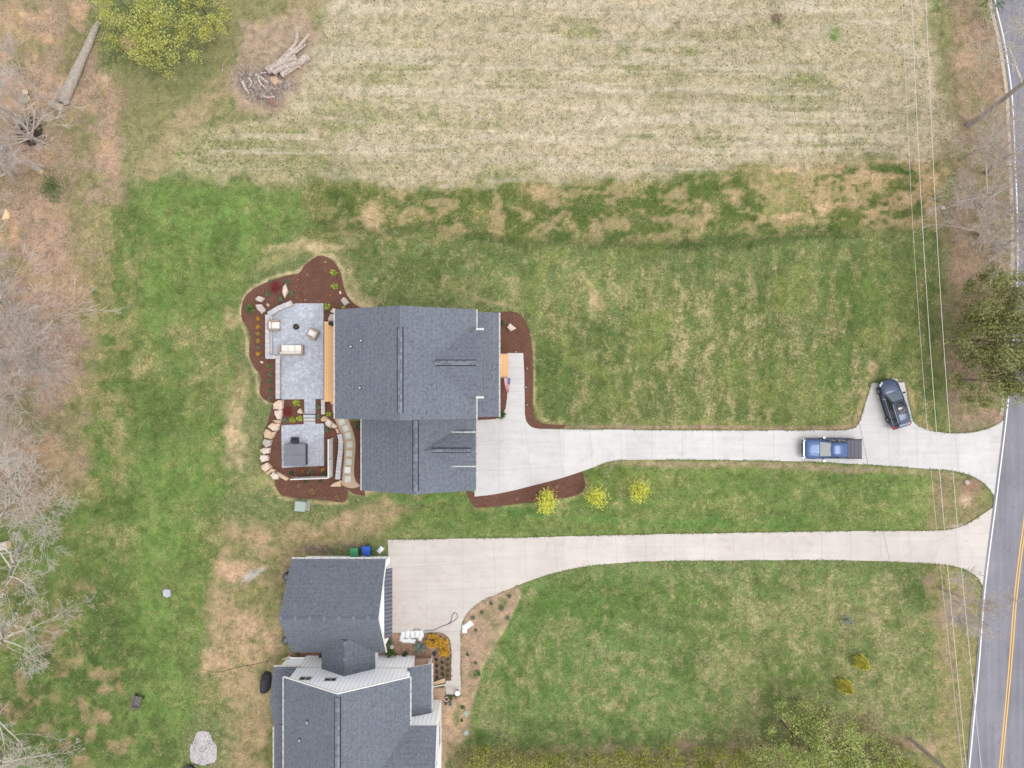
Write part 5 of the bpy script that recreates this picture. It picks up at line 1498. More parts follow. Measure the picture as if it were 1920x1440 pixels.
# flag hanging from the porch post
FL = empty('flag', (P(945,710,2.4).x, P(0,709,2.4).y, 0.0), 0, 'american flag hanging from a pole beside the orange front steps', 'flag')
fm = [mottled('flag_red', A(190,60,74), A(204,76,88), 3, 0.8, 0), mottled('flag_white', A(240,234,234), A(226,220,222), 3, 0.8, 0), mottled('flag_blue', A(70,76,130), A(84,90,146), 3, 0.8, 0)]
b = MB()
NU, NV = 26, 24       # u across the 13 stripes, v along the fly
def fpt(u, v):
    # hangs from its short edge; folds gather toward the lower end
    wv = 1 - 0.72*v**1.6
    x = 0.02 + (0.5 + (u-0.5)*wv)*0.60
    y = -v*1.42
    z = 2.55 - v*0.62 + 0.06*math.sin(u*17+v*3)*(0.35+v) + 0.02*math.sin(v*14)
    return (x, y, z)
vs = [fpt(i/NU, j/NV) for j in range(NV+1) for i in range(NU+1)]
fs, ms = [], []
for j in range(NV):
    for i in range(NU):
        fs.append((j*(NU+1)+i, (j+1)*(NU+1)+i, (j+1)*(NU+1)+i+1, j*(NU+1)+i+1))
        st_ = i//2
        ms.append(2 if (st_ >= 6 and j < NV*0.4) else (0 if st_ % 2 == 0 else 1))
b.add(vs, fs); b.m = ms
b.build('cloth', fm, FL)
b = MB()
for r in range(9):
    for k in range(6 if r % 2 == 0 else 5):
        u = (12.6 + (k if r % 2 == 0 else k+0.5)*2.3)/NU; v = (0.6+r*1.0)/NV
        x, y, z = fpt(u, v); b.add([(x-.011,y,z+.012),(x,y-.016,z+.012),(x+.011,y,z+.012),(x,y+.016,z+.012)], [(0,1,2,3)])
tag(b.build('stars', fm[1], FL), kind='stuff')
b = MB(); b.tube([(-0.6,0.03,1.9),(0.72,0.03,2.62)], 0.018, 8); b.lathe(0.73, 0.03, [(0.02,0),(0.035,0.02),(0.02,0.05)], 8, 0, 2.60); b.build('pole', M['white'], FL)

# small pieces in the front beds
for i, (x, y, w) in enumerate([(988,691,'northmost in the row of path lights beside the front walk'),(986.2,726,'middle one in the row of path lights beside the front walk'),(987.8,759,'southmost in the row of path lights beside the front walk'),(967,660,'path light alone above the end of the front walk')]):
    r_ = empty('path_light', P(x, y), 0, 'small grey ' + w, 'path light', 'small path lights along the front walk')
    b = MB(); b.tube([(0,0,0),(0,0,0.36)], 0.015, 6); b.build('stake', M['dark'], r_)
    b = MB(); b.lathe(0, 0, [(0.03,0.30),(0.05,0.36),(0.09,0.37),(0.07,0.40),(0.01,0.43)], 12); b.build('cap', M['galv'], r_)

# ------------------------------------------------------------------ things round the second house
def bin_(px, py, rz, mat, lab):
    r_ = empty('wheelie_bin', P(px, py), math.radians(rz), lab, 'bin', 'rubbish bins against the garage wall')
    b = MB(); b.add([(-.30,-.30,0.06),(.30,-.30,0.06),(.30,.30,0.06),(-.30,.30,0.06),(-.36,-.36,1.0),(.36,-.36,1.0),(.36,.38,1.0),(-.36,.38,1.0)], [(3,2,1,0),(0,1,5,4),(1,2,6,5),(2,3,7,6),(3,0,4,7),(4,5,6,7)]); b.build('body', mat, r_)
    b = MB(); n=6
    vs = []
    for i in range(n+1):
        t = i/n; y = -0.42+0.84*t; z = 1.02+0.09*math.sin(PI*t)**0.6
        vs += [(-.38,y,z-0.02),(-.30,y,z+0.015),(.30,y,z+0.015),(.38,y,z-0.02)]
    fs = [(i*4+k, i*4+k+1, (i+1)*4+k+1, (i+1)*4+k) for i in range(n) for k in range(3)]
    b.add(vs, fs); b.box(-.40,.40,-.44,-.36,0.97,1.02)
    b.build('lid', mat, r_)
    b = MB(); b.tube([(-.26,.46,1.0),(.26,.46,1.0)], 0.022, 6); b.build('handle', M['dark'], r_)
    for s in (-1, 1):
        b = MB(); b.tube([(s*.30,.32,0.11),(s*.36,.32,0.11)], 0.11, 12); b.build('wheel', M['dark'], r_)
bin_(668.3, 1031.6, 185, mottled('green_plastic', A(58,140,92), A(76,160,110), 1.5, 0.4, 0), 'green lidded rubbish bin against the white garage wall')
bin_(690.2, 1028.6, 183, mottled('blue_plastic', A(40,84,190), A(56,104,206), 1.5, 0.4, 0), 'blue lidded rubbish bin against the white garage wall')
WB = leafmat  # (alias kept short)
BAGM = None
def bagmat():
    m, nt, b = newmat('printed_white_bag')
    v = opos(nt)
    f = noise(nt, 9, 2, 0.5, v)
    c = ramp(nt, f, [(0.60, A(240,240,240)), (0.63, A(150,160,166))]).outputs[0]
    f2 = noise(nt, 13, 2, 0.5, v)
    c = mixc(nt, ramp(nt, f2, [(0.66, (0,0,0)), (0.69, (1,1,1))]).outputs[0], c, A(86,92,108))
    nt.links.new(c, b.inputs['Base Color']); b.inputs['Roughness'].default_value = 0.4
    bump(nt, b, noise(nt, 7, 3, 0.5, v), 0.4, 0.04)
    return m
BAGM = bagmat()
def bag(px, py, rz, lab, z=0.0, w=0.62, d=0.42, h=0.14):
    b = MB(); nx_, ny_ = 8, 6; vs = []
    rn = random.Random(px*7+py)
    for s in (0, 1):
        for j in range(ny_+1):
            for i in range(nx_+1):
                u, v = i/nx_*2-1, j/ny_*2-1
                k = max(0, (1-abs(u)**3.2)*(1-abs(v)**3.2))
                zz = (0.03 + (h-0.03)*k**0.6*(0.9+rn.random()*0.2)) if s else 0.0
                vs.append((u*w/2*(1-0.04*abs(v)), v*d/2*(1-0.05*abs(u)), zz))
    n1 = (nx_+1)*(ny_+1); fs = []
    for j in range(ny_):
        for i in range(nx_):
            a = j*(nx_+1)+i; fs.append((n1+a, n1+a+1, n1+a+nx_+2, n1+a+nx_+1)); fs.append((a, a+nx_+1, a+nx_+2, a+1))
    ed = [i for i in range(nx_+1)] + [j*(nx_+1)+nx_ for j in range(1, ny_+1)] + [ny_*(nx_+1)+i for i in range(nx_-1, -1, -1)] + [j*(nx_+1) for j in range(ny_-1, 0, -1)]
    for i in range(len(ed)): a, c = ed[i], ed[(i+1) % len(ed)]; fs.append((a, c, n1+c, n1+a))
    b.add(vs, fs)
    o = b.build('soil_bag', BAGM, None, True)
    o.location = P(px, py); o.location.z = z; o.rotation_euler.z = math.radians(rz)
    return tag(o, lab, 'bag', 'white printed bags of soil')
row = [(755,1191,70,'leftmost bag of the front row along the driveway edge'),(764,1189,85,'second bag from the left along the driveway edge'),(773,1189,92,'third bag from the left along the driveway edge'),(782,1189,88,'fourth bag from the left along the driveway edge'),(790,1188,95,'rightmost bag along the driveway edge, nearest the yellow shrubs')]
for x, y, r_, l in row: bag(x, y, r_, 'white printed soil bag, ' + l, 0.02, 0.8, 0.5, 0.16)
for x, y, r_, l in [(755,1200,-25,'lying askew at the lower left of the pile'),(764,1201,5,'lower row, between the askew bag and the middle one'),(773,1202,-8,'in the lower row, just left of the blue green shrub'),(788,1196,80,'lower row, touching the top of the blue green shrub')]: bag(x, y, r_, 'white printed soil bag, ' + l, 0.03, 0.7, 0.46, 0.13)
bag(870.8,1179,88,'white printed bag nearest the walk, of the pair on the soil edge',0.02,0.85,0.55)
bag(878.8,1171,35,'white printed bag tilted above the other, of the pair on the soil edge',0.03,0.85,0.62)
bag(713,1031,50,'white printed bag alone beside the blue bin',0.02,0.75,0.5)

def pot(px, py, r, h, mat, lab, leaf=None, n=60, sp=0.25):
    R_ = empty('plant_pot', P(px, py), 0, lab, 'plant pot', 'plant pots by the walk landing')
    b = MB(); b.lathe(0, 0, [(r*0.65,0),(r*0.7,0.02),(r*0.95,h*0.9),(r*1.04,h*0.92),(r*1.04,h),(r*0.9,h),(r*0.88,h*0.85)], 20); b.build('pot', mat, R_, True)
    b = MB(); b.lathe(0, 0, [(r*0.3,h*0.86),(r*0.88,h*0.87)], 16); b.build('soil', M['mulch'], R_)
    if leaf: leaf_ball('foliage', leaf, (0, 0, h+sp*0.5), sp, sp, sp*0.7, n, 0.09, R_)
    return R_

def leaf_verts(C, size, rng, up=0.35, aspect=0.55):
    """one folded leaf quad per centre"""
    n = len(C)
    d = rng.normal(size=(n, 3)); d[:, 2] *= 0.5; d[:, 2] += 0.1
    d /= np.linalg.norm(d, axis=1)[:, None]
    t = rng.normal(size=(n, 3)); t[:, 2] += 0.0
    nrm = rng.normal(size=(n, 3))*up; nrm[:, 2] += 1.0
    w = np.cross(nrm, d); w /= (np.linalg.norm(w, axis=1)[:, None]+1e-6)
    s = (size*rng.uniform(0.6, 1.35, n))[:, None]
    V = np.stack([C - d*s*0.5, C + w*s*aspect*0.5, C + d*s*0.5, C - w*s*aspect*0.5], 1).reshape(-1, 3)
    F = np.arange(n*4).reshape(n, 4)
    return V, F
def leaf_ball(name, mat, c, rx, ry, rz, n, size, parent, rng=None, shell=0.5, up=0.6):
    rng = rng or np.random.default_rng(int(abs(c[0]*100+c[1]*10)+n))
    d = rng.normal(size=(n, 3)); d /= np.linalg.norm(d, axis=1)[:, None]
    r = rng.uniform(shell, 1, n)**0.6
    lump = 0.82 + 0.3*np.sin(d[:, 0]*4.1+c[0]) * np.sin(d[:, 1]*3.7+c[1]*2)
    C = d*(r*lump)[:, None]*np.array([rx, ry, rz]) + np.array(c)
    V, F = leaf_verts(C, size, rng, up)
    return np_mesh(name, V, F, mat, parent)
L_G = leafmat('mid_green_leaves', [A(52,86,40), A(84,122,56), A(112,150,72)])
L_DG = leafmat('dark_green_leaves', [A(40,76,40), A(58,96,50), A(76,116,62)])
L_YG = leafmat('yellow_green_leaves', [A(130,150,52), A(168,186,66), A(206,216,92)])
L_GG = leafmat('grey_green_leaves', [A(92,110,84), A(116,134,102), A(142,156,124)])
L_BL = leafmat('blue_green_leaves', [A(110,130,120), A(138,158,146), A(166,182,170)])
L_GO = leafmat('golden_leaves', [A(176,130,36), A(214,164,48), A(236,190,70)])
L_GY = leafmat('golden_green_leaves', [A(150,140,56), A(180,160,66), A(204,180,88)])
L_RD = leafmat('red_leaves', [A(120,40,42), A(146,54,54), A(166,72,66)])
L_RU = leafmat('rusty_leaves', [A(150,92,60), A(172,112,74), A(150,120,66)])
L_OR = leafmat('orange_leaves', [A(170,98,40), A(196,124,50), A(214,150,70)])
L_TW = leafmat('twig_tan', [A(140,112,92), A(176,148,124), A(196,172,148)])

pot(838,1308,0.22,0.4,M['white'],'white round pot with a small shrub at the upper left of the pot group',L_RU,50,0.16)
pot(846,1306,0.17,0.3,M['bark_brown'],'pot overflowing with bright green leaves in the pot group',L_G,120,0.3)
pot(855,1304,0.18,0.35,M['dark'],'dark pot with a brown plant at the right of the pot group',L_TW,70,0.22)
pot(836,1317,0.14,0.28,mottled('red_brown_clay', A(130,84,80), A(160,112,104), 4, 0.7, 0),'small reddish clay pot at the lower left of the pot group',L_GG,30,0.12)
pot(845,1318,0.2,0.36,M['cap_grey'],'grey ceramic pot with pale leaves at the bottom of the pot group',L_BL,50,0.17)
pot(726,1062.5,0.13,0.26,mottled('orange_clay', A(206,136,96), A(220,156,120), 4, 0.7, 0),'small orange clay pot at the corner of the garage wall')
tb = empty('garden_table', P(858.5,1294.5), 0, 'small round white table on the walk landing above the pots', 'table')
b = MB(); b.lathe(0, 0, [(0.24,0.68),(0.25,0.70),(0.25,0.72),(0.22,0.73),(0.02,0.735)], 28); b.build('table_top', M['white'], tb, True)
b = MB(); b.tube([(0,0,0.06),(0,0,0.68)], 0.025, 8); b.lathe(0, 0, [(0.16,0.06),(0.15,0.085),(0.02,0.1)], 20); b.build('pedestal', M['galv'], tb)
lp = empty('lamp_post', P(815,1225), 0, 'dark pole on a round base in the planted bed left of the walk', 'pole')
b = MB(); b.lathe(0, 0, [(0.23,0),(0.23,0.05),(0.18,0.09),(0.05,0.12)], 24); b.build('base', M['dark'], lp)
b = MB(); b.tube([(0,0,0.1),(0,0,2.2)], 0.03, 8); b.lathe(0, 0, [(0.03,2.2),(0.05,2.24),(0.01,2.3)], 8); b.build('pole', M['dark'], lp)
# covered grill west of the porch
GR = empty('covered_grill', P(500.5,1277), math.radians(-6), 'large barbecue grill under a black cloth cover left of the lower house', 'grill')
b = MB(); vs = []
rings = [(0.0,0.46,0.98),(0.25,0.46,0.98),(0.75,0.42,0.95),(0.95,0.36,0.72),(1.12,0.22,0.52),(1.2,0.05,0.36)]
for z, a, c in rings:
    for k in range(16):
        t = 2*PI*k/16; ct, st2 = math.cos(t), math.sin(t)
        x = a*math.copysign(abs(ct)**0.6, ct); y = c*math.copysign(abs(st2)**0.6, st2)
        f = 1 + 0.03*math.sin(k*3.1+z*4)
        vs.append((x*f, y*f, z))
fs = [(i*16+k, i*16+(k+1) % 16, (i+1)*16+(k+1) % 16, (i+1)*16+k) for i in range(5) for k in range(16)] + [tuple(range(80, 96))]
b.add(vs, fs); b.build('cover', M['black_cloth'], GR)
for y in (-0.7, 0.7):
    b = MB(); b.tube([(-0.36,y,0.06),(0.36,y,0.06)], 0.06, 10); b.build('wheel', M['dark'], GR)
# air conditioners at the garage's west wall
for px, py, lab in ((541.5,1078,'small dark heat pump at the upper west wall of the white garage'),(540.5,1196,'dark round air conditioner at the lower west wall of the white garage')):
    r_ = empty('air_conditioner', P(px,py), 0, lab, 'air conditioner')
    b = MB(); b.lathe(0, 0, [(0.38,0.05),(0.40,0.08),(0.40,0.78),(0.36,0.84),(0.1,0.86)], 20); b.build('body', M['dark'], r_)
    b = MB()
    for k in range(8): b.box(-0.34,0.34,-0.01,0.01,0.865,0.88,0,Matrix.Rotation(k*PI/8,4,'Z'))
    b.build('fan_grille', M['galv'], r_)
    b = MB(); b.box(-0.45,0.45,-0.45,0.45,0,0.05); b.build('pad', M['conc_edge'], r_)
# garden hose across the pad
b = MB(); pts = crom([(774,1184,0.1),(778,1180,.1),(786,1180,.1),(793,1184,.1),(802,1182,.1),(815,1181,.1),(825,1176,.1),(840,1170,.1),(846,1164,.1),(848,1154,.1),(853,1149,.1),(857,1152,.1),(858,1157,.1),(853,1163,.1),(843,1169,.1),(838,1171,.1)], 5)
b.tube([P(p[0], p[1], 0.10) for p in pts], 0.022, 6)
one(b, 'garden_hose', M['dark'], 'dark hose looped across the broad concrete pad', 'hose')
b = MB(); b.tube([P(p[0], p[1], 0.03) for p in crom([(380,1255),(396,1260),(418,1259),(440,1252),(470,1247),(497,1241),(505,1238),(507,1233),(504,1233),(500,1240),(498,1242),(503,1240)], 5)], 0.02, 5)
one(b, 'cable', M['bark_brown'], 'thin dark cable trailing over the dirt west of the lower house', 'cable')
# small deck chair on the back porch platform
r_ = empty('folding_chair', P(579,1241,0.45), math.radians(30), 'small grey metal folding chair on the white back porch platform', 'chair')
r_.location.z = 0.45
b = MB(); b.box(-0.2,0.2,-0.18,0.18,0.42,0.44); b.build('seat', M['galv'], r_)
b = MB(); b.box(-0.2,0.2,0.19,0.21,0.6,0.86); b.build('backrest', M['galv'], r_)
for s in (-1, 1):
    b = MB(); b.tube([(s*.2,-0.2,0),(s*.2,0.2,0.88)], 0.014, 6); b.build('frame', M['galv'], r_)
    b = MB(); b.tube([(s*.2,0.22,0),(s*.2,-0.16,0.43)], 0.014, 6); b.build('leg', M['galv'], r_)
# timber trestle next to the platform
b = MB(); b.tube([P(529,1236.5,0.3), P(544,1230.5,0.3)], 0.06, 4); b.tube([P(540,1232,0.28), P(540,1240,0.28)], 0.05, 4)
for q in ((529,1236.5),(544,1230.5),(540,1240)): b.tube([P(*q,0.3), P(*q,0.0)], 0.05, 4)
one(b, 'timber_rail', M['cutwood'], 'pale timber rail at the corner of the white back porch platform', 'rail')
b = MB(); q = P(625.5,608.5)
b.lathe(q.x, q.y, [(0.16,0),(0.2,0.1),(0.2,0.9),(0.12,0.98)], 14, 0, 0.42)
one(b, 'black_urn', M['black_cloth'], 'small black covered urn on the upper end of the orange deck', 'urn')

# gravel heap, compost tub, cart
def heap(name, px, py, rx, ry, h, mat, lab, cat, n=26, seed=3):
    b = MB(); rn = random.Random(seed); vs = [(0,0,h)]; R_ = 7
    for j in range(1, R_+1):
        for k in range(n):
            t = 2*PI*k/n; rr = j/R_
            w = 1 + 0.10*math.sin(3*t+seed) + 0.05*math.sin(7*t)
            z = h*(1-rr**1.6)*(1+rn.uniform(-.14,.14)) if j < R_ else -0.02
            vs.append((rx*rr*w*math.cos(t), ry*rr*w*math.sin(t), z))
    fs = [(0, 1+k, 1+(k+1) % n) for k in range(n)]
    for j in range(R_-1):
        for k in range(n): fs.append((1+j*n+k, 1+(j+1)*n+k, 1+(j+1)*n+(k+1) % n, 1+j*n+(k+1) % n))
    b.add(vs, fs); o = b.build(name, mat); o.location = P(px, py)
    return o
o = heap('gravel_pile', 381, 1405, 1.38, 1.75, 0.4, mottled('white_gravel', A(150,142,142), A(240,234,232), 12, 0.95, 1.0, detail=3, bd=0.05), '', '')
tag(o, 'pile of pale white gravel at the lower left', 'gravel pile')
GP = np.random.default_rng(5)
n_ = 420; C_ = np.stack([GP.normal(0, 0.62, n_), GP.normal(0, 0.8, n_), np.zeros(n_)], 1)
C_ = C_[(np.abs(C_[:, 0]) < 1.5) & (np.abs(C_[:, 1]) < 1.8)]
rr = (C_[:, 0]/1.38)**2 + (C_[:, 1]/1.75)**2; C_[:, 2] = np.maximum(0.02, 0.4*(1-np.clip(rr, 0, 1)**0.8))
def rocks(name, C, size, mat, parent, rng):
    T = np.array([[1,0,-.2],[-.5,.87,-.2],[-.5,-.87,-.2],[0,0,.9],[0,0,-.8]])
    Fb = np.array([[0,1,3],[1,2,3],[2,0,3],[1,0,4],[2,1,4],[0,2,4]])
    n = len(C); a = rng.uniform(0, 6.28, n); s = size*rng.uniform(.5, 1.4, n)
    V = np.zeros((n, 5, 3)); V[:, :, 0] = T[:, 0][None]*np.cos(a)[:, None]-T[:, 1][None]*np.sin(a)[:, None]; V[:, :, 1] = T[:, 0][None]*np.sin(a)[:, None]+T[:, 1][None]*np.cos(a)[:, None]; V[:, :, 2] = T[:, 2][None]
    V = V*s[:, None, None] + C[:, None, :]
    F = (Fb[None] + 5*np.arange(n)[:, None, None]).reshape(-1, 3)
    return np_mesh(name, V.reshape(-1, 3), F, mat, parent)
GL = leafmat('gravel_stones', [A(128,120,122), A(206,198,196), A(250,246,244)], 0.9, 0.0)
tag(rocks('loose_stones', C_, 0.06, GL, o, GP), kind='stuff')
b = MB(); q = P(357,1443); b.lathe(q.x, q.y, [(0.5,0),(0.62,0.5),(0.64,0.52),(0.5,0.5)], 22)
one(b, 'black_tub', M['black_cloth'], 'round black tub at the bottom edge beside the gravel pile', 'tub')
CT = empty('garden_cart', P(262,1311), math.radians(-14), 'grey garden cart standing on the lower left lawn', 'cart')
b = MB(); b.add([(-.32,-.55,.34),(.32,-.55,.34),(.32,.45,.34),(-.32,.45,.34),(-.42,-.66,.68),(.42,-.66,.68),(.42,.58,.68),(-.42,.58,.68),(-.38,-.62,.68),(.38,-.62,.68),(.38,.54,.68),(-.38,.54,.68),(-.29,-.52,.37),(.29,-.52,.37),(.29,.42,.37),(-.29,.42,.37)],
   [(3,2,1,0),(0,1,5,4),(1,2,6,5),(2,3,7,6),(3,0,4,7),(4,5,9,8),(5,6,10,9),(6,7,11,10),(7,4,8,11),(8,9,13,12),(9,10,14,13),(10,11,15,14),(11,8,12,15),(12,13,14,15)]); b.build('tray', mottled('worn_grey_metal', A(98,94,96), A(132,124,120), 5, 0.6, 0.2), CT)
for s in (-1, 1):
    b = MB(); b.tube([(s*.36,.35,.16),(s*.44,.35,.16)], .16, 14); b.build('wheel', M['dark'], CT)
    b = MB(); b.tube([(s*.3,-.4,.34),(s*.3,-.42,0)], .025, 6); b.build('leg', M['dark'], CT)
b = MB(); b.tube([(-.3,.5,.4),(-.26,.86,.74),(.26,.86,.74),(.3,.5,.4)], .022, 6); b.build('handle', M['dark'], CT)

# ------------------------------------------------------------------ plants in the beds
def plant(px, py, r, kind, label, group='young plants in the mulch beds', name='garden_plant'):
    """r in metres. kinds: star (grassy rosette), bush, twig"""
    rt = empty(name, P(px, py), random.uniform(0, 6.28), label, 'plant', group)
    rng = np.random.default_rng(int(px*13+py*7))
    leaf, form = kind
    if form == 'star':
        n = max(14, int(26*r/0.3)); V = []; F = []
        for k in range(n):
            a = rng.uniform(0, 6.28); L = r*rng.uniform(0.6, 1.15); w = rng.uniform(0.025, 0.045)*(r/0.3)**0.5
            lift = rng.uniform(0.3, 1.0)*r*0.9
            dx, dy = math.cos(a), math.sin(a); nx_, ny_ = -dy*w, dx*w
            p0 = (dx*0.02, dy*0.02, 0.03); p1 = (dx*L*0.55, dy*L*0.55, 0.06+lift); p2 = (dx*L, dy*L, 0.05+lift*0.75)
            o = len(V)
            V += [(p0[0]-nx_*.5, p0[1]-ny_*.5, p0[2]), (p0[0]+nx_*.5, p0[1]+ny_*.5, p0[2]), (p1[0]+nx_, p1[1]+ny_, p1[2]), (p1[0]-nx_, p1[1]-ny_, p1[2]), (p2[0]+nx_*.2, p2[1]+ny_*.2, p2[2]), (p2[0]-nx_*.2, p2[1]-ny_*.2, p2[2])]
            F += [(o, o+1, o+2, o+3), (o+3, o+2, o+4, o+5)]
        np_mesh('leaves', np.array(V), np.array(F), leaf, rt)
        b = MB(); b.tube([(0,0,-0.02),(0,0,0.08)], 0.03, 6); b.build('crown', M['bark_brown'], rt)
    else:
        b = MB()
        for k in range(7 if form == 'bush' else 14):
            a = k*2.4+rng.uniform(0, 1); q = r*rng.uniform(0.5, 1.0)*(0.6 if form == 'bush' else 1)
            b.tube([(0,0,0),(math.cos(a)*q*.5, math.sin(a)*q*.5, r*.5),(math.cos(a)*q, math.sin(a)*q, r*.9)], [0.014,0.010,0.004], 4)
        b.build('stems', M['bark_brown'] if form == 'bush' else L_TW, rt)
        n = int(150*(r/0.35)**1.3) if form == 'bush' else int(40*(r/0.35))
        leaf_ball('foliage', leaf, (0, 0, r*0.62), r, r, r*0.62, n, 0.11 if form == 'bush' else 0.09, rt, rng, 0.25)
    return rt
u1 = 0.15625/19.0; u2 = 0.1389/19.0; u3 = 0.2083/19
def q1(x, y): return 420+x*0.15625, 460+y*0.15625
def q2(x, y): return 480+x*200/1440, 740+y*200/1440
def q3(x, y): return 440+x*0.20833, 660+y*0.20833
A_ = [(1325,330,50,(L_YG,'star'),'yellow green grassy plant in the north tip of the mulch bed, upper of two'),
 (1335,497,48,(L_YG,'star'),'yellow green grassy plant in the north tip of the mulch bed, lower of two'),
 (1240,735,48,(L_YG,'star'),'yellow green grassy plant at the patio corner beside the roof'),
 (780,435,42,(L_GG,'bush'),'small grey green shrub just right of the standing white slab, upper one'),
 (530,585,36,(L_GG,'bush'),'small grey green shrub left of the red maple'),
 (815,583,40,(L_GG,'bush'),'small grey green shrub right of the foot of the white slab'),
 (690,650,38,(L_GG,'bush'),'small grey green shrub below the red maple, nearest the seat wall'),
 (562,432,32,(L_GG,'bush'),'small grey green shrub above the red maple at the bed edge'),
 (320,768,62,(L_G,'star'),'large loose green plant left of the lower grey boulder of the pair'),
 (990,560,52,(L_RU,'twig'),'rusty brown twiggy shrub in the middle of the north bed'),
 (895,620,50,(L_RU,'twig'),'rusty brown twiggy shrub close above the patio edge'),
 (1010,362,36,(L_TW,'twig'),'faint brown twiggy plant in the upper part of the north bed'),
 (890,418,18,(L_TW,'twig'),'very small tan plant right of the upper grey green shrub'),
 (870,503,18,(L_TW,'twig'),'very small tan plant between the white slab and the rusty shrub'),
 (1280,600,20,(L_OR,'bush'),'tiny orange plant near the small white stone'),
 (1230,320,22,(L_OR,'twig'),'small ring shaped orange plant left of the yellow green grass'),
 (1218,200,14,(L_YG,'bush'),'tiny pale plant at the very tip of the north bed'),
 (910,665,18,(L_OR,'bush'),'tiny orange plant just above the patio edge'),
 (978,657,16,(L_TW,'bush'),'tiny tan plant just above the patio edge'),
 (1440,752,28,(L_YG,'star'),'small yellow green plant above the roof edge, left of two'),
 (1555,738,26,(L_RU,'star'),'small rusty plant above the roof edge, right of two')]
for x, y, r, k, lab in A_: plant(*q1(x, y), r*u1, k, lab)
for i, y in enumerate([880,980,1060,1145,1232,1305]):
    plant(*q1(414, y), 31*u1, (L_GG if i == 4 else L_GO if i in (0,1,5) else L_GY, 'bush'), ('small greenish plant, the ' if i == 4 else 'small golden plant, ')+ORD[i]+' from the top west of the seat wall')
for i, y in enumerate([125,200,265,345,415]):
    plant(*q3(323, y), 26*u3, (L_GG if i in (1,4) else L_G, 'star'), 'small green grass plant, '+ORD[i]+' from the top beside the lower seat wall')
B_ = [(555,112,56,(L_YG,'star'),'bright yellow green plant above the red dwarf maple'),
 (398,352,46,(L_GG,'star'),'green grassy plant at the left end of the row above the lower patio'),
 (500,340,56,(L_YG,'bush'),'bright yellow green shrub in the middle of the row above the lower patio'),
 (592,322,50,(L_YG,'star'),'bright yellow green plant at the right end of the row above the lower patio'),
 (845,165,40,(L_GG,'star'),'green grassy plant right of the garden walk, upper one'),
 (848,290,40,(L_GG,'star'),'green grassy plant right of the garden walk, lower one'),
 (985,260,44,(L_YG,'star'),'bright green plant between the short grey wall and the house roof'),
 (965,468,44,(L_GG,'bush'),'grey green shrub beneath the jagged white boulder'),
 (1378,412,48,(L_G,'star'),'green plant against the garage wall beside the gravel path'),
 (635,1026,28,(L_OR,'bush'),'small orange ball shaped plant below the hot tub'),
 (906,1012,32,(L_GO,'bush'),'golden ball shaped plant near the corner of the white screens'),
 (738,1042,46,(L_GG,'bush'),'grey green plant between the orange and the golden ball plants'),
 (478,1056,38,(L_DG,'bush'),'dark green plant below the left part of the hot tub'),
 (945,1065,34,(L_G,'bush'),'green plant tucked in the inner corner of the white screens'),
 (668,1168,34,(L_DG,'star'),'dark green plant just outside the white screen, left one'),
 (872,1160,34,(L_DG,'star'),'dark green plant just outside the white screen, right one'),
 (588,1222,46,(L_TW,'twig'),'tan twiggy shrub below the white screen, nearest to it'),
 (768,1295,56,(L_GY,'twig'),'golden brown twiggy shrub in the middle of the south bed'),
 (948,1382,40,(L_RU,'twig'),'rusty twiggy shrub at the south rim of the bed, left of two'),
 (1102,1385,42,(L_GY,'twig'),'golden brown twiggy shrub at the south rim of the bed, right of two'),
 (388,1275,46,(L_RU,'twig'),'faint rusty shrub in the south bed nearest the boulder wall')]
for x, y, r, k, lab in B_: plant(*q2(x, y), r*u2, k, lab)
for px, py, r, lab in [(*q1(630,505), 0.62, 'low dark red dwarf maple left of the standing white slab'), (*q2(440,228), 0.62, 'low dark red dwarf maple beside the garden walk')]:
    rt = empty('dwarf_maple', P(px, py), 0, lab, 'shrub', 'red dwarf maples')
    b = MB()
    for k in range(9):
        a = k*0.7; b.tube([(0,0,0),(math.cos(a)*.12,math.sin(a)*.12,.3),(math.cos(a)*r*.8,math.sin(a)*r*.8,.4)], [.025,.016,.005], 5)
    b.build('stems', M['bark_brown'], rt)
    leaf_ball('foliage', L_RD, (0,0,0.34), r, r, 0.24, 900, 0.09, rt, None, 0.1)
for x, y, r, k, lab in [(940,605,0.32,(L_DG,'bush'),'dark green shrub against the porch roof edge, in the rounded bed'),(939.5,654,0.2,(L_DG,'bush'),'small dark green plant in the corner above the orange front steps'),(940,779,0.5,(L_G,'star'),'large arching green plant where the front walk meets the driveway'),
      (970,935.5,0.0,None,'')]:
    if k: plant(x, y, r, k, lab)
plant(970,935,0.3,(L_TW,'twig'),'bare twiggy plant in the driveway bed, left of the yellow saplings')
plant(1044.5,912,0.32,(L_TW,'twig'),'bare twiggy plant in the driveway bed, close to the concrete')

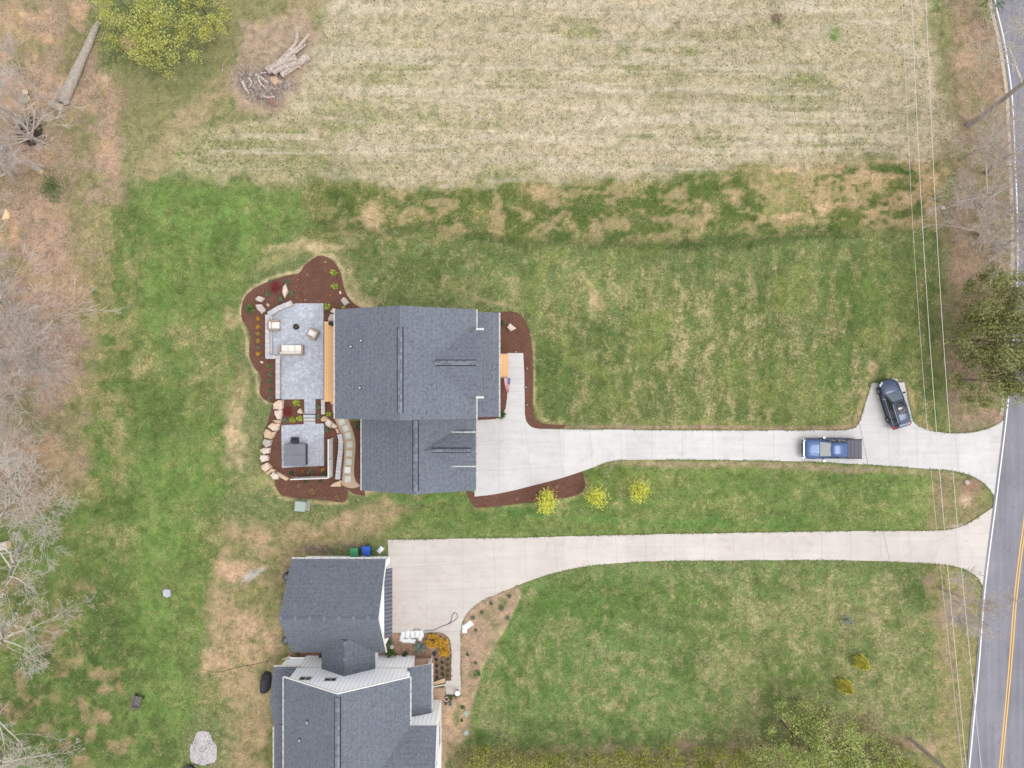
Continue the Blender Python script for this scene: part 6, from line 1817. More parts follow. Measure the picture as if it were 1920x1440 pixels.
# planted bed of the second house
SH2 = 'shrubs in the bed of the lower house'
def shrub(px, py, r, h, leaf, n, lab, group=None, lsz=0.12, name='shrub', shell=0.45):
    rt = empty(name, P(px, py), 0, lab, 'shrub', group)
    rng = np.random.default_rng(int(px*3+py))
    b = MB()
    for k in range(12):
        a = k*2.4; q = r*0.75
        b.tube([(0,0,0),(math.cos(a)*q*.4, math.sin(a)*q*.4, h*.45),(math.cos(a)*q, math.sin(a)*q, h*.75)], [0.022,0.014,0.005], 5)
    b.build('stems', M['bark_brown'], rt)
    V, F = [], []
    C = []
    m = max(6, int(r*22))
    for k in range(m):       # tufts spread over the dome, each a small cluster
        a = rng.uniform(0, 6.28); rr = math.sqrt(rng.uniform(0, 1)); zz = math.sqrt(max(0, 1-rr*rr*0.8))
        c = np.array([math.cos(a)*rr*r*0.86, math.sin(a)*rr*r*0.86, h*(0.35+0.5*zz)*rng.uniform(0.85, 1.1)])
        C.append(c + rng.normal(size=(n//m, 3))*np.array([r*0.16, r*0.16, h*0.12]))
    C = np.concatenate(C); C[:, 2] = np.maximum(C[:, 2], 0.05)
    V, F = leaf_verts(C, lsz, rng, 0.6)
    np_mesh('foliage', V, F, leaf, rt)
    return rt
shrub(811.5,1198,0.64,0.8,L_GO,1500,'large golden yellow shrub, first and highest of the three by the walk curve',SH2)
shrub(828.5,1204,0.60,0.75,L_GO,1300,'golden yellow shrub in the middle of the three by the walk curve',SH2)
shrub(835,1217.5,0.60,0.75,L_GO,1300,'golden yellow shrub, lowest of the three, nearest the straight walk',SH2)
shrub(789.5,1210,0.58,0.8,L_BL,1400,'round blue green shrub beside the pile of white bags',SH2,0.08)
shrub(731,1202,0.5,0.8,L_GG,700,'loose olive shrub at the garage corner below the metal awning',SH2)
shrub(734,1222,0.5,0.7,L_G,700,'dark olive shrub against the top edge of the white porch wall',SH2)
shrub(759,1226,0.28,0.4,L_DG,260,'small dark grey shrub beside the porch wall, left of the brown steps',SH2)
shrub(606,1227,0.32,0.6,L_DG,300,'dark green shrub in the narrow strip under the garage eave',SH2)
shrub(561,1226,0.3,0.5,L_G,240,'small green shrub at the left end of the narrow strip under the garage eave',SH2)
k_ = 0
colname = ['left','middle','right']
for ci, col_ in enumerate([[(819,1236.5),(819.5,1248),(819.5,1259),(819.5,1269.5)],[(829.5,1241.5),(830,1252.5),(830.5,1263.5)],[(840.5,1235.5),(840,1247),(840.5,1257),(839.5,1266.5)]]):
    for i, (x, y) in enumerate(col_):
        plant(x, y, 0.21, (L_G if ci == 2 else L_DG, 'bush'), 'small round green plant, '+ORD[i]+' from the top in the '+colname[ci]+' column beside the walk', 'small plants in three columns')
for i, (x, y, r, lf, lab) in enumerate([(887,1158,0.26,L_GG,'small grey green plant above the tilted white bag at the driveway bend'),(904,1148,0.26,L_GG,'small grey green plant second along the driveway bend'),(921,1131,0.24,L_GG,'small grey green plant third along the driveway bend'),
      (955,1117,0.26,L_GG,'small grey green plant at the tip of the soil bed'),(940,1139,0.34,L_GG,'straggly grey green plant in the upper soil bed'),(952,1158,0.3,L_GG,'straggly plant near the right rim of the soil bed'),(892,1181,0.22,L_GG,'tiny plant right of the pair of white bags'),
      (897,1262,0.4,L_G,'bright straggly green plant in the lower soil bed'),(892,1243,0.22,L_GG,'tiny grey green plant above the bright straggly one'),(877,1227,0.2,L_G,'tiny green plant in the middle of the soil bed by the walk'),
      (868,1325,0.25,L_G,'small green plant on the orange soil below the pots, upper one'),(866,1350,0.2,L_G,'small green plant on the orange soil below the pots, lower one')]):
    plant(x, y, r, (lf, 'bush' if i != 7 else 'star'), lab, 'plants scattered over the bare soil')
for i, (x, y) in enumerate([(873,1337),(874,1374)]):
    b = MB(); q = P(x, y); b.lathe(q.x, q.y, [(0.26,0),(0.26,0.05),(0.2,0.09),(0.02,0.1)], 18)
    one(b, 'septic_lid', UG, ('upper' if i == 0 else 'lower')+' of two round pale green lids in the orange soil', 'lid', 'pale green lids')
b = MB(); q = P(736.5,1209.5); b.lathe(q.x, q.y, [(0.06,0),(0.05,0.5),(0.18,0.52),(0.2,0.58),(0.03,0.6)], 14)
one(b, 'birdbath', M['cap_warm'], 'small pale birdbath between the olive shrubs at the garage corner', 'birdbath')

# ------------------------------------------------------------------ vehicles
def carpaint(name, c):
    m, nt, b = newmat(name)
    b.inputs['Base Color'].default_value = c
    b.inputs['Metallic'].default_value = 0.3; b.inputs['Roughness'].default_value = 0.3
    b.inputs['Coat Weight'].default_value = 0.35; b.inputs['Coat Roughness'].default_value = 0.06
    return m
def glassmat(name, c):
    m, nt, b = newmat(name)
    b.inputs['Base Color'].default_value = c
    b.inputs['Roughness'].default_value = 0.05; b.inputs['Specular IOR Level'].default_value = 0.8
    return m
BLUE, NAVY = carpaint('blue_car_paint', A(62,88,134)), carpaint('slate_navy_paint', A(62,74,98))
CGL = glassmat('dark_car_glass', A(40,44,50)); CGF = glassmat('windscreen_glass', A(168,172,168))
CHR = mottled('chrome', A(225,228,232), A(205,208,214), 3, 0.15, 0, metal=0.9)
RUB = mottled('tyre_rubber', A(44,44,46), A(58,58,60), 8, 0.85, 0.1)
BLK = mottled('black_plastic', A(46,46,50), A(60,60,64), 6, 0.5, 0.0)
REDL = mottled('red_lamp_lens', A(200,36,40), A(214,50,52), 3, 0.2, 0)
LMP = mottled('clear_lamp_lens', A(214,220,224), A(232,236,238), 3, 0.1, 0, spec=0.8)

def loft(b, secs, mi=0, close_ends=True):
    """secs: list of equal-length rings of 3-D points"""
    n = len(secs[0]); vs = [p for s_ in secs for p in s_]
    fs = [(i*n+k, i*n+(k+1) % n, (i+1)*n+(k+1) % n, (i+1)*n+k) for i in range(len(secs)-1) for k in range(n)]
    if close_ends:
        fs.append(tuple(range(n))[::-1]); fs.append(tuple(range((len(secs)-1)*n, len(secs)*n)))
    return b.add(vs, fs, mi)
def ring(x, w, zb, zs, zt, shoulder=0.1, tum=0.05, crown=0.03):
    """half-section mirrored: sill, side, shoulder, crowned top"""
    h = [(w*0.90, zb), (w, zb+0.12), (w, zs-0.08), (w-tum*0.4, zs), (w-shoulder-tum, zt-0.015), (w*0.45, zt+crown*0.7), (0.0, zt+crown)]
    L = [(x, y, z) for y, z in h] + [(x, -y, z) for y, z in reversed(h[:-1])]
    return L
def subsurf(o, lv=2, smooth=True):
    m = o.modifiers.new('subdivision', 'SUBSURF'); m.levels = lv; m.render_levels = lv
    o.data.polygons.foreach_set('use_smooth', [True]*len(o.data.polygons))
def wheel(x, y, r, w, parent, s):
    b = MB(); prof = [(r*0.62,-w/2),(r*0.93,-w/2),(r,-w*0.3),(r,w*0.3),(r*0.93,w/2),(r*0.62,w/2),(r*0.6,0)]
    n = 24; vs = []
    for a_, h_ in prof:
        for k in range(n):
            t = 2*PI*k/n; vs.append((x+a_*math.cos(t), y+h_, r+a_*math.sin(t)))
    m_ = len(prof)
    b.add(vs, [(i*n+k, ((i+1) % m_)*n+k, ((i+1) % m_)*n+(k+1) % n, i*n+(k+1) % n) for i in range(m_) for k in range(n)])
    t_ = b.build('wheel', RUB, parent, True)
    b = MB(); ys = y+s*w*0.36
    for k in range(7):
        t = k*2*PI/7; c, s2 = math.cos(t), math.sin(t); ww = 0.045
        b.add([(x-s2*ww, ys+s*0.03, r+c*ww), (x+s2*ww, ys+s*0.03, r-c*ww), (x+c*r*.62+s2*ww*1.2, ys, r+s2*r*.62-c*ww*1.2), (x+c*r*.62-s2*ww*1.2, ys, r+s2*r*.62+c*ww*1.2)], [(0,1,2,3)])
    vs = [(x, ys-s*0.05, r)] + [(x+r*.63*math.cos(2*PI*k/n), ys-s*0.05, r+r*.63*math.sin(2*PI*k/n)) for k in range(n)]
    b.add(vs, [(0, k+1, (k+1) % n+1) for k in range(n)], 1)
    b.build('rim', [M['galv'], BLK], t_)
def panel(b, pts, mi=0): b.add(pts, [tuple(range(len(pts)))], mi)

# pickup truck, nose to the west
pc = P(1560.8, 841.5, 1.0)
TR = empty('pickup_truck', (pc.x, pc.y, 0.06), PI, 'blue crew cab pickup truck with grey bed cover parked on the long driveway', 'truck')
HW = 0.99
TR.scale = (0.95, 0.97, 0.97)
b = MB()
secs = []
for x, w, zb, zs, zt in [(2.93,0.72,0.42,0.78,0.80),(2.90,0.86,0.36,0.98,1.03),(2.74,0.95,0.32,1.04,1.12),(2.3,HW,0.30,1.08,1.17),(1.6,HW,0.30,1.10,1.21),(1.36,HW,0.30,1.11,1.22),(1.2,HW,0.30,1.12,1.15),(-1.30,HW,0.30,1.12,1.15),(-1.45,HW,0.30,1.14,1.19),(-2.7,HW,0.34,1.14,1.19),(-2.90,0.95,0.42,1.10,1.16),(-2.93,0.90,0.46,1.0,1.05)]:
    secs.append(ring(x, w, zb, zs, zt))
loft(b, secs); o = b.build('body', BLUE, TR, True)
mm = o.modifiers.new('subdivision', 'SUBSURF'); mm.levels = 1; mm.render_levels = 1
# hood creases
b = MB()
for s in (-1, 1):
    b.add([(1.45,s*.50,1.235),(2.55,s*.36,1.155),(2.55,s*.40,1.15),(1.45,s*.56,1.23),(1.45,s*.53,1.262),(2.5,s*.38,1.178)], [(0,1,5,4),(4,5,2,3)])
b.build('hood_ridge', BLUE, TR)
# cab glasshouse
def cab_ring(x, wb, wt, z0, z1, n=None): return [(x,wb,z0),(x,wt,z1-0.05),(x,wt-0.07,z1),(x,0,z1+0.03),(x,-(wt-0.07),z1),(x,-wt,z1-0.05),(x,-wb,z0)]
b = MB(); loft(b, [cab_ring(1.42,.80,.74,1.14,1.20), cab_ring(0.52,.88,.70,1.12,1.84), cab_ring(0.0,.90,.72,1.12,1.87), cab_ring(-1.05,.90,.71,1.12,1.84), cab_ring(-1.42,.88,.78,1.12,1.22)])
b.build('glasshouse', CGL, TR)
b = MB(); panel(b, [(1.42,.74,1.27),(1.42,0,1.30),(1.42,-.74,1.27),(0.56,-.65,1.875),(0.56,0,1.905),(0.56,.65,1.875)]); b.build('windscreen', CGF, TR)
b = MB()
rr_ = []
for x, w, z in [(0.60,.66,1.835),(0.50,.70,1.885),(0.0,.735,1.915),(-1.0,.725,1.89),(-1.16,.66,1.80)]:
    rr_.append([(x,w,z-0.06),(x,w-0.05,z-0.005),(x,w*0.5,z+0.015),(x,0,z+0.02),(x,-w*0.5,z+0.015),(x,-(w-0.05),z-0.005),(x,-w,z-0.06),(x,0,z-0.07)])
loft(b, rr_); b.build('roof', BLUE, TR, True)
for s in (-1, 1):
    b = MB()
    for (xa, ya, za), (xb, yb, zb_) in [((1.42,.82,1.2),(0.55,.71,1.84)), ((-0.28,.915,1.14),(-0.25,.74,1.86)), ((-1.40,.90,1.16),(-1.08,.725,1.84))]:
        b.tube([(xa,s*ya,za),(xb,s*yb,zb_)], 0.045, 6)
    b.tube([(1.42,s*.93,1.15),(-1.42,s*.93,1.15)], 0.012, 6)
    tag(b.build('pillar_trim', BLUE, TR), kind=None)
    b = MB(); b.tube([(1.30,s*.985,1.135),(-1.32,s*.985,1.135)], 0.014, 6); b.build('chrome_strip', CHR, TR)
    b = MB(); b.cbox(0.94,1.10,s*1.02-0.0,s*1.02+0.001,1.2,1.3,0.0) if False else b.tube([(1.02,s*.93,1.20),(1.02,s*1.06,1.26)], 0.03, 6)
    b.cbox(0.93,1.09,min(s*1.06,s*1.26),max(s*1.06,s*1.26),1.16,1.40,0.03); b.build('mirror', CHR, TR)
    for xh in (0.42,-0.72):
        b = MB(); b.tube([(xh,s*1.0,0.98),(xh-0.22,s*1.0,0.98)], 0.02, 6); b.build('door_handle', CHR, TR)
    b = MB(); b.cbox(-1.3,1.25,min(s*.90,s*1.06),max(s*.90,s*1.06),0.32,0.38,0.01); b.build('running_board', BLK, TR)
    b = MB(); b.cbox(2.70,2.925,min(s*.66,s*.90),max(s*.66,s*.90),0.80,1.02,0.04); b.build('headlight', LMP, TR)
    b = MB(); b.cbox(-2.955,-2.80,min(s*.86,s*.985),max(s*.86,s*.985),0.75,1.10,0.02); b.build('taillight', REDL, TR)
    for x in (1.92,-1.82):
        wheel(x, s*0.86, 0.40, 0.27, TR, s)
        b = MB(); pts = [(x+0.50*math.cos(t), s*1.0, 0.40+0.50*math.sin(t)) for t in [PI*k/10 for k in range(11)]]; b.tube(pts, 0.035, 5); b.build('wheel_arch', BLK, TR)
b = MB(); b.cbox(2.86,3.0,-.66,.66,0.62,1.0,0.03)
for k in range(4): b.box(3.0,3.012,-.60,.60,0.66+k*0.08,0.69+k*0.08,1)
b.build('grille', [CHR, BLK], TR)
b = MB(); loft(b, [[(2.80,-1.0,.36),(2.98,-.82,.36),(3.08,-.5,.36),(3.10,0,.36),(3.08,.5,.36),(2.98,.82,.36),(2.80,1.0,.36),(2.75,.9,.36),(2.75,-.9,.36)],[(2.80,-1.0,.60),(2.98,-.82,.62),(3.08,-.5,.63),(3.10,0,.63),(3.08,.5,.63),(2.98,.82,.62),(2.80,1.0,.60),(2.75,.9,.60),(2.75,-.9,.60)]]); b.build('front_bumper', CHR, TR)
b = MB(); b.cbox(-3.08,-2.92,-.92,.92,0.42,0.62,0.03); b.build('rear_bumper', CHR, TR)
TC = mottled('grey_bed_cover', A(88,88,98), A(98,98,108), 1.5, 0.6, 0)
for k in range(4):
    x1 = -1.36 - k*0.385; b = MB(); b.cbox(x1-0.372, x1, -.885, .885, 1.19, 1.245, 0.012); b.build('bed_cover_panel', TC, TR)
b = MB(); b.box(-1.355,-2.92,0,0,0,0) if False else b.cbox(-2.93,-1.34,.89,.985,1.17,1.225,0.012); b.build('bed_rail', BLK, TR)
b = MB(); b.cbox(-2.93,-1.34,-.985,-.89,1.17,1.225,0.012); b.build('bed_rail', BLK, TR)
for s in (-1,1):
    b = MB(); b.tube([(1.15,s*.35,1.235),(1.30,s*-.05,1.225)], 0.012, 5); b.build('wiper', BLK, TR)

# suv turned on the parking pad
sc_ = P(1677.5, 756.5, 0.9)
SV = empty('suv', (sc_.x, sc_.y, 0.06), math.radians(90+17.5), 'dark blue grey suv with glass roof parked on the short turning pad', 'car')
W3 = 0.95
b = MB(); secs = []
for x, w, zb, zs, zt in [(2.40,0.55,0.45,0.66,0.70),(2.34,0.78,0.34,0.80,0.86),(2.12,0.88,0.30,0.90,0.97),(1.6,W3-.02,0.28,0.97,1.05),(1.12,W3,0.28,1.0,1.09),(0.9,W3,0.28,1.01,1.05),(-1.9,W3,0.30,1.04,1.08),(-2.2,W3-.03,0.34,1.04,1.10),(-2.38,0.84,0.42,1.0,1.06),(-2.42,0.74,0.48,0.9,0.96)]:
    secs.append(ring(x, w, zb, zs, zt))
loft(b, secs); o = b.build('body', NAVY, SV, True)
mm = o.modifiers.new('subdivision', 'SUBSURF'); mm.levels = 1; mm.render_levels = 1
b = MB(); loft(b, [cab_ring(1.14,.78,.72,1.02,1.10), cab_ring(0.28,.84,.62,1.02,1.60), cab_ring(-0.4,.85,.64,1.02,1.66), cab_ring(-1.6,.84,.62,1.02,1.61), cab_ring(-2.15,.80,.60,1.03,1.32)])
b.build('glasshouse', CGL, SV)
b = MB(); panel(b, [(1.14,.70,1.16),(1.14,0,1.19),(1.14,-.70,1.16),(0.34,-.56,1.645),(0.34,0,1.67),(0.34,.56,1.645)]); b.build('windscreen', glassmat('pale_reflecting_windscreen', A(84,96,112)), SV)
def roofp(name, xs, mat, lift=0.0, ws=1.0):
    b = MB(); R2 = []
    for x, w, z in xs:
        w *= ws; z += lift
        R2.append([(x,w,z-0.07),(x,w-0.06,z-0.01),(x,w*0.5,z+0.018),(x,0,z+0.024),(x,-w*0.5,z+0.018),(x,-(w-0.06),z-0.01),(x,-w,z-0.07),(x,0,z-0.08)])
    loft(b, R2); return b.build(name, mat, SV, True)
roofp('roof', [(0.36,.58,1.60),(0.26,.64,1.655),(-0.4,.67,1.70),(-1.5,.66,1.67),(-1.85,.63,1.62),(-2.12,.58,1.50)], NAVY)
roofp('glass_roof', [(0.20,.47,1.668),(-0.4,.48,1.713),(-1.05,.47,1.70)], glassmat('black_glass_roof', A(22,24,28)), 0.006)
b = MB(); panel(b, [(-2.06,.58,1.50),(-2.06,-.58,1.50),(-2.30,-.64,1.16),(-2.30,.64,1.16)][::-1]); b.build('rear_window', CGL, SV)
for s in (-1, 1):
    b = MB()
    for (xa, ya, za), (xb, yb, zb_) in [((1.14,.80,1.08),(0.30,.64,1.60)), ((-0.36,.875,1.05),(-0.38,.67,1.64)), ((-1.35,.875,1.06),(-1.42,.665,1.62)), ((-2.20,.80,1.10),(-1.95,.62,1.55))]:
        b.tube([(xa,s*ya,za),(xb,s*yb,zb_)], 0.035, 6)
    b.build('pillar_trim', NAVY, SV)
    b = MB(); b.tube([(0.1,s*.66,1.70),(0.0,s*.66,1.745),(-1.6,s*.65,1.715),(-1.75,s*.64,1.66)], 0.022, 6); b.build('roof_rail', CHR, SV)
    b = MB(); b.tube([(0.95,s*.905,1.06),(-2.0,s*.885,1.08)], 0.013, 6); b.build('chrome_strip', CHR, SV)
    b = MB(); b.tube([(0.82,s*.86,1.10),(0.80,s*1.0,1.13)], 0.03, 6); b.cbox(0.71,0.86,min(s*.98,s*1.16),max(s*.98,s*1.16),1.06,1.22,0.03); b.build('mirror', NAVY if s > 0 else BLK, SV)
    b = MB(); b.add([(2.36,s*.50,.80),(2.16,s*.86,.84),(1.95,s*.885,.93),(2.10,s*.74,.985),(2.30,s*.50,.90)], [(0,1,2,3,4) if s > 0 else (4,3,2,1,0)]); b.tube([(2.36,s*.52,.80),(2.16,s*.87,.86),(1.98,s*.89,.92)], 0.03, 5); b.build('headlight', LMP, SV)
    b = MB(); b.tube([(-2.02,s*.93,.98),(-2.30,s*.86,.99),(-2.40,s*.62,.98)], 0.065, 8); b.build('taillight', REDL, SV)
    for xh in (0.25,-0.85):
        b = MB(); b.tube([(xh,s*.955,0.90),(xh-0.2,s*.955,0.90)], 0.018, 6); b.build('door_handle', NAVY, SV)
    for x in (1.50,-1.42):
        wheel(x, s*0.84, 0.36, 0.24, SV, s)
        b = MB(); pts = [(x+0.44*math.cos(t), s*.95, 0.38+0.44*math.sin(t)) for t in [PI*k/10 for k in range(11)]]; b.tube(pts, 0.035, 5); b.build('wheel_arch', BLK, SV)
    b = MB(); b.cbox(-1.0,1.05,min(s*.90,s*.975),max(s*.90,s*.975),0.28,0.40,0.02); b.build('sill_trim', BLK, SV)
b = MB(); b.cbox(2.33,2.43,-.46,.46,0.52,0.78,0.02); b.build('grille', BLK, SV)
b = MB(); b.cbox(-2.50,-2.34,-.74,.74,0.40,0.66,0.05); b.build('rear_bumper', BLK, SV)
b = MB(); b.cbox(-2.20,-1.98,-.56,.56,1.52,1.56,0.01); b.build('spoiler', NAVY, SV)

# ------------------------------------------------------------------ trees
def grow(p, d, L, r, lev, spec, rn, out, tips):
    """recursive limb: appends tapered segments (p, q, r0, r1)"""
    n, nk, ang, lf, wig, up = spec[lev]
    kids = []
    px, py, pz = p; dx, dy, dz = d
    for i in range(n):
        dx += rn.uniform(-wig, wig); dy += rn.uniform(-wig, wig); dz += rn.uniform(-wig, wig)*0.7 + up
        m = math.sqrt(dx*dx+dy*dy+dz*dz); dx /= m; dy /= m; dz /= m
        qx, qy, qz = px+dx*L/n, py+dy*L/n, max(pz+dz*L/n, 0.25)
        r0 = r*(1-0.78*i/n); r1 = r*(1-0.78*(i+1)/n)
        out.append((px, py, pz, qx, qy, qz, r0, r1))
        px, py, pz = qx, qy, qz
        kids.append((px, py, pz, dx, dy, dz, r1, (i+1)/n))
    if lev+1 < len(spec):
        for k in range(nk):
            t = rn.uniform(0.25 if lev else 0.3, 1.0)
            kx = kids[min(n-1, int(t*n))]
            a = rn.uniform(0, 2*PI); th = ang*rn.uniform(0.6, 1.3)
            # direction tilted from the parent by th around azimuth a
            ux, uy, uz = kx[3], kx[4], kx[5]
            if abs(uz) < 0.9: ax, ay, az = -uy, ux, 0.0
            else: ax, ay, az = 1.0, 0.0, 0.0
            m = math.sqrt(ax*ax+ay*ay+az*az); ax /= m; ay /= m; az /= m
            bx, by, bz = uy*az-uz*ay, uz*ax-ux*az, ux*ay-uy*ax
            c, s = math.cos(a), math.sin(a); ct, st = math.cos(th), math.sin(th)
            nd_ = (ux*ct+(ax*c+bx*s)*st, uy*ct+(ay*c+by*s)*st, uz*ct+(az*c+bz*s)*st)
            grow((kx[0], kx[1], kx[2]), nd_, L*lf*rn.uniform(0.7, 1.2)*(1.15-0.45*kx[7]), kx[6]*0.62 + 0.002, lev+1, spec, rn, out, tips)
    if lev >= len(spec)-2: tips.append((px, py, pz))

def segs_mesh(name, segs, mat, parent, rmin=0.006):
    S_ = np.array(segs, dtype=np.float64)
    big = S_[:, 6] > 0.05
    for part in (0, 1):
        pass
    V_all, F_all, off = [], [], 0
    for sel, n in ((big, 7), (~big, 3)):
        T = S_[sel]
        if not len(T): continue
        p, q = T[:, :3], T[:, 3:6]
        d = q-p; d /= (np.linalg.norm(d, axis=1)[:, None]+1e-9)
        ref = np.where(np.abs(d[:, 2:3]) < 0.9, np.array([[0, 0, 1.0]]), np.array([[1.0, 0, 0]]))
        u = np.cross(d, ref); u /= np.linalg.norm(u, axis=1)[:, None]
        w = np.cross(d, u)
        a = np.arange(n)*2*PI/n
        circ = u[:, None, :]*np.cos(a)[None, :, None] + w[:, None, :]*np.sin(a)[None, :, None]
        r0 = np.maximum(T[:, 6], rmin)[:, None, None]; r1 = np.maximum(T[:, 7], rmin)[:, None, None]
        V = np.concatenate([p[:, None, :]+circ*r0, q[:, None, :]+circ*r1], 1)     # (m, 2n, 3)
        k = np.arange(n)
        Fq = np.stack([k, n+k, n+(k+1) % n, (k+1) % n], 1)
        F = (Fq[None]+ (np.arange(len(T))*2*n)[:, None, None]).reshape(-1, 4)+off
        V_all.append(V.reshape(-1, 3)); F_all.append(F); off += len(T)*2*n
    return np_mesh(name, np.concatenate(V_all), np.concatenate(F_all), mat, parent)

def spec_of(style):
    # per level: segments, children, branching angle, length factor, wiggle, upward pull
    if style == 'broad':  return [(9,11,1.05,0.62,0.10,0.02),(8,8,0.75,0.55,0.20,0.05),(6,7,0.7,0.55,0.26,0.03),(5,5,0.7,0.55,0.3,0.02),(3,0,0,0,0.3,0.0)]
    if style == 'limby':  return [(7,8,1.1,1.02,0.12,0.0),(10,8,0.7,0.5,0.20,0.03),(6,6,0.7,0.5,0.28,0.03),(4,5,0.7,0.5,0.3,0.02),(3,0,0,0,0.3,0.0)]
    if style == 'fine':   return [(8,14,0.95,1.05,0.08,0.02),(9,7,0.55,0.5,0.13,0.05),(5,5,0.5,0.58,0.2,0.03),(4,4,0.5,0.6,0.22,0.02),(3,0,0,0,0.2,0.0)]
    if style == 'small':  return [(5,12,0.8,0.85,0.10,0.02),(6,8,0.55,0.5,0.15,0.05),(5,5,0.5,0.55,0.2,0.03),(3,0,0,0,0.2,0.0)]
def bare_tree(px, py, h, r, style, mat, lab, seed, lean=(0, 0), group='bare trees along the western wood edge'):
    rt = empty('bare_tree', P(px, py), 0, lab, 'tree', group)
    rn = random.Random(seed); out, tips = [], []
    sp_ = spec_of(style)
    grow((0, 0, 0), (lean[0], lean[1], 1.0), h, r, 0, sp_, rn, out, tips)
    n0 = sp_[0][0]
    segs_mesh('trunk', out[:n0], M['trunk_grey'] if mat != 'bark_brown' else M['bark_brown'], rt)
    lim = out[n0:]
    segs_mesh('crown', lim, M[mat], rt, 0.011)
    return rt
EW = 'bare trees along the western wood edge'
bare_tree(84,268,6.5,0.20,'fine','bark_lilac','lilac grey bare tree fanning over the small green patch at upper left',11,(.30,-.18))
bare_tree(45,225,6,0.16,'fine','bark_lilac','thin pale bare tree standing by the dark ash heap',12,(.25,-.1))
bare_tree(30,330,7,0.22,'broad','bark_lilac','grey bare tree at the left edge just below the dark ash heap',13,(.35,-.1))
bare_tree(70,160,4.0,0.09,'small','bark_lilac','slight bare tree beside the long fallen trunk',14,(.1,0))
bare_tree(55,610,7.5,0.22,'fine','bark_lilac','dense twiggy bare tree, uppermost in the middle group on the left edge',15,(.40,.08))
bare_tree(80,690,6.5,0.2,'fine','bark_lilac','dense twiggy bare tree just below the uppermost one on the left edge',16,(.42,-.02))
bare_tree(10,570,7.5,0.22,'fine','bark_lilac','twiggy bare tree cut by the left edge, above the middle group',17,(.45,.0))
bare_tree(5,680,7.5,0.22,'fine','bark_lilac','twiggy bare tree cut by the left edge, level with the patio',26,(.45,.0))
bare_tree(20,745,7,0.22,'fine','bark_lilac','twiggy bare tree cut by the left edge, below the middle group',18,(.42,.0))
bare_tree(55,868,7.5,0.28,'limby','bark_pale','big pale limbed bare tree at the left edge opposite the hot tub',19,(.45,-.05))
bare_tree(20,935,7,0.24,'limby','bark_pale','pale limbed bare tree right below the big one at the left edge',20,(.50,-.12))
bare_tree(60,905,6,0.2,'limby','bark_pale','pale limbed bare tree beside the big one, reaching furthest over the lawn',27,(.55,-.2))
bare_tree(38,1025,7.5,0.26,'limby','bark_pale','wide pale bare tree whose limbs reach down toward the lone grey rock',21,(.55,-.30))
bare_tree(5,1170,6,0.2,'limby','bark_pale','pale bare tree at the left edge between the wide one and the corner',22,(.42,-.05))
bare_tree(0,1335,7,0.22,'limby','bark_pale','pale bare tree in the bottom left corner, upper one',23,(.62,.22))
bare_tree(0,1415,6.5,0.2,'limby','bark_pale','pale bare tree in the bottom left corner, lower one',24,(.6,.12))
ER = 'bare trees along the road'
bare_tree(1838,440,6.5,0.18,'fine','bark_lilac','bare roadside tree, lowest of the row above the evergreens',31,(-.42,.06),ER)
bare_tree(1842,385,7,0.20,'fine','bark_lilac','bare roadside tree, middle of the row above the evergreens',32,(-.45,.05),ER)
bare_tree(1850,325,7,0.18,'fine','bark_lilac','bare roadside tree near the white road line, second from the top',33,(-.40,.02),ER)
bare_tree(1868,474,6,0.16,'broad','bark_pale','bare roadside tree near the white road line above the evergreens',34,(-.35,.1),ER)
bare_tree(1800,300,4.5,0.10,'small','bark_lilac','small bare tree at the tip of the orange straw strip',35,(-.1,0),ER)
bare_tree(1817,235,13,0.33,'broad','bark_pale','tall roadside tree whose thick leaning trunk crosses the road edge',36,(.04,.02),ER)
bare_tree(1764,1102,3.7,0.13,'fine','bark_lilac','bare spreading tree between the lower driveway mouth and the road',37,(0,0),ER)
bare_tree(1775,1118,3.4,0.09,'small','bark_lilac','smaller bare tree close beside the spreading one at the lower driveway mouth',38,(.0,-.05),ER)

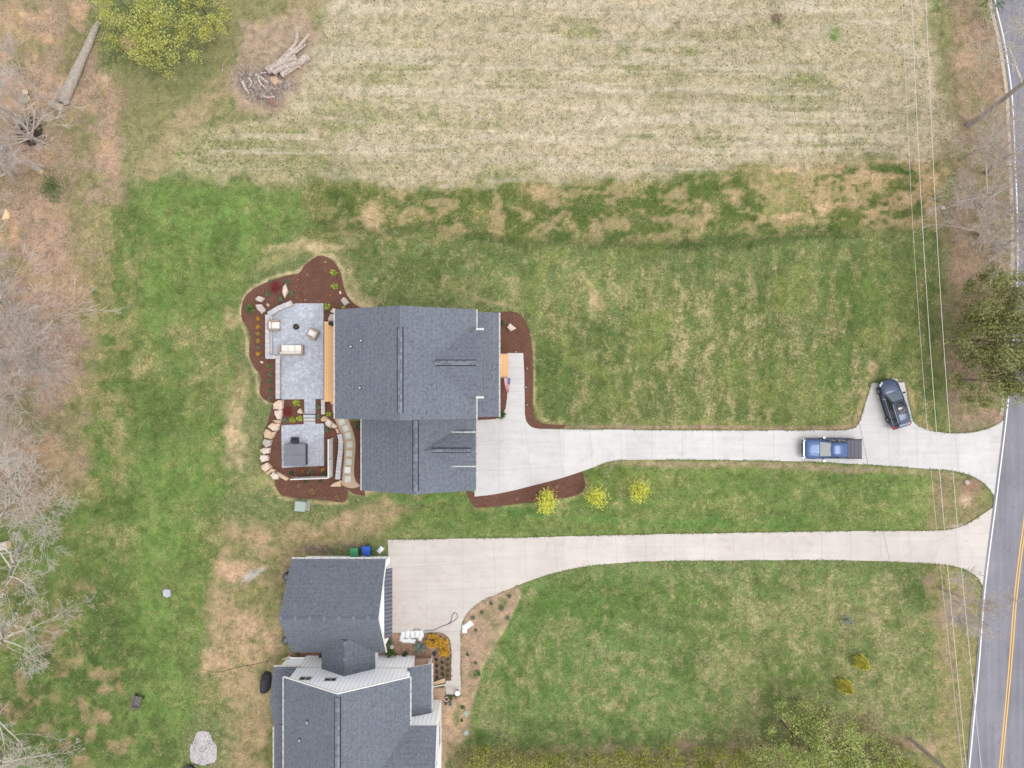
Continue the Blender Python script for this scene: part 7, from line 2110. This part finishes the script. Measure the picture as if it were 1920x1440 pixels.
def leafy_tree(px, py, h, r, crown_r, leaf, lab, seed, nleaf=9000, lsz=0.16, group=None, name='leafy_tree', lobes=14, z0=0.35, style='broad', bark='bark_brown', flat=0.75, spread=0.26):
    rt = empty(name, P(px, py), 0, lab, 'tree', group)
    rn = random.Random(seed); rng = np.random.default_rng(seed)
    out, tips = [], []
    sp_ = [(7,9,0.95,0.6,0.08,0.02),(6,6,0.7,0.55,0.18,0.05),(4,4,0.7,0.55,0.24,0.03),(3,0,0,0,0.26,0.0)]
    grow((0,0,0), (0,0,1.0), h*0.92, r, 0, sp_, rn, out, tips)
    segs_mesh('trunk', out[:7], M[bark], rt)
    # leaf clusters on limb ends, thinned and pulled into uneven lobes
    T = np.array(tips)
    hr = np.hypot(T[:, 0], T[:, 1]); k = np.minimum(1.0, crown_r/(hr+1e-6))
    T[:, :2] *= k[:, None]
    T = T[T[:, 2] > h*z0]
    L = []
    for j in range(lobes):
        a = rng.uniform(0, 2*PI); rr = crown_r*math.sqrt(rng.uniform(0.05, 1)); z = h*(1.0-0.5*(rr/crown_r)**1.8)*rng.uniform(0.78, 1.02)
        L.append((math.cos(a)*rr, math.sin(a)*rr, z))
    L = np.array(L)
    w = rng.uniform(0.4, 1.3, lobes); w /= w.sum()
    idx = rng.choice(lobes, int(nleaf*0.62), p=w)
    sig = crown_r*spread*rng.uniform(0.6, 1.25, lobes)
    C1 = L[idx] + rng.normal(size=(len(idx), 3))*np.stack([sig[idx], sig[idx], sig[idx]*flat], 1)*0.62
    C2 = T[rng.integers(0, len(T), int(nleaf*0.38))] + rng.normal(size=(int(nleaf*0.38), 3))*0.28
    C = np.concatenate([C1, C2]); C = C[C[:, 2] > 0.3]
    # leaf sprays: bunch leaves round sub-centres so that gaps stay open
    q = np.round(C/0.42 + rng.normal(size=C.shape)*0.16)*0.42
    C = C*0.45 + q*0.55 + rng.normal(size=C.shape)*0.09
    V, F = leaf_verts(C, lsz, rng, 0.7)
    segs_mesh('limbs', out[7:], M[bark], rt, 0.008)
    np_mesh('crown', V, F, leaf, rt)
    return rt
L_SP = leafmat('spring_green_leaves', [A(158,160,88), A(196,200,100), A(222,226,126), A(192,182,130)], trans=0.35)
L_PN = leafmat('evergreen_needles', [A(116,124,76), A(150,154,94), A(182,180,114)], trans=0.3)
L_LM = leafmat('soft_green_leaves', [A(124,142,76), A(160,178,94), A(192,204,118), A(214,216,142)], trans=0.35)
L_HD = leafmat('hedge_leaves', [A(112,126,60), A(156,162,74), A(198,196,96)], trans=0.3)
L_LE = leafmat('lemon_leaves', [A(212,214,76), A(234,236,96), A(248,248,132)], trans=0.4)
TL = 'spring green trees at the top left'
leafy_tree(285,62,6.5,0.12,3.1,L_SP,'yellow green tree at the top edge, left one of the group',51,5200,0.17,TL,lobes=26,spread=0.15)
leafy_tree(338,112,6,0.12,2.9,L_SP,'yellow green tree standing lowest in the group at the top left',52,4600,0.17,TL,lobes=24,spread=0.15)
leafy_tree(404,55,6.5,0.12,2.6,L_SP,'yellow green tree at the top edge, right one of the group',53,4000,0.17,TL,lobes=22,spread=0.15)
leafy_tree(350,12,7,0.12,2.8,L_SP,'yellow green tree cut by the top edge behind the others',54,2600,0.17,TL,lobes=18,spread=0.15)
leafy_tree(255,120,4.5,0.08,2.0,L_LM,'thin olive tree between the fallen trunk and the yellow green trees',55,700,0.12,TL)
leafy_tree(112,350,1.6,0.05,1.7,L_G,'low green bush under the bare branches at upper left',56,1000,0.13,None,'bush')
PE = 'evergreens beside the road'
for a_ in [(1806,575,6.5,2.5,'dark evergreen beside the road, upper one of the group',61,7500),(1786,640,5.5,2.3,'dark evergreen beside the road, on the lawn side of the group',62,4200),(1830,640,6.5,2.6,'dark evergreen hanging over the road edge, right one of the group',63,8000),
           (1806,712,6,2.5,'dark evergreen beside the road, lowest one nearest the driveway',64,7000),(1858,700,6,2.2,'dark evergreen overhanging the asphalt just above the driveway mouth',67,5500),(1870,560,6,2.0,'dark evergreen covering the white road line',65,4200)]:
    leafy_tree(a_[0],a_[1],a_[2],0.09,a_[3],L_PN,a_[4],a_[5],a_[6],0.19,PE,'evergreen_tree',30,0.15,flat=0.7,spread=0.17)
leafy_tree(1838,12,3,0.06,1.3,L_G,'green bush on the verge at the top beside the road',66,700,0.13,None,'bush')
BT = 'leafy trees at the lower right'
leafy_tree(1465,1352,6,0.11,2.9,L_LM,'soft green leafy tree at lower right, left one of the cluster',71,5200,0.17,BT,lobes=24,spread=0.16)
leafy_tree(1528,1362,6.5,0.11,3.0,L_LM,'soft green leafy tree at lower right, middle one of the cluster',72,5400,0.17,BT,lobes=24,spread=0.16)
leafy_tree(1588,1396,6,0.11,2.6,L_LM,'soft green leafy tree at lower right, right one of the cluster',73,4300,0.17,BT,lobes=22,spread=0.16)
leafy_tree(1490,1310,5,0.08,1.8,L_LM,'smaller soft green tree above the lower right cluster',74,1300,0.14,BT,lobes=16,spread=0.16)
leafy_tree(1648,1404,4.5,0.10,1.5,L_HD,'yellowish leafy tree at the bottom edge beside the utility pole',75,2600,0.15,BT)
leafy_tree(1425,1396,5,0.10,2.0,L_LM,'leafy tree joining the hedge row to the lower right cluster',76,3000,0.16,BT,lobes=18,spread=0.17)
xs = [905,952,1003,1052,1100,1150,1202,1250,1298,1345,1390]
for i, x in enumerate(xs):
    leafy_tree(x + (i*37 % 11)-5, 1411+(i*29 % 9)-3, 2.6+0.25*((i*7) % 4), 0.06, 1.15+0.12*((i*5) % 3), L_HD, 'yellow green hedge tree, '+ORD[i]+' from the left along the bottom edge', 80+i, 1700, 0.14, 'hedge trees along the bottom edge', 'hedge_tree', 9, 0.1)
leafy_tree(975,1425,3.0,0.06,1.1,L_LE,'bright lemon green small tree standing in front of the hedge row',95,500,0.10,None,'young_tree')
YT = 'three bright yellow young trees below the driveway'
leafy_tree(1026,934,2.7,0.05,0.64,L_LE,'bright yellow young tree standing at the rim of the mulch bed',91,3000,0.14,YT,'young_tree',9,0.25)
leafy_tree(1113,925,2.4,0.045,0.55,L_LE,'bright yellow young tree, middle of the three below the driveway',92,2300,0.14,YT,'young_tree',8,0.25)
leafy_tree(1193,915,2.4,0.045,0.58,L_LE,'bright yellow young tree, rightmost of the three below the driveway',93,2300,0.14,YT,'young_tree',8,0.25)
# conical shrubs on the south lawn: lean away from the drone as upright cones do
L_CN = leafmat('golden_green_needles', [A(176,172,70), A(214,206,84), A(240,232,110)], trans=0.35)
def cone_shrub(px, py, h, r, lab):
    rt = empty('conical_shrub', P(px, py), 0, lab, 'shrub', 'conical golden shrubs on the lower right lawn')
    rng = np.random.default_rng(int(px)); n = 2600
    z = rng.uniform(0.03, 1, n)**0.8; a = rng.uniform(0, 2*PI, n)
    rr = r*(1-z)**0.7*(0.75+0.25*rng.uniform(0, 1, n))*(1+0.14*np.sin(a*5+z*9))
    C = np.stack([rr*np.cos(a), rr*np.sin(a), z*h+0.05], 1)
    V, F = leaf_verts(C, 0.13, rng, 0.7)
    np_mesh('foliage', V, F, L_CN, rt)
    b = MB(); b.tube([(0,0,0),(0,0,h*0.9)], [0.06,0.01], 6); b.build('trunk', M['bark_brown'], rt)
cone_shrub(1609,1238,2.1,0.78,'golden green conical shrub, upper one of the pair on the lower right lawn')
cone_shrub(1578,1281,2.3,0.82,'golden green conical shrub, lower one of the pair on the lower right lawn')
shrub(1585,1161,0.62,0.7,L_BL,700,'dusky blue green shrub alone on the lower right lawn',None,0.08)
shrub(1457,36,0.5,0.6,L_TW,500,'brown dead looking shrub in the upper right of the field',None,0.09)

# ------------------------------------------------------------------ poles and wires
UP = empty('utility_pole', P(1709,1387), 0, 'grey wooden utility pole leaning out of frame at the lower right', 'utility pole')
b = MB(); b.tube([(0,0,-0.2),(0,0,5),(0,0,10.5)], [0.17,0.15,0.12], 12); b.build('pole', M['trunk_grey'], UP)
b = MB(); b.cbox(-1.2,1.2,-0.06,0.06,9.6,9.74,0.01); b.build('crossarm', M['bark_brown'], UP)
for x in (-1.1,0,1.1):
    b = MB(); b.lathe(x, 0, [(0.03,9.74),(0.06,9.78),(0.06,9.86),(0.03,9.92)], 10); b.build('insulator', M['cap_grey'], UP)
b = MB(); b.tube([(0.15,0.1,0.2),(0.17,0.1,9.2)], 0.03, 6); b.build('conduit', M['galv'], UP)
def wire(pts, z, r, mat, lab, sag=0.0):
    L = crom(pts, 8)
    P3 = []
    for i, (x, y) in enumerate(L):
        t = i/(len(L)-1); zz = z - sag*4*t*(1-t)
        P3.append(P(x, y, zz))
    b = MB(); b.tube(P3, r, 6)
    one(b, 'power_line', mat, lab, 'power line', 'overhead wires beside the road')
WM = mottled('bright_aluminium_wire', A(205,198,190), A(220,214,206), 3, 0.5, 0)
wire([(1703,-150),(1709,0),(1733,480),(1768,960),(1812,1440),(1826,1560)], 9.5, 0.020, WM, 'pale overhead wire, middle one of the three beside the road')
wire([(1729,-150),(1736,0),(1759,480),(1793,960),(1840,1440),(1852,1560)], 9.5, 0.020, WM, 'pale overhead wire, nearest to the road')
wire([(1684,-150),(1691,0),(1715,480),(1753,960),(1805,1440),(1818,1560)], 8.6, 0.013, WM, 'thinner pale overhead wire on the lawn side of the three')
wire([(1440,-100),(1452,0),(1508,310),(1562,570),(1612,800),(1655,993),(1697,1177),(1723,1293),(1755,1400),(1800,1530)], 7.5, 0.011, M['dark'], 'very thin dark cable slanting over the lawn and both driveways')

# ------------------------------------------------------------------ fallen trunk, log pile, ash heap
b = MB()
pts = [(118,193),(128,168),(143,134),(153,112),(166,84),(175,60),(185,41)]
rad = [0.52,0.50,0.46,0.38,0.34,0.30,0.20]
b.tube([P(x, y, r_*0.9) for (x, y), r_ in zip(pts, rad)], rad, 14)
for v_i in range(len(b.v)):
    v = b.v[v_i]; h_ = math.sin(v[0]*9.1+v[1]*7.3)*0.03; b.v[v_i] = (v[0]+h_, v[1]+h_*0.6, max(0.0, v[2]+h_))
one(b, 'fallen_trunk', M['trunk_grey'], 'long grey felled trunk lying on the dirt at the upper left', 'log', None, True)
def log(pts, r0, r1, z0, z1, mat, lab, cat='log', group='logs of the weathered pile', seg=10, sm=True, cut=True):
    L = crom(pts, 4); n = len(L)
    P3 = [P(x, y, z0+(z1-z0)*i/(n-1)) for i, (x, y) in enumerate(L)]
    b = MB(); b.tube(P3, [1.3*(r0+(r1-r0)*i/(n-1)) for i in range(n)], seg)
    rn = random.Random(int(pts[0][0]*31))
    for i in range(len(b.v)):
        v = b.v[i]; b.v[i] = (v[0]+rn.uniform(-.012,.012), v[1]+rn.uniform(-.012,.012), v[2]+rn.uniform(-.01,.01))
    return one(b, 'log', mat, lab, cat, group)
def q4(x, y): return 420+x*220/1440, 30+y*220/1440
DW = M['deadwood'] = mottled('silvered_wood', A(148,132,120), A(212,198,188), 5, 0.9, 0.7)
log([q4(530,670),q4(700,580),q4(890,510)], 0.30, 0.24, 0.55, 0.55, DW, 'thick grey log in the middle of the pile, its sawn end facing down left')
log([q4(700,720),q4(850,620),q4(960,540),q4(1040,490)], 0.26, 0.30, 0.28, 0.30, DW, 'pale thick log at the right of the pile with a flat sawn end')
log([q4(560,680),q4(720,520),q4(830,400),q4(890,300),q4(890,200)], 0.20, 0.11, 0.62, 0.4, DW, 'long curved log bending to the top of the pile')
log([q4(640,590),q4(780,490),q4(900,390),q4(1045,225)], 0.20, 0.10, 0.72, 0.4, DW, 'long tapered log reaching furthest to the upper right')
log([q4(840,470),q4(920,420),q4(1000,350)], 0.10, 0.07, 0.5, 0.3, DW, 'short thin stick between the long tapered log and the thick one')
log([q4(780,590),q4(860,600),q4(940,635)], 0.12, 0.06, 0.62, 0.4, DW, 'short forked branch end lying across the pale thick log')
log([q4(390,720),q4(460,760),q4(540,820)], 0.14, 0.10, 0.3, 0.2, DW, 'short log pointing down right from the gap of the pile')
log([q4(440,705),q4(520,690)], 0.04, 0.05, 0.5, 0.5, DW, 'thin stick poking out left of the sawn log end')
log([q4(225,800),q4(260,880),q4(310,960)], 0.16, 0.09, 0.3, 0.2, DW, 'whitish broken log at the left end of the brush')
log([q4(300,760),q4(340,820),q4(300,880)], 0.10, 0.06, 0.4, 0.3, DW, 'whitish curved stick beside the broken log at the left end')
log([q4(600,700),q4(700,640),q4(820,600),q4(930,560)], 0.16, 0.2, 0.75, 0.6, DW, 'grey log lying on top between the thick middle log and the pale right one')
log([q4(420,740),q4(440,820),q4(520,900)], 0.10, 0.07, 0.5, 0.35, DW, 'bent grey branch crossing the upper part of the brush heap')
log([q4(480,980),q4(540,1000),q4(620,990)], 0.09, 0.06, 0.45, 0.35, DW, 'pale branch lying across the lower part of the brush heap')
log([q4(640,730),q4(650,660)], 0.05, 0.03, 0.6, 0.7, DW, 'tiny upright snag at the lower edge of the pale thick log')
rn = random.Random(77)
segs = []
for k in range(1700):
    u = rn.gauss(0, 1); w = rn.gauss(0, 1)
    if k > 1250: u = u*0.7+2.4; w = w*0.6-1.9
    cx, cy = q4(440+u*125+w*40, 880+w*100+u*42)
    c = P(cx, cy, 0); a = rn.uniform(0, PI); L_ = rn.uniform(0.2, 0.8); z = abs(rn.gauss(0, 0.22))*math.exp(-(u*u+w*w)*0.35)+0.04
    dx, dy = math.cos(a)*L_/2, math.sin(a)*L_/2; dz = rn.uniform(-.18, .18)
    r_ = rn.choice((0.012, 0.018, 0.03, 0.045))
    segs.append((c.x-dx, c.y-dy, max(.02, z-dz), c.x+dx*0.2, c.y+dy*0.2+0.03, z+0.05, r_, r_*0.8)); segs.append((c.x+dx*0.2, c.y+dy*0.2+0.03, z+0.05, c.x+dx, c.y+dy, max(.02, z+dz), r_*0.8, r_*0.4))
o = segs_mesh('brush_heap', segs, mottled('brush_wood', A(150,128,116), A(224,210,200), 3, 0.95, 0.3), None)
tag(o, 'tangled heap of roots and brush at the lower left of the log pile', 'brush', None, 'stuff')
one(stone_mb([q4(545,1020), q4(590,1000), q4(650,1060), q4(640,1110), q4(570,1090)], 0.35, 0, 501), 'root_ball', mottled('rusty_root', A(124,96,84), A(164,130,112), 4, 0.95, 0.6), 'reddish brown root lump at the bottom of the brush heap', 'root')
one(stone_mb([q4(560,740), q4(640,730), q4(680,800), q4(620,850), q4(570,800)], 0.3, 0, 502), 'split_stump', mottled('orange_heartwood', A(184,150,118), A(212,182,150), 4, 0.95, 0.6), 'orange split stump between the logs and the brush heap', 'stump')
# ash heap under the thin tree
segs = []
for k in range(520):
    a = rn.uniform(0, 2*PI); rr = 1.25*math.sqrt(rn.uniform(0, 1))
    c = P(57, 246); x, y = c.x+math.cos(a)*rr, c.y+math.sin(a)*rr*1.15; an = rn.uniform(0, PI); L_ = rn.uniform(.15, .5); z = 0.05+0.35*(1-rr/1.3)
    segs.append((x-math.cos(an)*L_/2, y-math.sin(an)*L_/2, z, x+math.cos(an)*L_/2, y+math.sin(an)*L_/2, z+rn.uniform(-.05,.1), 0.025, 0.015))
o = segs_mesh('burnt_brush', segs, mottled('charred_wood', A(52,44,44), A(104,88,82), 4, 0.95, 0.2), None); tag(o, 'dark round heap of burnt brush on the orange dirt', 'burn pile', None, 'stuff')
for i, (x, y, r_, L_, a, lab) in enumerate([(50,177,0.28,0.5,0.3,'upper of two round cut logs with bright sawn faces left of the fallen trunk'),(54,186,0.24,0.4,0.2,'lower of two round cut logs with bright sawn faces left of the fallen trunk'),(108,200,0.36,1.1,-0.3,'short grey trunk section lying at the butt of the fallen trunk'),(72,317,0.3,1.2,-0.6,'short grey trunk section with a white sawn end under the bare trees'),
        (50,190,0.35,0.9,0.4,'grey trunk section just below the two round cut logs'),(3,1024,0.4,2.0,0.25,'thick pale trunk section at the left edge under the wide bare tree')]):
    c = P(x, y); d = Vector((math.cos(a), math.sin(a), 0.02 if i > 1 else 1.2)).normalized()
    b = MB(); p, q = Vector((c.x, c.y, r_))-d*L_/2, Vector((c.x, c.y, r_))+d*L_/2
    b.tube([p, p.lerp(q, .5), q], [r_, r_*1.04, r_*0.96], 12)
    for e, s in ((p, -1), (q, 1)):
        n = d.cross(Vector((0,0,1))); n = n.normalized() if n.length > .1 else Vector((1,0,0)); w = d.cross(n)
        vs = [e+d*s*0.006+(n*math.cos(k*PI/6)+w*math.sin(k*PI/6))*r_*0.88 for k in range(12)]
        b.add(vs, [tuple(range(12))], 1)
    one(b, 'cut_log', [M['trunk_grey'] if i != 5 else M['bark_pale'], M['cutwood']], lab, 'log', 'sawn trunk sections')

# ------------------------------------------------------------------ grass, straw and weeds standing on the ground sheet
def keepout(X, Y):
    k = np.zeros(X.shape, dtype=bool)
    for poly in (W2(drive1), W2(drive2), W2(bedA), W2(bedB), W2(bedC), W2([(620,570),(940,570),(940,930),(620,930)]), W2([(545,1038),(740,1038),(740,1220),(830,1240),(830,1500),(500,1500),(510,1225),(545,1225)]), W2([(735,1180),(850,1185),(850,1300),(735,1290)])):
        k |= sdist(poly, X, Y) < 0.03
    L = FW[::3]
    return k | (ldist([(p.x, p.y) for p in L], X, Y) < 0.25) | (X > np.interp(Y, [p.y for p in FW][::-1], [p.x for p in FW][::-1]) - 0.3)
def samp(arr, X, Y):
    i = np.clip(np.round((X+56)/0.2).astype(int)+5, 0, nx-1); j = np.clip(np.round((Y+43)/0.2).astype(int)+5, 0, ny-1)
    return arr[j, i]
def tufts(name, n, rng, test, size, mat, blades=3):
    X = rng.uniform(-52, 52, n); Y = rng.uniform(-39.5, 39.5, n)
    ok = ~keepout(X, Y) & test(X, Y); X, Y = X[ok], Y[ok]
    m = len(X)
    s = size*rng.uniform(0.5, 1.4, m)
    V = []; 
    for k in range(blades):
        a = rng.uniform(0, 6.28, m); dx, dy = np.cos(a), np.sin(a); wd = s*0.16; rch = s*rng.uniform(0.4, 1.0, m)
        base = np.stack([X, Y, np.zeros(m)+0.004], 1)
        nrm = np.stack([-dy*wd, dx*wd, np.zeros(m)], 1)
        mid = base + np.stack([dx*rch*.6, dy*rch*.6, s*.55], 1); tip = base + np.stack([dx*rch, dy*rch, s*.42], 1)
        V.append(np.stack([base-nrm*.5, base+nrm*.5, mid+nrm, mid-nrm], 1)); V.append(np.stack([mid-nrm, mid+nrm, tip+nrm*.3, tip-nrm*.3], 1))
    V = np.stack(V, 1).reshape(-1, 3); F = np.arange(len(V)).reshape(-1, 4)
    o = np_mesh(name, V, F, mat); o['kind'] = 'stuff'
    return o
G1 = leafmat('lawn_blades', [A(84,108,54), A(112,136,68), A(140,156,88), A(172,166,112)], 0.9, 0.3)
G2 = leafmat('straw_blades', [A(150,140,92), A(190,180,136), A(214,204,170), A(132,140,84)], 0.9, 0.3)
G3 = leafmat('weed_blades', [A(82,86,48), A(108,110,66), A(130,130,86)], 0.9, 0.1)
tr = np.random.default_rng(99)
lawn = lambda X, Y: (samp(dots, X, Y) < 0.5) & (samp(prim, X, Y)[:, 1] > samp(prim, X, Y)[:, 0]*1.12)
tag(tufts('lawn_grass', 90000, tr, lambda X, Y: lawn(X, Y) & (fbm(X, Y, 0.7, 4, 5) > 0.46), 0.10, G1), 'short green grass covering the lawns', 'grass')
tag(tufts('dry_grass', 60000, tr, lambda X, Y: fbm(X, Y, 0.55, 4, 8) + samp(share, X, Y)*0.3 > 0.58, 0.09, G2), 'dry straw coloured grass over the field and thin lawn', 'straw')
tag(tufts('field_weeds', 34000, tr, lambda X, Y: (samp(dots, X, Y) > 0.5) & (fbm(X, Y, 0.35, 3, 15) > 0.42), 0.095, G3, 4), 'small dark weeds dotting the upper field', 'weeds')

# leaf litter under the bare trees, wood chips over the beds, grass creeping over the slab edges
def scatter_leaves(name, X, Y, z, size, mat, label, cat, rng):
    C = np.stack([X, Y, z+rng.uniform(0.0, 0.03, len(X))], 1)
    V, F = leaf_verts(C, size, rng, 0.45)
    o = np_mesh(name, V, F, mat); return tag(o, label, cat, None, 'stuff')
LL = leafmat('fallen_leaf_litter', [A(120,92,74), A(168,138,116), A(204,176,154), A(226,206,188)], 0.9, 0.0)
X = tr.uniform(-53, -37, 60000); Y = tr.uniform(-16, 39.5, 60000)
ok = (samp(prim, X, Y)[:, 0] > samp(prim, X, Y)[:, 1]*1.12) & (fbm(X, Y, 0.6, 4, 61) > 0.44)
X2 = tr.uniform(42, 50.5, 22000); Y2 = tr.uniform(-5, 39.5, 22000)
ok2 = (samp(prim, X2, Y2)[:, 0] > samp(prim, X2, Y2)[:, 1]*1.08) & ~keepout(X2, Y2) & (fbm(X2, Y2, 0.6, 4, 61) > 0.42)
scatter_leaves('leaf_litter', np.concatenate([X[ok], X2[ok2]]), np.concatenate([Y[ok], Y2[ok2]]), 0.01, 0.085, LL, 'fallen brown and pinkish leaves on the ground under the bare trees', 'leaf litter', tr)
CH = leafmat('bark_chips', [A(70,42,34), A(104,68,56), A(140,100,84), A(168,128,108)], 0.95, 0.0)
cx, cy = [], []
for bp in (bedA, bedB, bedC):
    q = W2(bp); qx = [p[0] for p in q]; qy = [p[1] for p in q]
    ar = (max(qx)-min(qx))*(max(qy)-min(qy)); n_ = int(ar*95)
    x = tr.uniform(min(qx)-.2, max(qx)+.2, n_); y = tr.uniform(min(qy)-.2, max(qy)+.2, n_)
    d = sdist(q, x, y); k = d < tr.exponential(0.035, n_)-0.01
    for hard in (pathp, patA, patB, drive1): k &= sdist(W2(hard), x, y) > 0.02
    cx.append(x[k]); cy.append(y[k])
scatter_leaves('wood_chips', np.concatenate(cx), np.concatenate(cy), 0.047, 0.06, CH, 'coarse red brown wood chips covering the planted beds', 'mulch', tr)
EX, EY = [], []
for poly in (drive1, drive2):
    q = W2(poly)
    for i in range(len(q)):
        a, c = Vector(q[i]), Vector(q[(i+1) % len(q)]); L_ = (c-a).length
        m = int(L_*34)
        if m < 1: continue
        t = tr.uniform(0, 1, m); nn = Vector((-(c-a).y, (c-a).x)).normalized()
        # the polygons run clockwise seen from above: inside lies on the right
        o_ = tr.normal(0.0, 0.05, m)
        EX.append(a.x+(c.x-a.x)*t+nn.x*o_); EY.append(a.y+(c.y-a.y)*t+nn.y*o_)
EX = np.concatenate(EX); EY = np.concatenate(EY)
ok = (fbm(EX, EY, 0.5, 3, 77) > 0.40) & (EX < np.interp(EY, [p.y for p in FW][::-1], [p.x for p in FW][::-1]) - 0.5) & ~((EX > 0.2-4) & (EX < 1.8) & (EY > -3.6) & (EY < 3.2)) & (sdist(W2(bedA), EX, EY) > 0) & (sdist(W2(bedB), EX, EY) > 0.0) & (sdist(W2(bedC), EX, EY) > 0.0) & (EX > -12.0)
scatter_leaves('edge_grass', EX[ok], EY[ok], 0.062, 0.10, G1, 'tufts of grass creeping over the edges of the two driveways', 'grass', tr)
